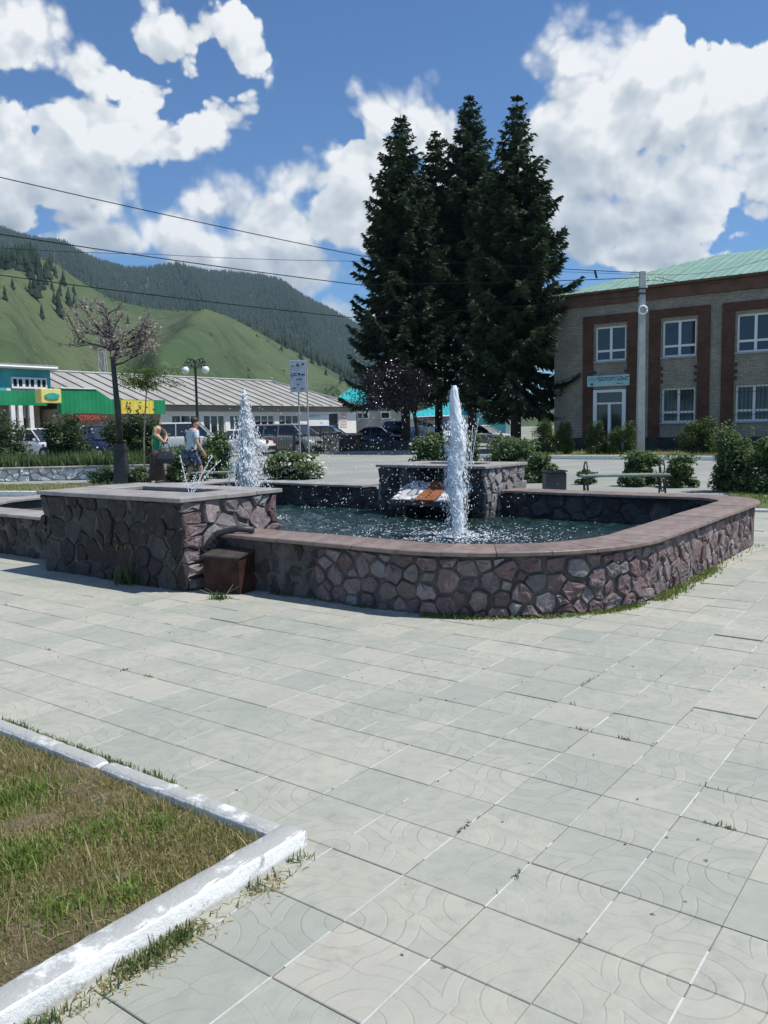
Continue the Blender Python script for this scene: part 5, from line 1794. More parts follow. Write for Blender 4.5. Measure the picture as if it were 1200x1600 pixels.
house('white_house', 640, 800, 700, 650, 80, M['wall_white'], 'white house half hidden behind the spruce trunks', M['turq_roof'], 1.5, 8, ((660, 672, 654, 668), (755, 770, 655, 668), (776, 788, 655, 668)))
house('turquoise_shed', 742, 790, 655, 628, 78, M['turq'], 'turquoise upper storey showing between spruce trunks', M['turq_roof'], .8, 5, ((750, 764, 633, 645),))

# lattice mast on the slope
mp = at(161, 582, 150); mh = at(158, 543, 150).z - mp.z
ms = empty('lattice_mast', (mp.x, mp.y, 0), 0, 'small pale lattice mast far behind the grey roof', 'mast')
mb = MB(); H_ = mp.z + mh
for sx in (-1, 1):
    for sy in (-1, 1): mb.tube([(sx * 1.0, sy * 1.0, 0), (sx * .45, sy * .45, H_)], .10, 4)
for k in range(9):
    z0 = H_ * k / 9; z1 = H_ * (k + 1) / 9; w0 = 1 - .55 * k / 9; w1_ = 1 - .55 * (k + 1) / 9
    for sy in (-1, 1): mb.tube([(-w0, sy * w0, z0), (w1_, sy * w1_, z1)], .06, 4); mb.tube([(w0, sy * w0, z0), (-w1_, sy * w1_, z1)], .06, 4)
mb.build('frame', M['steel_grey'], ms)

# ------------------------------------------------------------------ hills
def az_el(px, py):
    r_ = ray(px, py); r_ = r_ / np.linalg.norm(r_)
    return math.atan2(r_[0], r_[1]), r_[2] / math.hypot(r_[0], r_[1])
c1 = np.array([az_el(*p) for p in ((-700, 330), (-300, 370), (-120, 400), (0, 416), (60, 426), (120, 452), (180, 478), (240, 489), (300, 493), (350, 505), (400, 525), (450, 548), (500, 572), (560, 604), (640, 640), (760, 652), (1000, 648), (1500, 640))])
c2 = np.array([az_el(*p) for p in ((-700, 300), (-300, 325), (-120, 352), (0, 370), (40, 386), (90, 401), (150, 419), (200, 432), (250, 434), (310, 435), (360, 437), (410, 446), (460, 467), (510, 490), (550, 512), (600, 545), (700, 598), (800, 632), (1000, 640), (1500, 630))])
def hill_h(az, r_):
    az = np.asarray(az, float); r_ = np.asarray(r_, float)
    e1 = np.interp(az, c1[:, 0], c1[:, 1]); e2 = np.interp(az, c2[:, 0], c2[:, 1])
    R0, R1, RM, R2 = 170.0, 760.0, 1050.0, 2300.0
    z1 = R1 * e1 + HCAM; z2 = R2 * e2 + HCAM; zm = np.minimum(z1, z2) * .86
    def ss(t): t = np.clip(t, 0, 1); return t * t * (3 - 2 * t)
    def up(t): t = np.clip(t, 0, 1); return np.sin(t * PI / 2) ** 1.35
    h = z1 * up((r_ - R0) / (R1 - R0))
    h = np.where(r_ > R1, z1 + (zm - z1) * ss((r_ - R1) / (RM - R1)), h)
    h = np.where(r_ > RM, zm + (z2 - zm) * up((r_ - RM) / (R2 - RM)), h)
    h = np.where(r_ > R2, z2 - (r_ - R2) * .15, h)
    # gullies on the slopes
    x = r_ * np.sin(az); y = r_ * np.cos(az)
    gl = np.abs(np.sin(az * 17 + np.sin(r_ * .006) * .8 + .4)) ** 1.5 * 36 + np.abs(np.sin(az * 41 + r_ * .004)) * 7
    wgt = np.clip((r_ - R0) / 260, 0, 1) * np.clip((R1 - 30 - r_) / 300, 0, 1)
    h = h - gl * wgt
    wf_ = np.clip((r_ - RM) / 300, 0, 1) * np.clip((R2 - 50 - r_) / 500, 0, 1)
    h = h - (np.abs(np.sin(az * 26 + r_ * .0015)) * 55) * wf_
    return np.maximum(h, -3) - 2.5 * np.clip((230 - r_) / 60, 0, 1)
def hill_mat():
    m, T, p, o = new_mat('hill_grass')
    pos = T.n('ShaderNodeNewGeometry').outputs['Position']
    n1 = T.noise(pos, .006, 5, .6); n2 = T.noise(pos, .03, 6, .7, .5); n3 = T.noise(pos, .12, 4, .7)
    col = T.mix(T.step(n1, .38, .62), (.056, .090, .038), (.096, .122, .058))
    col = T.mix(T.m('MULTIPLY', T.step(n2, .48, .66), .85), col, (.048, .070, .034))
    col = T.mix(T.m('MULTIPLY', T.step(n3, .56, .70), .65), col, (.150, .152, .085))
    T.put(p.inputs['Base Color'], col); p.inputs['Roughness'].default_value = .95; p.inputs['Specular IOR Level'].default_value = .1
    b = T.n('ShaderNodeBump'); b.inputs['Strength'].default_value = .8; b.inputs['Distance'].default_value = 3.0
    T.put(b.inputs['Height'], T.m('ADD', n2, n3)); T.put(p.inputs['Normal'], b.outputs[0])
    return m
M['hill'] = hill_mat()
azs = np.linspace(-1.15, .75, 300); rs = np.concatenate([np.linspace(160, 760, 70), np.linspace(775, 3000, 90)])
AZ, RR_ = np.meshgrid(azs, rs, indexing='ij')
HH = hill_h(AZ, RR_)
V = np.stack([RR_ * np.sin(AZ), RR_ * np.cos(AZ), HH], -1).reshape(-1, 3)
ii = np.arange(len(azs) * len(rs)).reshape(len(azs), len(rs))
F = np.stack([ii[:-1, :-1], ii[:-1, 1:], ii[1:, 1:], ii[1:, :-1]], -1).reshape(-1, 4)[:, ::-1]
hills = mesh_np('hills', V, F, M['hill'], None, True); hills['kind'] = 'structure'

def cones(name, P, h, wd, m, kind=None, parent=None, tiers=2, n=6):
    """little conifers: stacked uneven cones"""
    k = len(P); V = []; F = []
    vs = []; fs = []; base = 0
    for t in range(tiers):
        z0 = .06 + .34 * t; z1 = min(1.0, z0 + .66) if t < tiers - 1 else 1.0; r0 = 1 - .38 * t
        ring = [(math.cos(2 * PI * i / n + t * .5) * r0, math.sin(2 * PI * i / n + t * .5) * r0, z0) for i in range(n)] + [(0, 0, z1)]
        vs += ring
        fs += [(base + i, base + (i + 1) % n, base + n) for i in range(n)]
        base += n + 1
    vs = np.array(vs); fs = np.array(fs)
    jit = RNG.normal(0, .16, (k, len(vs), 2))
    V = np.empty((k, len(vs), 3))
    V[:, :, 0] = P[:, None, 0] + (vs[None, :, 0] * (1 + jit[:, :, 0])) * wd[:, None]
    V[:, :, 1] = P[:, None, 1] + (vs[None, :, 1] * (1 + jit[:, :, 1])) * wd[:, None]
    V[:, :, 2] = P[:, None, 2] + vs[None, :, 2] * h[:, None]
    F = fs[None] + (np.arange(k) * len(vs))[:, None, None]
    o = mesh_np(name, V.reshape(-1, 3), F.reshape(-1, 3), m, parent)
    if kind: o['kind'] = kind
    return o
M['scrub'] = leaf_mat('hill_scrub_leaves', (.030, .050, .020), (.070, .095, .038), .1, .8, spec=.1)
M['forest'] = leaf_mat('far_conifers', (.013, .028, .018), (.028, .048, .028), .08, .8, spec=.1)
n = 52000
a_ = RNG.uniform(-.62, .14, n); r_ = 780 + (RNG.random(n) ** .8) * 1540
dens = np.clip(.80 + .5 * patchy(a_ * 16, r_ * .006, 1.0, 8), .10, 1)
dens = np.where(r_ > 1010, np.maximum(dens, .55), dens)
k = RNG.random(n) < dens
a_, r_ = a_[k], r_[k]
P = np.stack([r_ * np.sin(a_), r_ * np.cos(a_), hill_h(a_, r_) - 1], 1)
hgt = RNG.uniform(9, 21, len(P)); cones('forest', P, hgt, hgt * RNG.uniform(.15, .22, len(P)), M['forest'], 'stuff')
# wooded tongues that run down the near slope
def grove(px, py, rr0, num, spread_a, spread_r, seed):
    rg = np.random.default_rng(seed)
    a0_, _ = az_el(px, py)
    aa = a0_ + rg.normal(0, spread_a, num); rr = rr0 + rg.normal(0, spread_r, num)
    return aa, rr
A_ = []; Rr = []
for g_ in ((45, 520, 560, 60, .013, 45, 1), (20, 505, 600, 25, .01, 30, 2), (478, 540, 840, 180, .05, 45, 3), (560, 580, 800, 240, .06, 60, 4), (90, 520, 520, 16, .012, 30, 5), (420, 505, 800, 120, .05, 30, 6)):
    x_, y_ = grove(*g_); A_.append(x_); Rr.append(y_)
a_, r_ = np.concatenate(A_), np.concatenate(Rr)
P = np.stack([r_ * np.sin(a_), r_ * np.cos(a_), hill_h(a_, r_) - 1], 1)
hgt = RNG.uniform(7, 15, len(P)); cones('wooded_gullies', P, hgt, hgt * .2, M['forest'], 'stuff')
# low scrub dotted over the open slope
n = 2600
a_ = RNG.uniform(-.60, .10, n); r_ = 240 + RNG.random(n) ** .8 * 520
k = RNG.random(n) < np.clip(-.1 + .75 * patchy(a_ * 22, r_ * .012, 1.0, 17), .02, 1)
a_, r_ = a_[k], r_[k]
P = np.stack([r_ * np.sin(a_), r_ * np.cos(a_), hill_h(a_, r_) - .3], 1)
hgt = RNG.uniform(.8, 2.6, len(P)); cones('hill_scrub', P, hgt, hgt * RNG.uniform(.5, .9, len(P)), M['scrub'], 'stuff')
# single conifers that stand apart on the near slope
proto = None
for i, (px, py) in enumerate(((20, 452), (48, 462), (62, 455), (8, 468), (95, 446), (142, 487), (66, 500), (200, 506), (85, 475))):
    a0_, e_ = az_el(px, py)
    rr = np.linspace(250, 755, 200); el_ = (hill_h(np.full(200, a0_), rr) - HCAM) / rr
    j_ = np.argmax(el_ > e_)
    r0_ = rr[j_] if el_[j_] > e_ else 740
    x, y = r0_ * math.sin(a0_), r0_ * math.cos(a0_)
    if proto is None:
        proto = cones('hill_conifer', np.zeros((1, 3)), np.array([9.0]), np.array([1.9]), M['forest'], tiers=3); o = proto
    else:
        o = bpy.data.objects.new('hill_conifer', proto.data); COL.objects.link(o)
    o.location = (x, y, float(hill_h(a0_, r0_)) - .5); s_ = random.uniform(.5, 1.05); o.scale = (s_, s_, s_ * random.uniform(.9, 1.2))
    tag(o, 'lone dark conifer on the open green slope of the near hill', 'tree', 'lone conifers on the hillside')

# ------------------------------------------------------------------ the four spruces
def spruce(px, py, top_py, Y, lmax, label, seed, lean=0.0, z_low=2.2, side=(1, 1), power=.72, twin=False):
    rg = np.random.default_rng(seed)
    b = at(px, py, Y); H_ = at(px, top_py, Y).z
    t_ = empty('spruce_tree', (b.x, Y, 0), 0, label, 'tree', 'spruces behind the fountain')
    mb = MB()
    mb.tube([(0, 0, -.2), (.05, 0, H_ * .3), (lean * .5, .05, H_ * .65), (lean, 0, H_ * .985)], [.30, .23, .13, .02], 9)
    V = []; Fq = []
    limbs = MB()
    quads = []
    z = z_low
    while z < H_ - .25:
        t = (z - z_low) / (H_ - z_low)
        L0 = lmax * min((1 - t) ** power, 1.45 * (1 - t) ** 1.0) * (.74 + .26 * min(1, (t + .12) * 3.2)) + .10
        nb = 7 if t < .75 else 6
        a0_ = rg.uniform(0, 2 * PI)
        for k in range(nb):
            a = a0_ + 2 * PI * k / nb + rg.normal(0, .18)
            L = L0 * (rg.uniform(.70, 1.12) if rg.random() < .8 else rg.uniform(1.05, 1.26))
            L *= side[0] if math.cos(a) < 0 else side[1]
            if rg.random() < .05: L *= .4
            d = np.array([math.cos(a), math.sin(a), 0])
            x0 = lean * t ** 1.2
            droop = (.10 + .30 * (1 - t)) * L; tip = .20 * L * rg.uniform(.5, 1.3)
            rise = .18 * L * t
            ns = max(5, int(L / .085))
            s_ = np.linspace(.06, 1, ns)
            C = np.array([x0, 0, z]) + d * (s_ * L)[:, None]
            C[:, 2] += -droop * np.sin(s_ * PI * .62) + tip * s_ ** 3 + rise * s_
            if L > .8:
                limbs.tube([C[0], C[ns // 2], C[-1]], [.028 + .012 * L, .02, .006], 4, caps=False)
            sdv = np.array([-math.sin(a), math.cos(a), 0])
            # side twigs shrink towards the tip; others hang
            for rep in range(7 if t < .7 else 5):
                m_ = len(C)
                sgn = rg.choice([-1, 1], m_)
                wl = (.18 + .46 * np.sin(np.clip(s_, 0, 1) * PI * .80 + .35) * min(1.0, L / 1.8)) * rg.uniform(.6, 1.25, m_)
                fwd = rg.uniform(.25, .9, m_)
                hang = rg.uniform(-.75, .12, m_) if rep % 2 else rg.uniform(-.28, .30, m_)
                D_ = d[None] * fwd[:, None] + sdv[None] * (sgn * rg.uniform(.45, 1, m_))[:, None] + np.array([0, 0, 1.])[None] * hang[:, None]
                D_ /= np.linalg.norm(D_, axis=1, keepdims=True)
                A_ = C + rg.normal(0, .03, C.shape)
                quads.append((A_, D_, wl))
        z += (.36 + .10 * (1 - t)) * rg.uniform(.8, 1.3)
    A_ = np.concatenate([q[0] for q in quads]); D_ = np.concatenate([q[1] for q in quads]); Lw = np.concatenate([q[2] for q in quads])
    n_ = len(A_)
    rnd = rg.normal(0, 1, (n_, 3)); N_ = np.cross(D_, rnd); N_ /= np.linalg.norm(N_, axis=1, keepdims=True)
    w_ = (.034 + .060 * Lw)[:, None]
    B_ = A_ + D_ * (Lw * .5)[:, None]; E_ = A_ + D_ * Lw[:, None]; E_[:, 2] -= Lw * .12
    V = np.stack([A_ - N_ * w_ * .3, A_ + N_ * w_ * .3, B_ + N_ * w_, E_, B_ - N_ * w_], 1).reshape(-1, 3)
    bI = (np.arange(n_) * 5)[:, None]
    F = np.concatenate([bI + np.array([[0, 1, 2]]), bI + np.array([[0, 2, 4]]), bI + np.array([[4, 2, 3]])], 1).reshape(-1, 3)
    mb.build('trunk', M['bark'], t_, True)
    limbs.build('limbs', M['bark'], t_)
    mesh_np('crown', V, F, M['needle'], t_)
    return t_
spruce(634, 700, 170, 51, 4.0, 'leftmost spruce with a slender separate tip and long left boughs', 1, side=(1.05, .95), z_low=4.0, power=.80)
spruce(686, 700, 196, 57, 4.4, 'shortest spruce of the group, second from the left', 2, z_low=4.6, power=.86)
spruce(738, 700, 143, 53.5, 4.4, 'tall dense spruce in the middle with the highest tip', 3, z_low=4.4, power=.66)
spruce(806, 706, 146, 43.5, 3.45, 'rightmost broad spruce whose long boughs reach toward the brick building', 4, z_low=2.8, side=(.95, 1.0), power=.62, lean=.1)

def dark_tree():
    Y = 46.6; b = at(652, 706, Y)
    t_ = empty('dark_leaved_tree', (b.x, Y, 0), 0, 'small dark leaved tree spreading under the leftmost spruce', 'tree')
    rg = np.random.default_rng(77)
    c = at(612, 602, Y); cx, cz = c.x - b.x, c.z
    tr = MB().tube([(0, 0, -.1), (.02, 0, 1.2), (-.15, 0, 2.2), (cx * .7, 0, cz)], [.16, .13, .10, .05], 8)
    tr.build('trunk', M['bark'], t_, True)
    br = MB()
    for k in range(9):
        a = rg.uniform(0, 6.3); l = rg.uniform(.8, 2.3)
        br.tube([(-.1, 0, 2.0), (cx * .5 + math.cos(a) * l * .5, math.sin(a) * l * .5, cz - .2), (cx + math.cos(a) * l, math.sin(a) * l, cz + rg.uniform(-.5, .9))], [.06, .04, .012], 5)
    br.build('branches', M['bark'], t_)
    o = leaf_cloud('crown', 11000, (2.75, 2.0, 1.45), M['leaf_purple'], t_, .11, rg, 34, 1.9, zc=.5)
    o.location = (cx, 0, cz - 1.45)

# ------------------------------------------------------------------ shrubs
def leaf_cloud(name, n, rad, m, parent, size, rg, clumps=16, asp=2.0, zc=.5, shell=.55, flat=.5):
    """many small folded leaves gathered in clumps through the crown's volume"""
    cl = rg.normal(0, 1, (clumps, 3)); cl /= np.linalg.norm(cl, axis=1, keepdims=True)
    cl *= (rg.random((clumps, 1)) ** .45) * .78
    cl[:, 2] = np.where(cl[:, 2] < 0, cl[:, 2] * 1.05, cl[:, 2])
    nl_ = clumps // 4
    cl[:nl_, 2] = rg.uniform(-.88, -.5, nl_)
    an_ = rg.uniform(0, 2 * PI, nl_); cl[:nl_, 0] = np.cos(an_) * .6; cl[:nl_, 1] = np.sin(an_) * .6
    low_ = cl[:, 2] < -.1
    hr_ = np.linalg.norm(cl[:, :2], axis=1)
    cl[low_, :2] *= (.72 / np.maximum(.25, hr_[low_]))[:, None] * rg.uniform(.5, 1.1, (low_.sum(), 1))
    i = rg.integers(0, clumps, n)
    q = rg.normal(0, 1, (n, 3)); q /= np.linalg.norm(q, axis=1, keepdims=True)
    q *= (rg.random((n, 1)) ** shell) * rg.uniform(.26, .48, (clumps, 1))[i]
    P = (cl[i] + q) * np.array(rad)
    P[:, 2] += rad[2] * zc * 2 * 1.0 - rad[2] * (zc * 2 - 1)
    P[:, 2] = np.abs(P[:, 2] - .03) + .03
    nrm = rg.normal(0, 1, (n, 3)) * flat + np.array([0, 0, .8]) + q * 1.4; nrm /= np.linalg.norm(nrm, axis=1, keepdims=True)
    d = np.cross(nrm, rg.normal(0, 1, (n, 3))); d /= np.linalg.norm(d, axis=1, keepdims=True)
    s_ = np.cross(nrm, d)
    L = (size * rg.uniform(.6, 1.3, n))[:, None]; w_ = L / asp
    V = np.stack([P - d * L * .5, P + s_ * w_ * .5 - nrm * w_ * .15, P + d * L * .5 - nrm * L * .18, P - s_ * w_ * .5 - nrm * w_ * .15], 1).reshape(-1, 3)
    b_ = (np.arange(n) * 4)[:, None]
    F = np.concatenate([b_ + np.array([[0, 1, 2]]), b_ + np.array([[0, 2, 3]])], 1).reshape(-1, 3)
    return mesh_np(name, V, F, m, parent)

dark_tree()
def shrub(px0, px1, py_base, py_top, label, n=2600, m='leaf', size=.085, Y=None, seed=0, clumps=18, flowers=0, z0=0.0, group=None, name='shrub', asp=2.0, depth=.8, wild=0, flat=.5, shell=.55):
    rg = np.random.default_rng(seed + 100)
    if Y is None:
        g_ = gp((px0 + px1) / 2, py_base, z0); Y = g_.y
    a = at(px0, py_base, Y); b = at(px1, py_base, Y); zt = at((px0 + px1) / 2, py_top, Y).z
    w_ = (b.x - a.x) / 2; h_ = (zt - z0) / 2
    s_ = empty(name, ((a.x + b.x) / 2, Y, z0), 0, label, 'shrub', group)
    st = MB()
    for i in range(7):
        an = rg.uniform(0, 6.3); l = rg.uniform(.3, .75)
        st.tube([(0.05 * math.cos(an), .05 * math.sin(an), -.05), (w_ * l * .4 * math.cos(an), w_ * l * .4 * math.sin(an), h_ * .7), (w_ * l * math.cos(an), w_ * l * .8 * math.sin(an), h_ * rg.uniform(1.1, 1.7))], [.022, .016, .007], 5)
    st.build('stems', M['bark'], s_)
    leaf_cloud('foliage', int(n * 2.3), (w_, w_ * depth, h_), M[m], s_, size, rg, int(clumps * 1.8), asp, flat=flat, shell=shell)
    if wild:                                 # long shoots that break the outline
        shp = []
        for i in range(wild):
            an = rg.uniform(0, 6.3); rr = rg.uniform(.2, .95)
            bx, by = w_ * rr * math.cos(an), w_ * depth * rr * math.sin(an)
            bz = h_ * (1 + .8 * math.sqrt(max(0, 1 - rr * rr)))
            hl = rg.uniform(.15, .38) * h_ * 1.3
            k = 16
            t = np.linspace(0, 1, k)
            shp.append(np.stack([bx + bx * .25 * t + rg.normal(0, .015, k), by + by * .2 * t + rg.normal(0, .015, k), bz - .1 + hl * t], 1))
        P = np.concatenate(shp)
        nn = len(P)
        nrm = rg.normal(0, 1, (nn, 3)) + np.array([0, 0, .5]); nrm /= np.linalg.norm(nrm, axis=1, keepdims=True)
        d = np.cross(nrm, rg.normal(0, 1, (nn, 3))); d /= np.linalg.norm(d, axis=1, keepdims=True); q = np.cross(nrm, d)
        L_ = (size * rg.uniform(.6, 1.2, nn))[:, None]
        V = np.stack([P, P + d * L_ * .5 + q * L_ / asp * .5, P + d * L_, P + d * L_ * .5 - q * L_ / asp * .5], 1).reshape(-1, 3)
        b_ = (np.arange(nn) * 4)[:, None]
        F = np.concatenate([b_ + np.array([[0, 1, 2]]), b_ + np.array([[0, 2, 3]])], 1).reshape(-1, 3)
        mesh_np('shoots', V, F, M[m], s_)['kind'] = 'stuff'
    if flowers:
        leaf_cloud('flowers', flowers, (w_ * 1.05, w_ * depth * 1.05, h_ * 1.04), M['flower'], s_, size * .95, rg, 14, 1.1, shell=.2)['kind'] = 'stuff'
    return s_
shrub(-75, 58, 724, 645, 'dark leafy shrub at the left edge above the low stone wall', 6500, 'leaf_dark', .11, 27.5, 1, 26, 60, wild=14)
shrub(66, 150, 722, 646, 'rounded dark shrub between the left edge shrub and the blossom tree', 5500, 'leaf_dark', .11, 27, 2, 24, 70, wild=10)
shrub(160, 268, 718, 636, 'tallest dark shrub behind the black trunk of the blossom tree', 6500, 'leaf_dark', .12, 28.5, 3, 26, wild=14)
shrub(255, 338, 752, 690, 'green shrub between the two walking people', 3600, 'leaf', .10, 23.4, 4, 18, wild=8)
shrub(318, 368, 750, 672, 'upright shrub between the man and the left fountain jet', 3200, 'leaf', .10, 24.5, 5, 16, wild=8)
shrub(404, 508, 753, 704, 'low rounded shrub with white flowers right of the left jet', 5200, 'leaf', .09, 23.4, 6, 24, 620, wild=6)
shrub(135, 200, 754, 727, 'small low shrub at the left of the blossom tree pedestal', 1500, 'leaf', .075, 22.9, 7, 12)
shrub(200, 246, 756, 729, 'small low shrub at the right of the blossom tree pedestal', 1300, 'leaf', .075, 22.8, 8, 12)
shrub(640, 712, 726, 668, 'leafy shrub behind the far stone box under the spruces', 4200, 'leaf', .13, 30, 9, 18, 40, wild=8)
shrub(716, 752, 724, 672, 'narrow shrub just right of the central jet', 1700, 'leaf', .13, 31, 10, 10, wild=6)
shrub(752, 842, 732, 676, 'bright rounded shrub beside the far stone box', 5200, 'leaf', .11, 24.5, 11, 22, wild=10)
shrub(812, 872, 764, 706, 'shrub growing over the dark bin behind the coping', 3000, 'leaf', .085, 20.2, 12, 16, wild=6)
shrub(826, 872, 712, 652, 'clipped round bush at the foot of the rightmost spruce', 4200, 'leaf_clip', .085, 36.5, 13, 14, z0=.09, flat=.9, asp=3)
shrub(868, 899, 716, 657, 'narrow clipped column bush left of the glass door', 3200, 'leaf_clip', .085, 36, 14, 10, z0=.09, flat=.9, asp=3, shell=.4)
shrub(914, 955, 716, 654, 'clipped bush directly in front of the glass door', 3800, 'leaf_clip', .085, 35.5, 15, 12, z0=.09, flat=.9, asp=3)
shrub(948, 994, 716, 650, 'clipped bush between the glass door and the concrete pole', 4200, 'leaf_clip', .085, 35, 16, 12, z0=.09, flat=.9, asp=3)
shrub(1058, 1124, 720, 649, 'widest clipped bush under the barred window', 6000, 'leaf_clip', .085, 33, 17, 16, z0=.09, flat=.9, asp=3)
shrub(897, 938, 768, 733, 'smallest shrub at the left end of the park bench', 900, 'leaf', .075, 19.2, 18, 9, wild=4)
shrub(966, 1034, 774, 702, 'pointed pale green shrub behind the middle of the park bench', 2900, 'leaf', .085, 18.4, 19, 15, wild=12)
shrub(1034, 1094, 776, 706, 'pale green shrub at the right end of the park bench', 2800, 'leaf', .085, 17.9, 20, 15, wild=12)
shrub(1108, 1178, 782, 662, 'tall wild shrub by the right corner of the fountain', 4600, 'leaf', .085, 16.6, 21, 20, wild=18)
shrub(1150, 1290, 790, 672, 'broad wild shrub cut by the right edge of the view', 6500, 'leaf', .085, 15.9, 22, 26, wild=22)

# border plants with strap leaves above the low wall on the left
gl = gp(0, 757); gr = gp(215, 738)
def strap(n):
    t = RNG.random(n)
    x = np.interp(t, [0, 1], [at(-40, 730, 25.3).x, at(215, 726, 25.8).x]); y = 25.6 + RNG.random(n) * 1.1
    return np.stack([x, y, np.full(n, .30)], 1)
g = blades('border_plants', strap(3800), .55, .035, M['leaf'], .35, None, 1.5); g['kind'] = 'stuff'
# low wall of stones
lw = empty('garden_wall', (0, 0, 0), 0, 'low pale stone garden wall under the left shrubs', 'wall')
wa, wb = at(-60, 760, 24.6), at(258, 748, 25.2)
wa.z = wb.z = 0
dirw = (wb - wa); Lw_ = dirw.length; dirw.normalize(); nrw = Vector((dirw.y, -dirw.x, 0))
Mw = Matrix(((dirw.x, -nrw.x, 0, wa.x), (dirw.y, -nrw.y, 0, wa.y), (0, 0, 1, 0), (0, 0, 0, 1)))
cw_ = MB().box(0, .03, -.1, Lw_, .45, .36, Mw).build('wall_body', M['plaza'], lw)
rw = random.Random(4)
stone_face(cw_, (0, 0, Lw_, .36), lambda s, z, off: wa + dirw * s + nrw * (off - .03) + Vector((0, 0, z)), False, jitter_seeds(Lw_, .36, .30, .17, .32, rw), .010, .03, M['stone_lime'], rw)
nn = int(Lw_ / .55)
for i in range(nn):
    o = MB().bbox(-.27, -.22, 0, .27, .26, .05, .008).build('cap_stone', M['cop_grey'], lw)
    p = wa + dirw * ((i + .5) * Lw_ / nn); o.location = (p.x - nrw.x * .2, p.y - nrw.y * .2, .362); o.rotation_euler = (0, 0, math.atan2(dirw.y, dirw.x))
bed = MB().box(-4, .46, -.1, Lw_ + 1, 7.0, .30, Mw).build('flower_bed', M['soil']); bed['kind'] = 'structure'

# mown strip with its white kerb at the left, behind the fountain
g0, g1 = gp(-60, 775), gp(82, 776)
gu0, gv0 = to_uv(g0.x, g0.y); gu1, gv1 = to_uv(g1.x, g1.y)
kd = (g1 - g0).normalized(); kn = Vector((-kd.y, kd.x, 0))
ks = empty('strip_kerb', g0 - kd * 2, math.atan2(kd.y, kd.x)); ks['kind'] = 'structure'
nk = int(((g1 - g0).length + 5.5) / 1.0)
for i in range(nk): MB().bbox(i + .006, 0, -.05, i + .994, .14, .12, .012).build('kerb_stone', M['wash'], ks)
q0 = g0 - kd * 4 + kn * .14; q1 = g0 + kd * 9.0 + kn * .14
wdt = (gp(0, 758) - gp(0, 768)).length
sheet('mown_strip', [(q0.x, q0.y), (q1.x, q1.y), (q1.x + kn.x * 2.6, q1.y + kn.y * 2.6), (q0.x + kn.x * 2.6, q0.y + kn.y * 2.6)], .07, M['turf'])
n = 9000
t = RNG.random(n)[:, None]; t2 = RNG.random(n)[:, None]
P = np.array(q0) + np.array(kd) * t * 13 + np.array(kn) * (.03 + t2 * 2.5); P[:, 2] = .065
g = blades('strip_grass', P, .09, .014, M['grass'], .7); g['kind'] = 'stuff'

# lawn corner at the right, behind the wild shrubs
g0, g1 = gp(1172, 800), gp(1320, 803)
kd = (g1 - g0).normalized(); kn = Vector((-kd.y, kd.x, 0))
ks = empty('corner_kerb', g0 - kd * .3, math.atan2(kd.y, kd.x)); ks['kind'] = 'structure'
for i in range(5): MB().bbox(i + .006, 0, -.05, i + .994, .10, .05, .012).build('kerb_stone', M['wash'], ks)
q0 = g0 - kd * .3 + kn * .1; q1 = g0 + kd * 5 + kn * .1
sheet('corner_lawn', [(q0.x, q0.y), (q1.x, q1.y), (q1.x + kn.x * 4, q1.y + kn.y * 4), (q0.x + kn.x * 4, q0.y + kn.y * 4)], .03, M['turf'])
n = 7000
t = RNG.random(n)[:, None]; t2 = RNG.random(n)[:, None]
P = np.array(q0) + np.array(kd) * t * 5 + np.array(kn) * (.03 + t2 * 3); P[:, 2] = .03
g = blades('corner_grass', P, .07, .009, M['leaf_bright'], .7); g['kind'] = 'stuff'

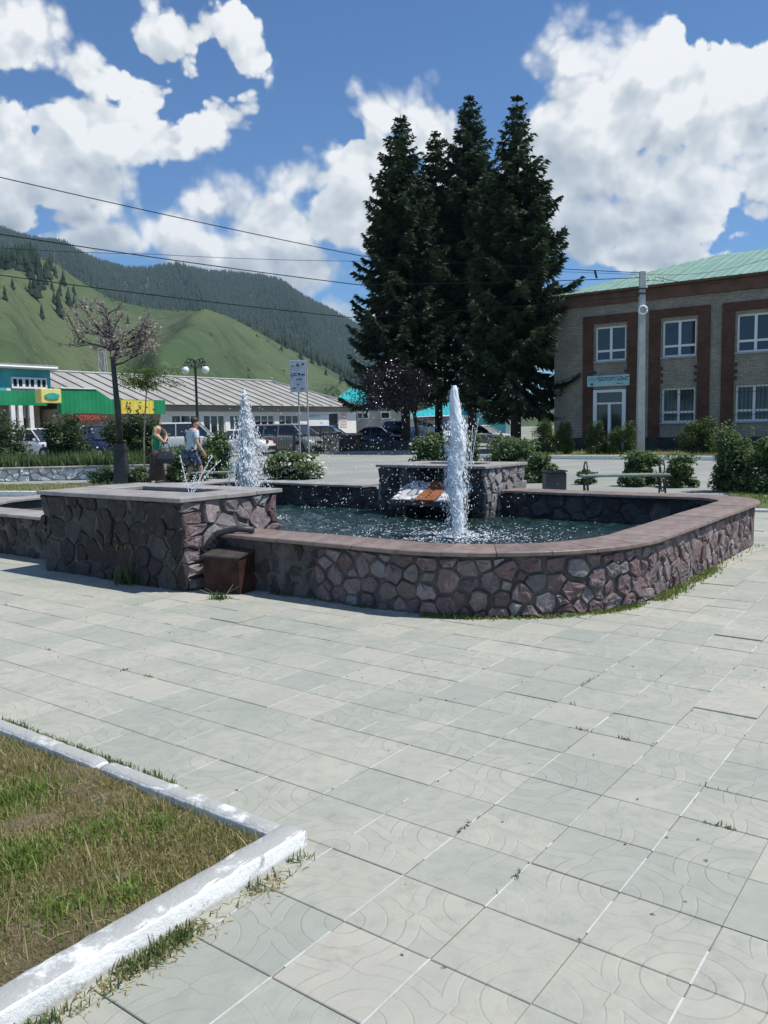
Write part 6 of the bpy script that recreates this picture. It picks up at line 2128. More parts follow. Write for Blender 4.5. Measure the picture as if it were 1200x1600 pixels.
# ------------------------------------------------------------------ blossom tree on its pedestal, sapling, lamp
def blossom_tree():
    p = gp(191, 756); Y = p.y
    t_ = empty('blossom_tree', (p.x, Y, 0), 0, 'bare dark tree with faded pinkish blossom on a tapered black pedestal', 'tree')
    k = Y / FPX
    H_ = at(180, 475, Y).z
    MB().add([(-.20, -.20, -.05), (.20, -.20, -.05), (.20, .20, -.05), (-.20, .20, -.05), (-.12, -.12, .92), (.12, -.12, .92), (.12, .12, .92), (-.12, .12, .92)],
             [(0, 3, 2, 1), (4, 5, 6, 7), (0, 1, 5, 4), (1, 2, 6, 5), (2, 3, 7, 6), (3, 0, 4, 7)]).box(-.17, -.17, .921, .17, .17, 1.0).box(-.14, -.14, 1.001, .14, .14, 1.10).build('pedestal', M['iron'], t_)
    fork = at(183, 566, Y).z
    tr = MB().tube([(0, 0, 1.1), (-.02, 0, 2.0), (-.08, 0, fork), (-.12, 0, fork + 1.0), (-.20, 0, H_ * .97)], [.090, .082, .064, .040, .018], 9)
    tr.build('trunk', M['iron'], t_, True)
    rg = np.random.default_rng(31)
    br = MB(); pts = []
    def grow(p0, d, L, r_, depth):
        d = d / np.linalg.norm(d)
        m_ = p0 + d * L * .5 + rg.normal(0, .04 * L, 3); e_ = p0 + d * L + np.array([0, 0, .08 * L])
        br.tube([p0, m_, e_], [r_, r_ * .75, r_ * .45], 5, caps=False)
        for q in np.linspace(.25, 1, int(6 + L * 12)):
            pts.append((p0 + (e_ - p0) * q, depth))
        if depth > 0:
            for k_ in range(3 if depth > 1 else 4):
                nd = d + rg.normal(0, .55, 3) + np.array([0, 0, .18])
                grow(p0 + (e_ - p0) * rg.uniform(.35, 1), nd, L * rg.uniform(.45, .75), r_ * .5, depth - 1)
    for a, up in ((PI * .98, .55), (PI * 1.1, .25), (PI * .80, 1.0), (PI * .45, .9), (.05, .6), (.25, 1.1), (-.2, .45), (-1.1, .7), (PI * 1.4, .8), (PI * .6, .35), (.9, .5), (0.1, .22)):
        grow(np.array([-.08, 0, fork + rg.uniform(-.15, .7)]), np.array([math.cos(a), math.sin(a), up * .62]), rg.uniform(.70, 1.02), .032, 2)
    for i in range(10):
        a = i * 2.4; z = fork + .25 + i * .13
        grow(np.array([-.09 - i * .008, 0, z]), np.array([math.cos(a), math.sin(a), .45]), rg.uniform(.40, .70) * (1 - i * .045), .020, 1)
    br.build('branches', M['iron'], t_)
    P = np.array([q[0] for q in pts]); P = np.repeat(P, 2, 0) + rg.normal(0, .05, (len(P) * 2, 3))
    kp = rg.random(len(P)) < .75; P = P[kp]; n_ = len(P)
    nrm = rg.normal(0, 1, (n_, 3)); nrm /= np.linalg.norm(nrm, axis=1, keepdims=True)
    d = np.cross(nrm, rg.normal(0, 1, (n_, 3))); d /= np.linalg.norm(d, axis=1, keepdims=True); q = np.cross(nrm, d)
    L_ = rg.uniform(.022, .048, n_)[:, None]
    V = np.stack([P - d * L_, P + q * L_ * .6, P + d * L_, P - q * L_ * .6], 1).reshape(-1, 3)
    F = (np.arange(n_) * 4)[:, None] + np.array([[0, 1, 2, 3]])
    mesh_np('blossoms', V, F, M['blossom'], t_)
blossom_tree()

def sapling():
    Y = 25.0; b = at(226, 740, Y)
    t_ = empty('sapling', (b.x, Y, 0), 0, 'thin young tree with a small feathery crown before the grey roof', 'tree')
    H_ = at(232, 600, Y).z
    rg = np.random.default_rng(12)
    dx = at(232, 600, Y).x - b.x
    MB().tube([(0, 0, 0), (.02, 0, H_ * .4), (dx * .8, 0, H_), (dx + .1, 0, H_ + .35)], [.032, .026, .018, .006], 7).build('trunk', mat('pale_bark', (.22, .20, .17), (.30, .28, .24), .9, 9), t_, True)
    br = MB(); Pp = []; Dd = []
    for i in range(15):
        a = rg.uniform(0, 6.3); l = rg.uniform(.35, .85); up = rg.uniform(-.1, .55)
        x1 = math.cos(a) * l * 1.05; z0 = H_ + rg.uniform(-.15, .3)
        if i in (3, 7): a = .1; x1 = .95; l = .95; up = .15
        e_ = np.array([dx + x1, math.sin(a) * l * .8, z0 + up * l]); s0_ = np.array([dx, 0, z0])
        br.tube([s0_, (s0_ + e_) / 2 + np.array([0, 0, .08]), e_], [.012, .008, .004], 4)
        for q in np.linspace(.2, 1.02, 9):
            c = s0_ + (e_ - s0_) * q + np.array([0, 0, .08 * math.sin(q * PI)])
            for k_ in range(15):
                dd = rg.normal(0, 1, 3); dd[2] -= .5; dd /= np.linalg.norm(dd)
                Pp.append(c + dd * rg.uniform(.02, .16)); Dd.append(dd)
    br.build('branches', M['bark'], t_)
    P = np.array(Pp); D_ = np.array(Dd); n_ = len(P)
    s_ = np.cross(D_, rg.normal(0, 1, (n_, 3))); s_ /= np.linalg.norm(s_, axis=1, keepdims=True)
    V = np.stack([P, P + D_ * .05 + s_ * .015, P + D_ * .10, P + D_ * .05 - s_ * .015], 1).reshape(-1, 3)
    mesh_np('foliage', V, (np.arange(n_) * 4)[:, None] + np.array([[0, 1, 2, 3]]), M['leaf_bright'], t_)
sapling()

def street_lamp():
    Y = 33.0; b = at(311, 715, Y)
    l_ = empty('street_lamp', (b.x, Y, 0), 0, 'black street lamp with scrolled arms and two white globes', 'street lamp')
    H_ = at(309, 562, Y).z
    MB().lathe([(.14, -.1), (.14, .5), (.09, .6), (.065, 1.0), (.045, H_ - .5), (.06, H_ - .45), (.04, H_ - .3), (.05, H_ - .05), (.0, H_ + .03)], 10).build('pole', M['iron'], l_, True)
    mb = MB()
    gx = (at(324.5, 578, Y).x - at(293, 577, Y).x) / 2; gz = at(309, 578, Y).z
    for s in (-1, 1):
        mb.tube([(0, 0, H_ - .42), (s * gx * .35, 0, H_ - .18), (s * gx * .7, 0, H_ - .12), (s * gx * .98, 0, gz + .34), (s * gx, 0, gz + .17)], .022, 6)
        for (cx, cz, r_) in ((.30, H_ - .06, .09), (.62, H_ - .03, .10), (.85, H_ - .14, .075), (.5, H_ - .28, .07)):
            mb.tube([(s * gx * cx + r_ * math.cos(t) * (1 - t * .06), 0, cz + r_ * math.sin(t) * (1 - t * .06)) for t in np.linspace(0, 8, 15)], .015, 5)
        mb.lathe([(.03, .10), (.085, .04), (.09, 0)], 8, (s * gx, 0, gz + .13))
    mb.build('arm', M['iron'], l_)
    for s in (-1, 1):
        o = MB().ball((0, 0, 0), .155, 16, 12).build('globe', M['globe'], l_, True); o.location = (s * gx, 0, gz)
street_lamp()

# ------------------------------------------------------------------ road-sign panel on two poles
def info_sign():
    Y = 41.0; c = at(465.5, 588, Y)
    s_ = empty('information_sign', (c.x, Y, 0), 0, 'tall grey blue notice panel on two thin poles before the cream building', 'sign')
    w_ = (at(478, 588, Y).x - at(453, 588, Y).x) / 2; z1 = at(465, 563, Y).z; z0 = at(465, 613, Y).z
    MB().bbox(-w_, -.03, z0, w_, .03, z1, .012).build('panel', M['sign_grey'], s_)
    mb = MB().tube([(.0, .05, -.1), (.0, .05, z1 - .1)], .035, 7); mb.tube([(w_ + .04, .05, -.1), (w_ + .04, .05, z1 + .06)], .04, 7)
    mb.build('pole', M['steel_grey'], s_)
    mb = MB(); h = z1 - z0
    zz = z1 - h * .14
    mb.add([(-.10, -.034, zz - .08), (.10, -.034, zz - .08), (0, -.034, zz + .10), (-.10, -.040, zz - .08), (.10, -.040, zz - .08), (0, -.040, zz + .10)], [(3, 4, 5), (0, 1, 4, 3), (1, 2, 5, 4), (2, 0, 3, 5)])
    for (a, b, q, t) in ((-.30, -.18, .17, .03), (.18, .32, .10, .05), (-.32, -.27, .42, .10), (-.22, -.05, .40, .03), (-.22, -.05, .46, .03), (0, .12, .40, .07), (.16, .34, .43, .05), (-.1, .02, .58, .04), (.06, .18, .58, .04), (-.05, .05, .74, .03), (-.3, -.1, .86, .03), (.1, .3, .88, .03)):
        mb.box(a * w_ / .38, -.040, z1 - h * (q + t), b * w_ / .38, -.033, z1 - h * q)
    mb.build('symbols', M['ink'], s_)['kind'] = 'stuff'
info_sign()

# ------------------------------------------------------------------ benches and bin
def bench(p, rz, L, label, m='bench_green'):
    b_ = empty('park_bench', p, rz, label, 'bench', 'benches round the fountain')
    for k in range(2): MB().bbox(-L / 2, -.17 + k * .18, .42, L / 2, -.01 + k * .18, .465, .008).build('seat_plank', M[m], b_)
    for s in (-1, 1):
        mb = MB(); x = s * (L / 2 - .10)
        mb.tube([(x, -.20, 0), (x, -.17, .2), (x, -.20, .40), (x, .20, .40), (x, .17, .2), (x, .20, 0)], .020, 6)
        mb.tube([(x, .02 + .17 * math.cos(t) * (1 - .06 * t), .56 + .16 * math.sin(t) * (1 - .06 * t)) for t in np.linspace(-1.5, 6.5, 18)], .016, 5)
        mb.tube([(x, .10 * math.cos(t), .22 + .10 * math.sin(t)) for t in np.linspace(0, 6.2, 12)], .014, 5)
        mb.build('end_frame', M['iron'], b_)
    return b_
bp = gp(975, 779); bench((bp.x, bp.y, 0), -.03, at(1040, 755, bp.y).x - at(905, 755, bp.y).x, 'worn green bench with curled iron ends behind the right coping')
bp = gp(340, 768); bench((bp.x, bp.y, 0), .02, 1.15, 'worn green bench half hidden by the left jet')
bp = gp(866, 768)
bn = empty('litter_bin', (bp.x, bp.y, 0), .1, 'squat dark bin standing behind the coping beside a shrub', 'bin')
bw_ = (at(882, 750, bp.y).x - at(850, 750, bp.y).x) / 2
MB().bbox(-bw_, -.18, 0, bw_, .18, .42, .03).build('body', M['bin'], bn)
mb = MB()
for (x0, y0, x1, y1) in ((-bw_ - .01, -.19, bw_ + .01, -.155), (-bw_ - .01, .155, bw_ + .01, .19), (-bw_ - .01, -.154, -bw_ + .03, .154), (bw_ - .03, -.154, bw_ + .01, .154)): mb.box(x0, y0, .422, x1, y1, .45)
mb.build('rim', M['iron'], bn)

# ------------------------------------------------------------------ parked cars
def car(loc, rz, paint, label, L=4.4, W_=1.75, H=1.48, kind='sedan'):
    c = empty('parked_car', loc, rz, label, 'car', 'cars parked beyond the square')
    hw = W_ / 2
    fx, bx = L / 2, -L / 2
    belt = .60 * H + .02
    if kind == 'sedan':
        st = [(bx, .50, .86), (bx + .10, .78, .93), (bx + .75, .86, .97), (bx + 1.2, belt, 1), (fx - 1.45, belt, 1), (fx - .9, .83, .98), (fx - .25, .70, .92), (fx, .52, .82)]
        gb = (bx + .75, bx + 1.35, fx - 2.05, fx - 1.25)
    elif kind == 'wagon':
        st = [(bx, .55, .88), (bx + .06, .86, .94), (bx + .4, belt, .99), (bx + 1.2, belt, 1), (fx - 1.45, belt, 1), (fx - .9, .86, .98), (fx - .25, .74, .92), (fx, .54, .83)]
        gb = (bx + .12, bx + .45, fx - 2.0, fx - 1.2)
    else:                                   # van
        st = [(bx, .55, .92), (bx + .05, belt, .96), (bx + .4, belt, 1), (bx + 1.2, belt, 1), (fx - 1.0, belt, 1), (fx - .55, .95, .98), (fx - .12, .78, .95), (fx, .56, .88)]
        gb = (bx + .06, bx + .16, fx - 1.25, fx - .55)
    V = []; F = []
    nst = len(st)
    for (x, zt, wf) in st:
        w = hw * wf
        sec = [(-w * .86, .20), (-w * .97, .30), (-w, .52), (-w * .975, max(.53, zt - .10)), (-w * .90, zt), (0, zt + .025), (w * .90, zt), (w * .975, max(.53, zt - .10)), (w, .52), (w * .97, .30), (w * .86, .20)]
        V += [(x, y, z) for y, z in sec]
    k = 11
    for i in range(nst - 1):
        for q in range(k - 1): F.append((i * k + q, i * k + q + 1, (i + 1) * k + q + 1, (i + 1) * k + q))
        F.append((i * k, (i + 1) * k, (i + 1) * k + k - 1, i * k + k - 1))
    F.append(tuple(range(k - 1, -1, -1))); F.append(tuple((nst - 1) * k + q for q in range(k)))
    mesh_obj('body', V, F, paint, c, True)
    rb_, rt_, wt_, wb_ = gb
    zb = belt - .01; zr = H
    a, t = hw * .90, hw * .72
    low = [(rb_, -a), (wb_, -a), (wb_, a), (rb_, a)]; hi = [(rt_, -t), (wt_, -t), (wt_, t), (rt_, t)]
    Vg = [(x, y, zb if i not in (1, 2) else zb - .02) for i, (x, y) in enumerate(low)] + [(x, y, zr - .07) for x, y in hi]
    g = mesh_obj('windows', Vg, [(0, 1, 5, 4), (1, 2, 6, 5), (2, 3, 7, 6), (3, 0, 4, 7), (4, 5, 6, 7)], M['glass_sky'], c)
    rf_ = MB()
    Vr = [(rt_ - .04, -t - .02, zr - .075), (wt_ + .05, -t - .02, zr - .075), (wt_ + .05, t + .02, zr - .075), (rt_ - .04, t + .02, zr - .075),
          (rt_ + .15, -t * .82, zr), (wt_ - .15, -t * .82, zr), (wt_ - .15, t * .82, zr), (rt_ + .15, t * .82, zr)]
    rf_.add(Vr, [(0, 3, 2, 1), (4, 5, 6, 7), (0, 1, 5, 4), (1, 2, 6, 5), (2, 3, 7, 6), (3, 0, 4, 7)])
    for s in (-1, 1):
        for (x0, x1) in ((rb_, rt_), (wb_, wt_)): rf_.tube([(x0, s * a, zb - .01), (x1, s * t, zr - .07)], .038, 5)
        xm = (rb_ + wb_) / 2
        for xq in ((xm,) if kind == 'sedan' else (xm + .25, xm - .75)): rf_.tube([(xq, s * (a + .004), zb), (xq, s * (t + .004), zr - .07)], .032, 5)
    rf_.build('roof', paint, c)
    wr = .30 if H < 1.55 else .335
    for x in (bx + .82, fx - .80):
        for s in (-1, 1):
            arch = MB().tube([(x, s * (hw - .10), wr), (x, s * (hw + .006), wr)], wr + .06, 16); arch.build('wheel_arch', M['trim'], c)
            w_ = MB()
            w_.tube([(x, s * (hw - .16), wr), (x, s * (hw - .01), wr), (x, s * (hw + .018), wr)], [wr, wr, wr * .93], 18)
            wo = w_.build('wheel', M['tyre'], c)
            rm = MB().tube([(x, s * (hw + .019), wr), (x, s * (hw + .028), wr)], wr * .62, 14); rm.build('rim', M['rim'], wo)
    for s in (-1, 1):
        MB().bbox(fx - .22, s * hw * .62 - .19, .58, fx - .03, s * hw * .62 + .19, .72, .02).build('headlight', M['lamp_glass'], c)
        MB().bbox(bx + .0, s * hw * .70 - .14, .68, bx + .09, s * hw * .70 + .14, .86, .02).build('tail_light', M['lamp_red'], c)
        MB().bbox(wb_ - .22, s * (hw + .09) - .08, belt + .01, wb_ - .10, s * (hw + .09) + .08, belt + .13, .02).build('mirror', paint, c)
        MB().bbox(xm - .28, s * (hw + .006) - .012, belt - .14, xm - .12, s * (hw + .006) + .012, belt - .11, .004).build('door_handle', M['trim'], c)
    MB().bbox(fx - .05, -hw * .80, .26, fx + .05, hw * .80, .46, .03).build('bumper', M['trim'], c)
    MB().bbox(bx - .05, -hw * .84, .30, bx + .05, hw * .84, .52, .03).build('bumper', M['trim'], c)
    MB().bbox(fx - .04, -hw * .38, .56, fx + .012, hw * .38, .70, .01).build('grille', M['trim'], c)
    MB().box(fx + .051, -.26, .34, fx + .058, .26, .45).build('number_plate', M['white'], c)
    return c
def paint(name, c, metal=.0):
    m = mat(name, c, None, .28, metal=metal, spec=.6)
    for nd in m.node_tree.nodes:
        if nd.type == 'BSDF_PRINCIPLED': nd.inputs['Coat Weight'].default_value = .5
    return m
P_sil = paint('silver_green_paint', (.20, .215, .195)); P_navy = paint('navy_paint', (.018, .024, .06)); P_black = paint('black_paint', (.012, .013, .018))
P_white = paint('white_car_paint', (.68, .69, .68), 0); P_blue = paint('blue_paint', (.05, .13, .20)); P_mar = paint('dark_red_paint', (.09, .022, .035)); P_ltsil = paint('light_silver_paint', (.45, .46, .46))
def park(px, py, Y, deg, pnt, label, **kw):
    p = at(px, py, Y); return car((p.x, Y, 0), math.radians(deg), pnt, label, **kw)
park(447, 706, 47.5, -28, P_sil, 'silver green minivan right of the left jet, seen from its front corner', L=4.5, H=1.70, W_=1.8, kind='van')
park(492, 695, 56, -62, P_ltsil, 'light silver car nose-on behind the metal gate', L=4.2, H=1.40)
park(466, 690, 64, 8, P_mar, 'dark red car far behind between minivan and navy wagon', L=4.2, H=1.45)
park(514, 705, 51.5, -14, P_navy, 'navy estate car with roof bars behind the tan stone pillar', L=4.5, H=1.56, kind='wagon')
park(577, 705, 53, 172, P_navy, 'dark navy saloon in the spruce shade beside the estate car', L=4.4, H=1.44)
park(618, 703, 58, -100, P_black, 'black off-roader parked nose-on in the spruce shade', L=4.4, H=1.82, W_=1.85, kind='wagon')
park(652, 700, 62, -60, P_blue, 'mid blue car between the black off-roader and white minibus', L=4.2, H=1.45)
park(683, 702, 64, -70, P_white, 'white minibus behind the spruce trunks', L=5.2, H=2.2, W_=1.95, kind='van')
park(757, 700, 56, -30, P_ltsil, 'pale silver saloon seen between trunk and jet on the right', L=4.3, H=1.42)
park(154, 706, 42, -35, P_navy, 'dark blue off-roader behind the shrubs near the blossom tree', L=4.4, H=1.8, W_=1.8, kind='wagon')
park(64, 706, 44, -30, P_white, 'white car glimpsed between the two leftmost shrubs', L=4.3, H=1.7, kind='wagon')
park(279, 706, 43, 6, P_ltsil, 'pale grey van with dark windows behind the two walking people', L=4.7, H=1.85, W_=1.85, kind='van')
park(366, 706, 45, 170, P_white, 'white saloon partly hidden by the left jet', L=4.3, H=1.45)

# ------------------------------------------------------------------ gate, pillars, dark fence
def pillar(px0, px1, py0, py1, Y, label, m, seed):
    a, b = at(px0, py0, Y), at(px1, py0, Y); zt = at(px0, py1, Y).z
    w = b.x - a.x
    p = empty('stone_pillar', ((a.x + b.x) / 2, Y, 0), -.35, label, 'pillar')
    hw = w * .46
    MB().box(-hw, -hw, -.1, hw, hw, zt - .08).build('core', M['core'], p)
    MB().bbox(-hw - .05, -hw - .05, zt - .078, hw + .05, hw + .05, zt + .04, .03).build('cap', M['stone_grey'], p)
    r = random.Random(seed)
    rot = Matrix.Rotation(0, 4, 'Z')
    for place in (lambda s, z, off: Vector((-hw + s, -hw - off, z)), lambda s, z, off: Vector((hw + off, -hw + s, z)), lambda s, z, off: Vector((-hw - off, hw - s, z))):
        stone_face(p, (0, 0, 2 * hw, zt - .09), place, False, jitter_seeds(2 * hw, zt - .09, .24, .16, .3, r), .012, .05, m, r)
    return p
gpy = 46.0
pillar(508, 531, 706, 676, gpy, 'tan rubble stone gate pillar lit by the sun', M['stone_tan'], 1)
pillar(533, 563, 706, 678, gpy + .3, 'grey stone gate pillar in spruce shade beside the tan pillar', M['stone_shaded'], 2)
def gate(px0, px1, Y, label):
    a, b = at(px0, 700, Y), at(px1, 700, Y)
    zt = at(px0, 676, Y).z
    g = empty('metal_gate', (a.x, Y, 0), 0, label, 'gate', 'gates of the car park')
    w = b.x - a.x
    fr = MB().tube([(0, 0, .02), (0, 0, zt)], .04, 6).tube([(w, 0, .02), (w, 0, zt)], .04, 6).tube([(0, 0, zt - .12), (w, 0, zt - .12)], .02, 5).tube([(0, 0, .15), (w, 0, .15)], .02, 5)
    fr.build('frame', M['iron'], g)
    n_ = int(w / .14)
    br = MB().tube([(0, 0, .15), (0, 0, zt - .12)], .010, 5).build('bar', M['iron'], g); br.location = (.14, 0, 0)
    for i in range(2, n_):
        o = share(br, 'bar', g, (.14 * i, 0, 0))
gate(461, 506, 45.0, 'thin barred metal gate left of the tan stone pillar')
gate(408, 459, 45.4, 'thin barred metal gate before the silver green minivan')
mb0 = at(480, 712, 45.6); cb = MB().bbox(-.75, -.12, 0, .75, .12, .55, .03).build('concrete_block', M['plaza']); cb.location = (at(482, 712, 46.6).x, 46.8, 0)
tag(cb, 'low pale concrete block behind the barred gate', 'block')
a, b = at(565, 700, 46.2), at(652, 700, 46.2)
fe = empty('dark_fence', (a.x, 46.4, 0), 0, 'low dark board fence in the spruce shade right of the gate pillars', 'fence')
w = b.x - a.x; nb = 16
pn = MB().bbox(0, -.012, .08, w / nb - .03, .012, .62, .005).build('board', M['bin'], fe)
for i in range(1, nb): share(pn, 'board', fe, (i * w / nb, random.uniform(-.01, .01), random.uniform(-.015, .015)))
MB().box(0, .013, .25, w, .05, .31).box(0, .013, .50, w, .05, .55).build('rail', M['bin'], fe)
# curb along the far side of the plaza
fk0, fk1 = gp(560, 714), gp(900, 716)
cu0, cv0 = to_uv(fk0.x, fk0.y)
fkb = empty('far_kerb', (fk0.x, 44.6, 0), 0); fkb['kind'] = 'structure'
kk = MB().bbox(.006, 0, -.05, .994, .15, .13, .012).build('kerb_stone', M['cop_grey'], fkb)
for i in range(-2, 9): 
    if i: share(kk, 'kerb_stone', fkb, (i, 0, 0))

# ------------------------------------------------------------------ people
def skin(name, joints, edges, m, parent, sub=2):
    me = bpy.data.meshes.new(name)
    names = list(joints)
    me.from_pydata([joints[q][0] for q in names], [(names.index(a), names.index(b)) for a, b in edges], [])
    o = bpy.data.objects.new(name, me); COL.objects.link(o)
    md = o.modifiers.new('Skin', 'SKIN'); md.use_smooth_shade = True
    if sub: sb_ = o.modifiers.new('Sub', 'SUBSURF'); sb_.levels = sub; sb_.render_levels = sub
    lay = me.skin_vertices[0].data
    for i, q in enumerate(names):
        r_ = joints[q][1]
        lay[i].radius = r_ if isinstance(r_, tuple) else (r_, r_)
        lay[i].use_root = (i == 0)
    dg = bpy.context.evaluated_depsgraph_get()
    me2 = bpy.data.meshes.new_from_object(o.evaluated_get(dg))
    bpy.data.objects.remove(o)
    me2.materials.clear(); me2.materials.append(m)
    for p in me2.polygons: p.use_smooth = True
    o = bpy.data.objects.new(name, me2); link(o, parent)
    return o

def fingers(J, E, wrist, hand, d, side, curl, tag_):
    """five separate fingers from the palm"""
    h = Vector(J[hand][0]); d = Vector(d).normalized(); side = Vector(side).normalized(); cu = Vector(curl).normalized()
    for i, (o, l) in enumerate(((-.032, .060), (-.011, .072), (.011, .068), (.031, .052))):
        b = h + side * o + d * .035
        k1 = b + d * l * .55 + cu * .010; k2 = k1 + d * l * .45 + cu * .028
        J[tag_ + 'f%da' % i] = (b, .0105); J[tag_ + 'f%db' % i] = (k1, .0095); J[tag_ + 'f%dc' % i] = (k2, .008)
        E += [(hand, tag_ + 'f%da' % i), (tag_ + 'f%da' % i, tag_ + 'f%db' % i), (tag_ + 'f%db' % i, tag_ + 'f%dc' % i)]
    t = h - side * .040 + d * (-.005)
    J[tag_ + 'ta'] = (t, .012); J[tag_ + 'tb'] = (t - side * .018 + d * .035 + cu * .014, .010)
    E += [(hand, tag_ + 'ta'), (tag_ + 'ta', tag_ + 'tb')]

def check_mat(name, a, b, sc):
    m, T, p, o = new_mat(name)
    tc = T.n('ShaderNodeTexCoord').outputs['Object']
    sp = T.n('ShaderNodeSeparateXYZ'); T.put(sp.inputs[0], tc)
    f1 = T.step(T.m('SINE', T.m('MULTIPLY', sp.outputs[0], sc)), .3, .6); f2 = T.step(T.m('SINE', T.m('MULTIPLY', sp.outputs[2], sc)), .3, .6)
    T.put(p.inputs['Base Color'], T.mix(T.m('MULTIPLY', T.m('ADD', f1, f2), .5), a, b)); p.inputs['Roughness'].default_value = .9
    return m
def blotch(name, a, b, sc): return mat(name, a, b, .9, sc, lo=.45, hi=.55)

def person_base(J, E, head, fwd, sc=1.0):
    """head with a face on the neck: skull, jaw, nose, ears in the same skin"""
    h = Vector(head); f = Vector(fwd).normalized(); s = f.cross(Vector((0, 0, 1))).normalized()
    J['neck'] = (h - Vector((0, 0, .155 * sc)) - f * .012, .052 * sc)
    J['jaw'] = (h - Vector((0, 0, .065 * sc)) + f * .022 * sc, (.058 * sc, .066 * sc))
    J['skull'] = (h + Vector((0, 0, .03 * sc)) - f * .004, (.080 * sc, .092 * sc))
    J['crown'] = (h + Vector((0, 0, .085 * sc)) - f * .012, (.056 * sc, .064 * sc))
    J['nose'] = (h - Vector((0, 0, .005)) + f * .105 * sc, .012 * sc)
    E += [('neck', 'jaw'), ('jaw', 'skull'), ('skull', 'crown'), ('skull', 'nose')]
    for q in (-1, 1):
        J['ear%d' % q] = (h + s * q * .086 * sc - f * .01, .014 * sc); E.append(('skull', 'ear%d' % q))

def face(parent, head, fwd, sc=1.0):
    h = Vector(head); f = Vector(fwd).normalized(); s = f.cross(Vector((0, 0, 1))).normalized()
    for q in (-1, 1):
        MB().ball(h + f * .083 * sc + s * q * .032 * sc + Vector((0, 0, .012)), .012 * sc, 8, 6).build('eye', M['white'], parent)
    MB().tube([h + f * .078 * sc - s * .026 * sc - Vector((0, 0, .062 * sc)), h + f * .090 * sc - Vector((0, 0, .062 * sc)), h + f * .078 * sc + s * .026 * sc - Vector((0, 0, .062 * sc))], .006, 6).build('mouth', M['lamp_red'], parent)

# man: seen from behind, striding to the right, head bowed to the right
pm = gp(301, 765)
man = empty('person', (pm.x, pm.y, 0), 0, 'person in a pale checked shirt and dark blue shorts striding past the fountain', 'person')
J = {}; E = []
fwd = Vector((.72, .60, 0)).normalized(); sd_ = fwd.cross(Vector((0, 0, 1))).normalized()     # right hand side of the walker
def q3(f, s, z): return Vector((0, 0, z)) + fwd * f + sd_ * s
J['pelvis'] = (q3(0, 0, .92), (.150, .115)); J['waist'] = (q3(.01, 0, 1.06), (.140, .105)); J['chest'] = (q3(.04, 0, 1.27), (.165, .115)); J['yoke'] = (q3(.05, 0, 1.41), (.135, .090))
E += [('pelvis', 'waist'), ('waist', 'chest'), ('chest', 'yoke')]
head = q3(.13, .02, 1.615); hf = Vector((.85, .35, -.30))
person_base(J, E, head, hf); E.append(('yoke', 'neck'))
arms = {'r': [(q3(.05, .20, 1.40), .062), (q3(.03, .27, 1.14), .045), (q3(.16, .30, .93), .032), (q3(.20, .31, .85), (.026, .042))],
        'l': [(q3(.05, -.20, 1.40), .062), (q3(.00, -.26, 1.14), .045), (q3(.16, -.22, .95), .032), (q3(.20, -.21, .87), (.026, .042))]}
for k_, a_ in arms.items():
    for i, j_ in enumerate(('sh', 'el', 'wr', 'ha')): J[j_ + k_] = a_[i]
    E += [('yoke', 'sh' + k_), ('sh' + k_, 'el' + k_), ('el' + k_, 'wr' + k_), ('wr' + k_, 'ha' + k_)]
    fingers(J, E, 'wr' + k_, 'ha' + k_, (fwd * .35 - Vector((0, 0, 1))), fwd, -sd_ if k_ == 'r' else sd_, k_)
legs = {'r': [(q3(.0, .095, .86), .092), (q3(.20, .10, .50), .062), (q3(.10, .10, .12), .042), (q3(.17, .10, .045), (.034, .045)), (q3(.30, .11, .035), (.022, .045))],
        'l': [(q3(.0, -.095, .86), .092), (q3(.03, -.10, .48), .060), (q3(-.20, -.10, .16), .042), (q3(-.17, -.10, .07), (.032, .042)), (q3(-.06, -.10, .025), (.022, .042))]}
for k_, a_ in legs.items():
    for i, j_ in enumerate(('hip', 'kn', 'an', 'ft', 'to')): J[j_ + k_] = a_[i]
    E += [('pelvis', 'hip' + k_), ('hip' + k_, 'kn' + k_), ('kn' + k_, 'an' + k_), ('an' + k_, 'ft' + k_), ('ft' + k_, 'to' + k_)]
skin('body', J, E, M['skin'], man)
face(man, head, hf)
def grow(q, g): 
    p_, r_ = J[q]
    return (p_, tuple(x + g for x in r_) if isinstance(r_, tuple) else r_ + g)
JS = {'chest': grow('chest', .022), 'waist': grow('waist', .026), 'hem': (q3(0, 0, .90), (.172, .138)), 'yoke': grow('yoke', .022)}
ES = [('chest', 'waist'), ('waist', 'hem'), ('chest', 'yoke')]
for k_ in 'rl':
    JS['sh' + k_] = grow('sh' + k_, .022); a, b = Vector(J['sh' + k_][0]), Vector(J['el' + k_][0]); JS['sl' + k_] = (a.lerp(b, .75), .070)
    ES += [('yoke', 'sh' + k_), ('sh' + k_, 'sl' + k_)]
skin('shirt', JS, ES, check_mat('checked_cotton', (.44, .53, .60), (.68, .73, .76), 95), man)
JP = {'pelvis': (q3(0, 0, .90), (.168, .134))}; EP = []
for k_ in 'rl':
    JP['hip' + k_] = (J['hip' + k_][0], .112); JP['kn' + k_] = (Vector(J['hip' + k_][0]).lerp(Vector(J['kn' + k_][0]), .88), .096)
    EP += [('pelvis', 'hip' + k_), ('hip' + k_, 'kn' + k_)]
skin('shorts', JP, EP, blotch('patterned_navy_cotton', (.035, .045, .10), (.14, .17, .27), 14), man)
hair = MB().ball(head + Vector((0, 0, .048)) - hf.normalized() * .018, .104, 14, 10, (.95, .95, .90)).build('hair', mat('dark_hair', (.022, .016, .013), (.05, .038, .03), .6, 30, .6, 60), man, True)
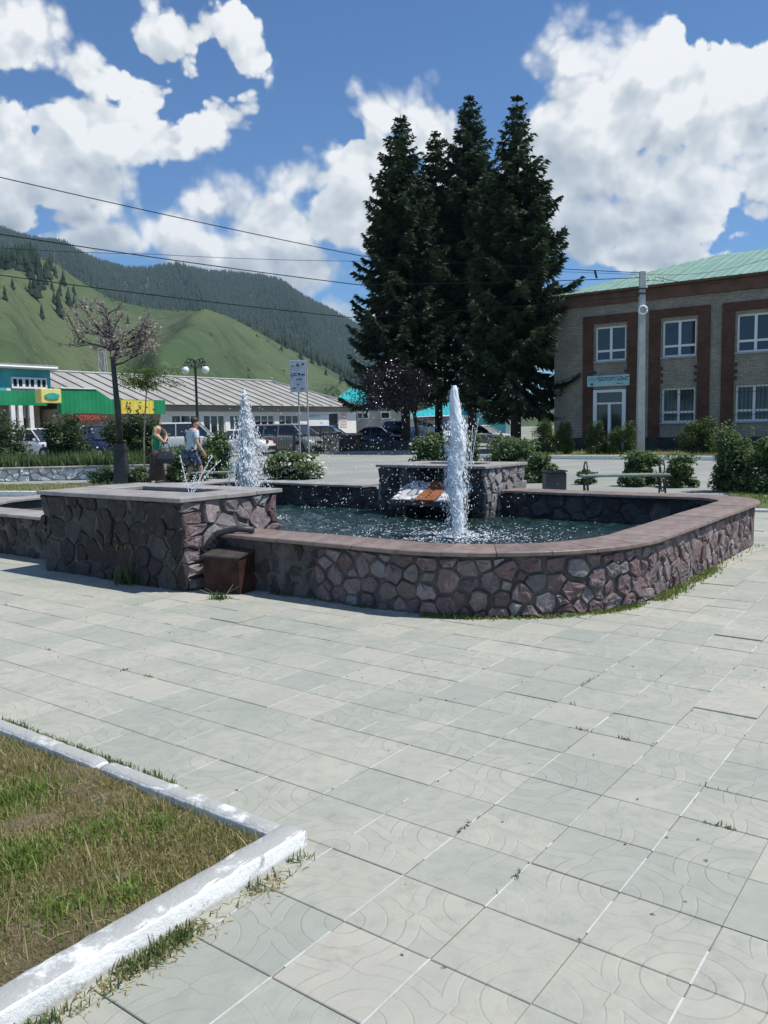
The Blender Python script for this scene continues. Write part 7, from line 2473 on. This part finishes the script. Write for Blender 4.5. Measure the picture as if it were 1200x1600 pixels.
MB().tube([J['yoke'][0] + sd_ * -.17 + Vector((0, 0, .09)), q3(-.11, -.10, 1.30), q3(-.10, .0, 1.12), q3(-.02, .19, .98)], .014, 6).build('bag_strap', M['trim'], man)

# woman: facing away to the right with hands raised to her face, bag on the forearm
pw = gp(247, 760)
wm = empty('person', (pw.x, pw.y, 0), 0, 'person with long fair hair, green top and dark bag raising both hands to the face', 'person')
J = {}; E = []
fwd = Vector((.80, .45, 0)).normalized(); sd_ = fwd.cross(Vector((0, 0, 1))).normalized()
J['pelvis'] = (q3(0, 0, .86), (.145, .115)); J['waist'] = (q3(.0, 0, 1.00), (.115, .088)); J['chest'] = (q3(.02, 0, 1.18), (.138, .105)); J['yoke'] = (q3(.02, 0, 1.30), (.115, .080))
E += [('pelvis', 'waist'), ('waist', 'chest'), ('chest', 'yoke')]
head = q3(.06, 0, 1.49); hf = Vector((.85, .45, -.12))
person_base(J, E, head, hf, .95); E.append(('yoke', 'neck'))
arms = {'r': [(q3(.02, .165, 1.29), .050), (q3(.16, .21, 1.12), .038), (q3(.26, .10, 1.30), .027), (q3(.255, .065, 1.37), (.022, .036))],
        'l': [(q3(.02, -.165, 1.29), .050), (q3(.17, -.20, 1.12), .038), (q3(.27, -.08, 1.31), .027), (q3(.26, -.05, 1.38), (.022, .036))]}
for k_, a_ in arms.items():
    for i, j_ in enumerate(('sh', 'el', 'wr', 'ha')): J[j_ + k_] = a_[i]
    E += [('yoke', 'sh' + k_), ('sh' + k_, 'el' + k_), ('el' + k_, 'wr' + k_), ('wr' + k_, 'ha' + k_)]
    fingers(J, E, 'wr' + k_, 'ha' + k_, Vector((0, 0, 1)) - fwd * .25, sd_, -fwd, k_)
legs = {'r': [(q3(.0, .085, .80), .090), (q3(.03, .08, .45), .058), (q3(-.02, .08, .10), .036), (q3(.06, .08, .04), (.030, .038)), (q3(.17, .085, .03), (.02, .036))],
        'l': [(q3(.0, -.085, .80), .090), (q3(.02, -.08, .45), .058), (q3(-.03, -.08, .10), .036), (q3(.05, -.08, .04), (.030, .038)), (q3(.16, -.085, .03), (.02, .036))]}
for k_, a_ in legs.items():
    for i, j_ in enumerate(('hip', 'kn', 'an', 'ft', 'to')): J[j_ + k_] = a_[i]
    E += [('pelvis', 'hip' + k_), ('hip' + k_, 'kn' + k_), ('kn' + k_, 'an' + k_), ('an' + k_, 'ft' + k_), ('ft' + k_, 'to' + k_)]
skin('body', J, E, M['skin'], wm)
face(wm, head, hf, .95)
JS = {'chest': grow('chest', .016), 'waist': grow('waist', .02), 'hem': (q3(0, 0, .88), (.160, .130)), 'top': (q3(.02, 0, 1.25), (.125, .094))}
skin('green_top', JS, [('chest', 'waist'), ('waist', 'hem'), ('chest', 'top')], mat('green_knit', (.02, .22, .12), (.03, .30, .17), .9, 8), wm)
sk = MB()
sk.tube([q3(0, 0, .93), q3(0, 0, .80), q3(0, 0, .50), q3(-.01, 0, .16)], [.155, .178, .195, .215], 18)
sk.build('skirt', mat('dark_brown_cloth', (.055, .038, .034), (.085, .06, .052), .95, 5, .5, 14), wm, True)
hr = mat('fair_hair', (.36, .24, .10), (.56, .42, .22), .55, 22, .7, 50)
J2 = {'top': (head + Vector((0, 0, .045)) - hf.normalized() * .022, (.094, .10)), 'nape': (head - hf.normalized() * .085 - Vector((0, 0, .09)), (.085, .05)), 'mid': (q3(-.075, 0, 1.22), (.095, .040)), 'end': (q3(-.09, -.02, 1.05), (.055, .025))}
skin('hair', J2, [('top', 'nape'), ('nape', 'mid'), ('mid', 'end')], hr, wm)
bg_ = empty('shoulder_bag', (pw.x + q3(.16, .27, 0).x, pw.y + q3(.16, .27, 0).y, .60), .2, 'dark slate handbag hanging from the arm of the fair haired person', 'bag')
MB().add([(-.18, -.06, 0), (.18, -.06, 0), (.18, .06, 0), (-.18, .06, 0), (-.22, -.075, .12), (.22, -.075, .12), (.22, .075, .12), (-.22, .075, .12), (-.15, -.03, .30), (.15, -.03, .30), (.15, .03, .30), (-.15, .03, .30)],
         [(0, 3, 2, 1), (8, 9, 10, 11)] + [(r_ + i, r_ + (i + 1) % 4, r_ + 4 + (i + 1) % 4, r_ + 4 + i) for r_ in (0, 4) for i in range(4)]).build('pouch', M['bin'], bg_)
MB().tube([(.13 * math.cos(t), 0, .29 + .25 * math.sin(t)) for t in np.linspace(0, PI, 12)], .011, 6).build('handle', M['trim'], bg_)
print('objects', len(bpy.data.objects))

# ------------------------------------------------------------------ air between here and the far ridge
hm = bpy.data.materials.new('haze'); hm.use_nodes = True
hm.node_tree.nodes.clear()
T = NT(hm.node_tree)
ho = T.n('ShaderNodeOutputMaterial'); hv = T.n('ShaderNodeVolumePrincipled')
hv.inputs['Color'].default_value = (.62, .82, 1.0, 1)
hv.inputs['Density'].default_value = .00010
hv.inputs['Anisotropy'].default_value = .0
hm.node_tree.links.new(hv.outputs[0], ho.inputs['Volume'])
hb_ = MB().box(-3300, -350, -5.0, 3300, 3300, 760).build('haze', hm)
hb_['kind'] = 'stuff'
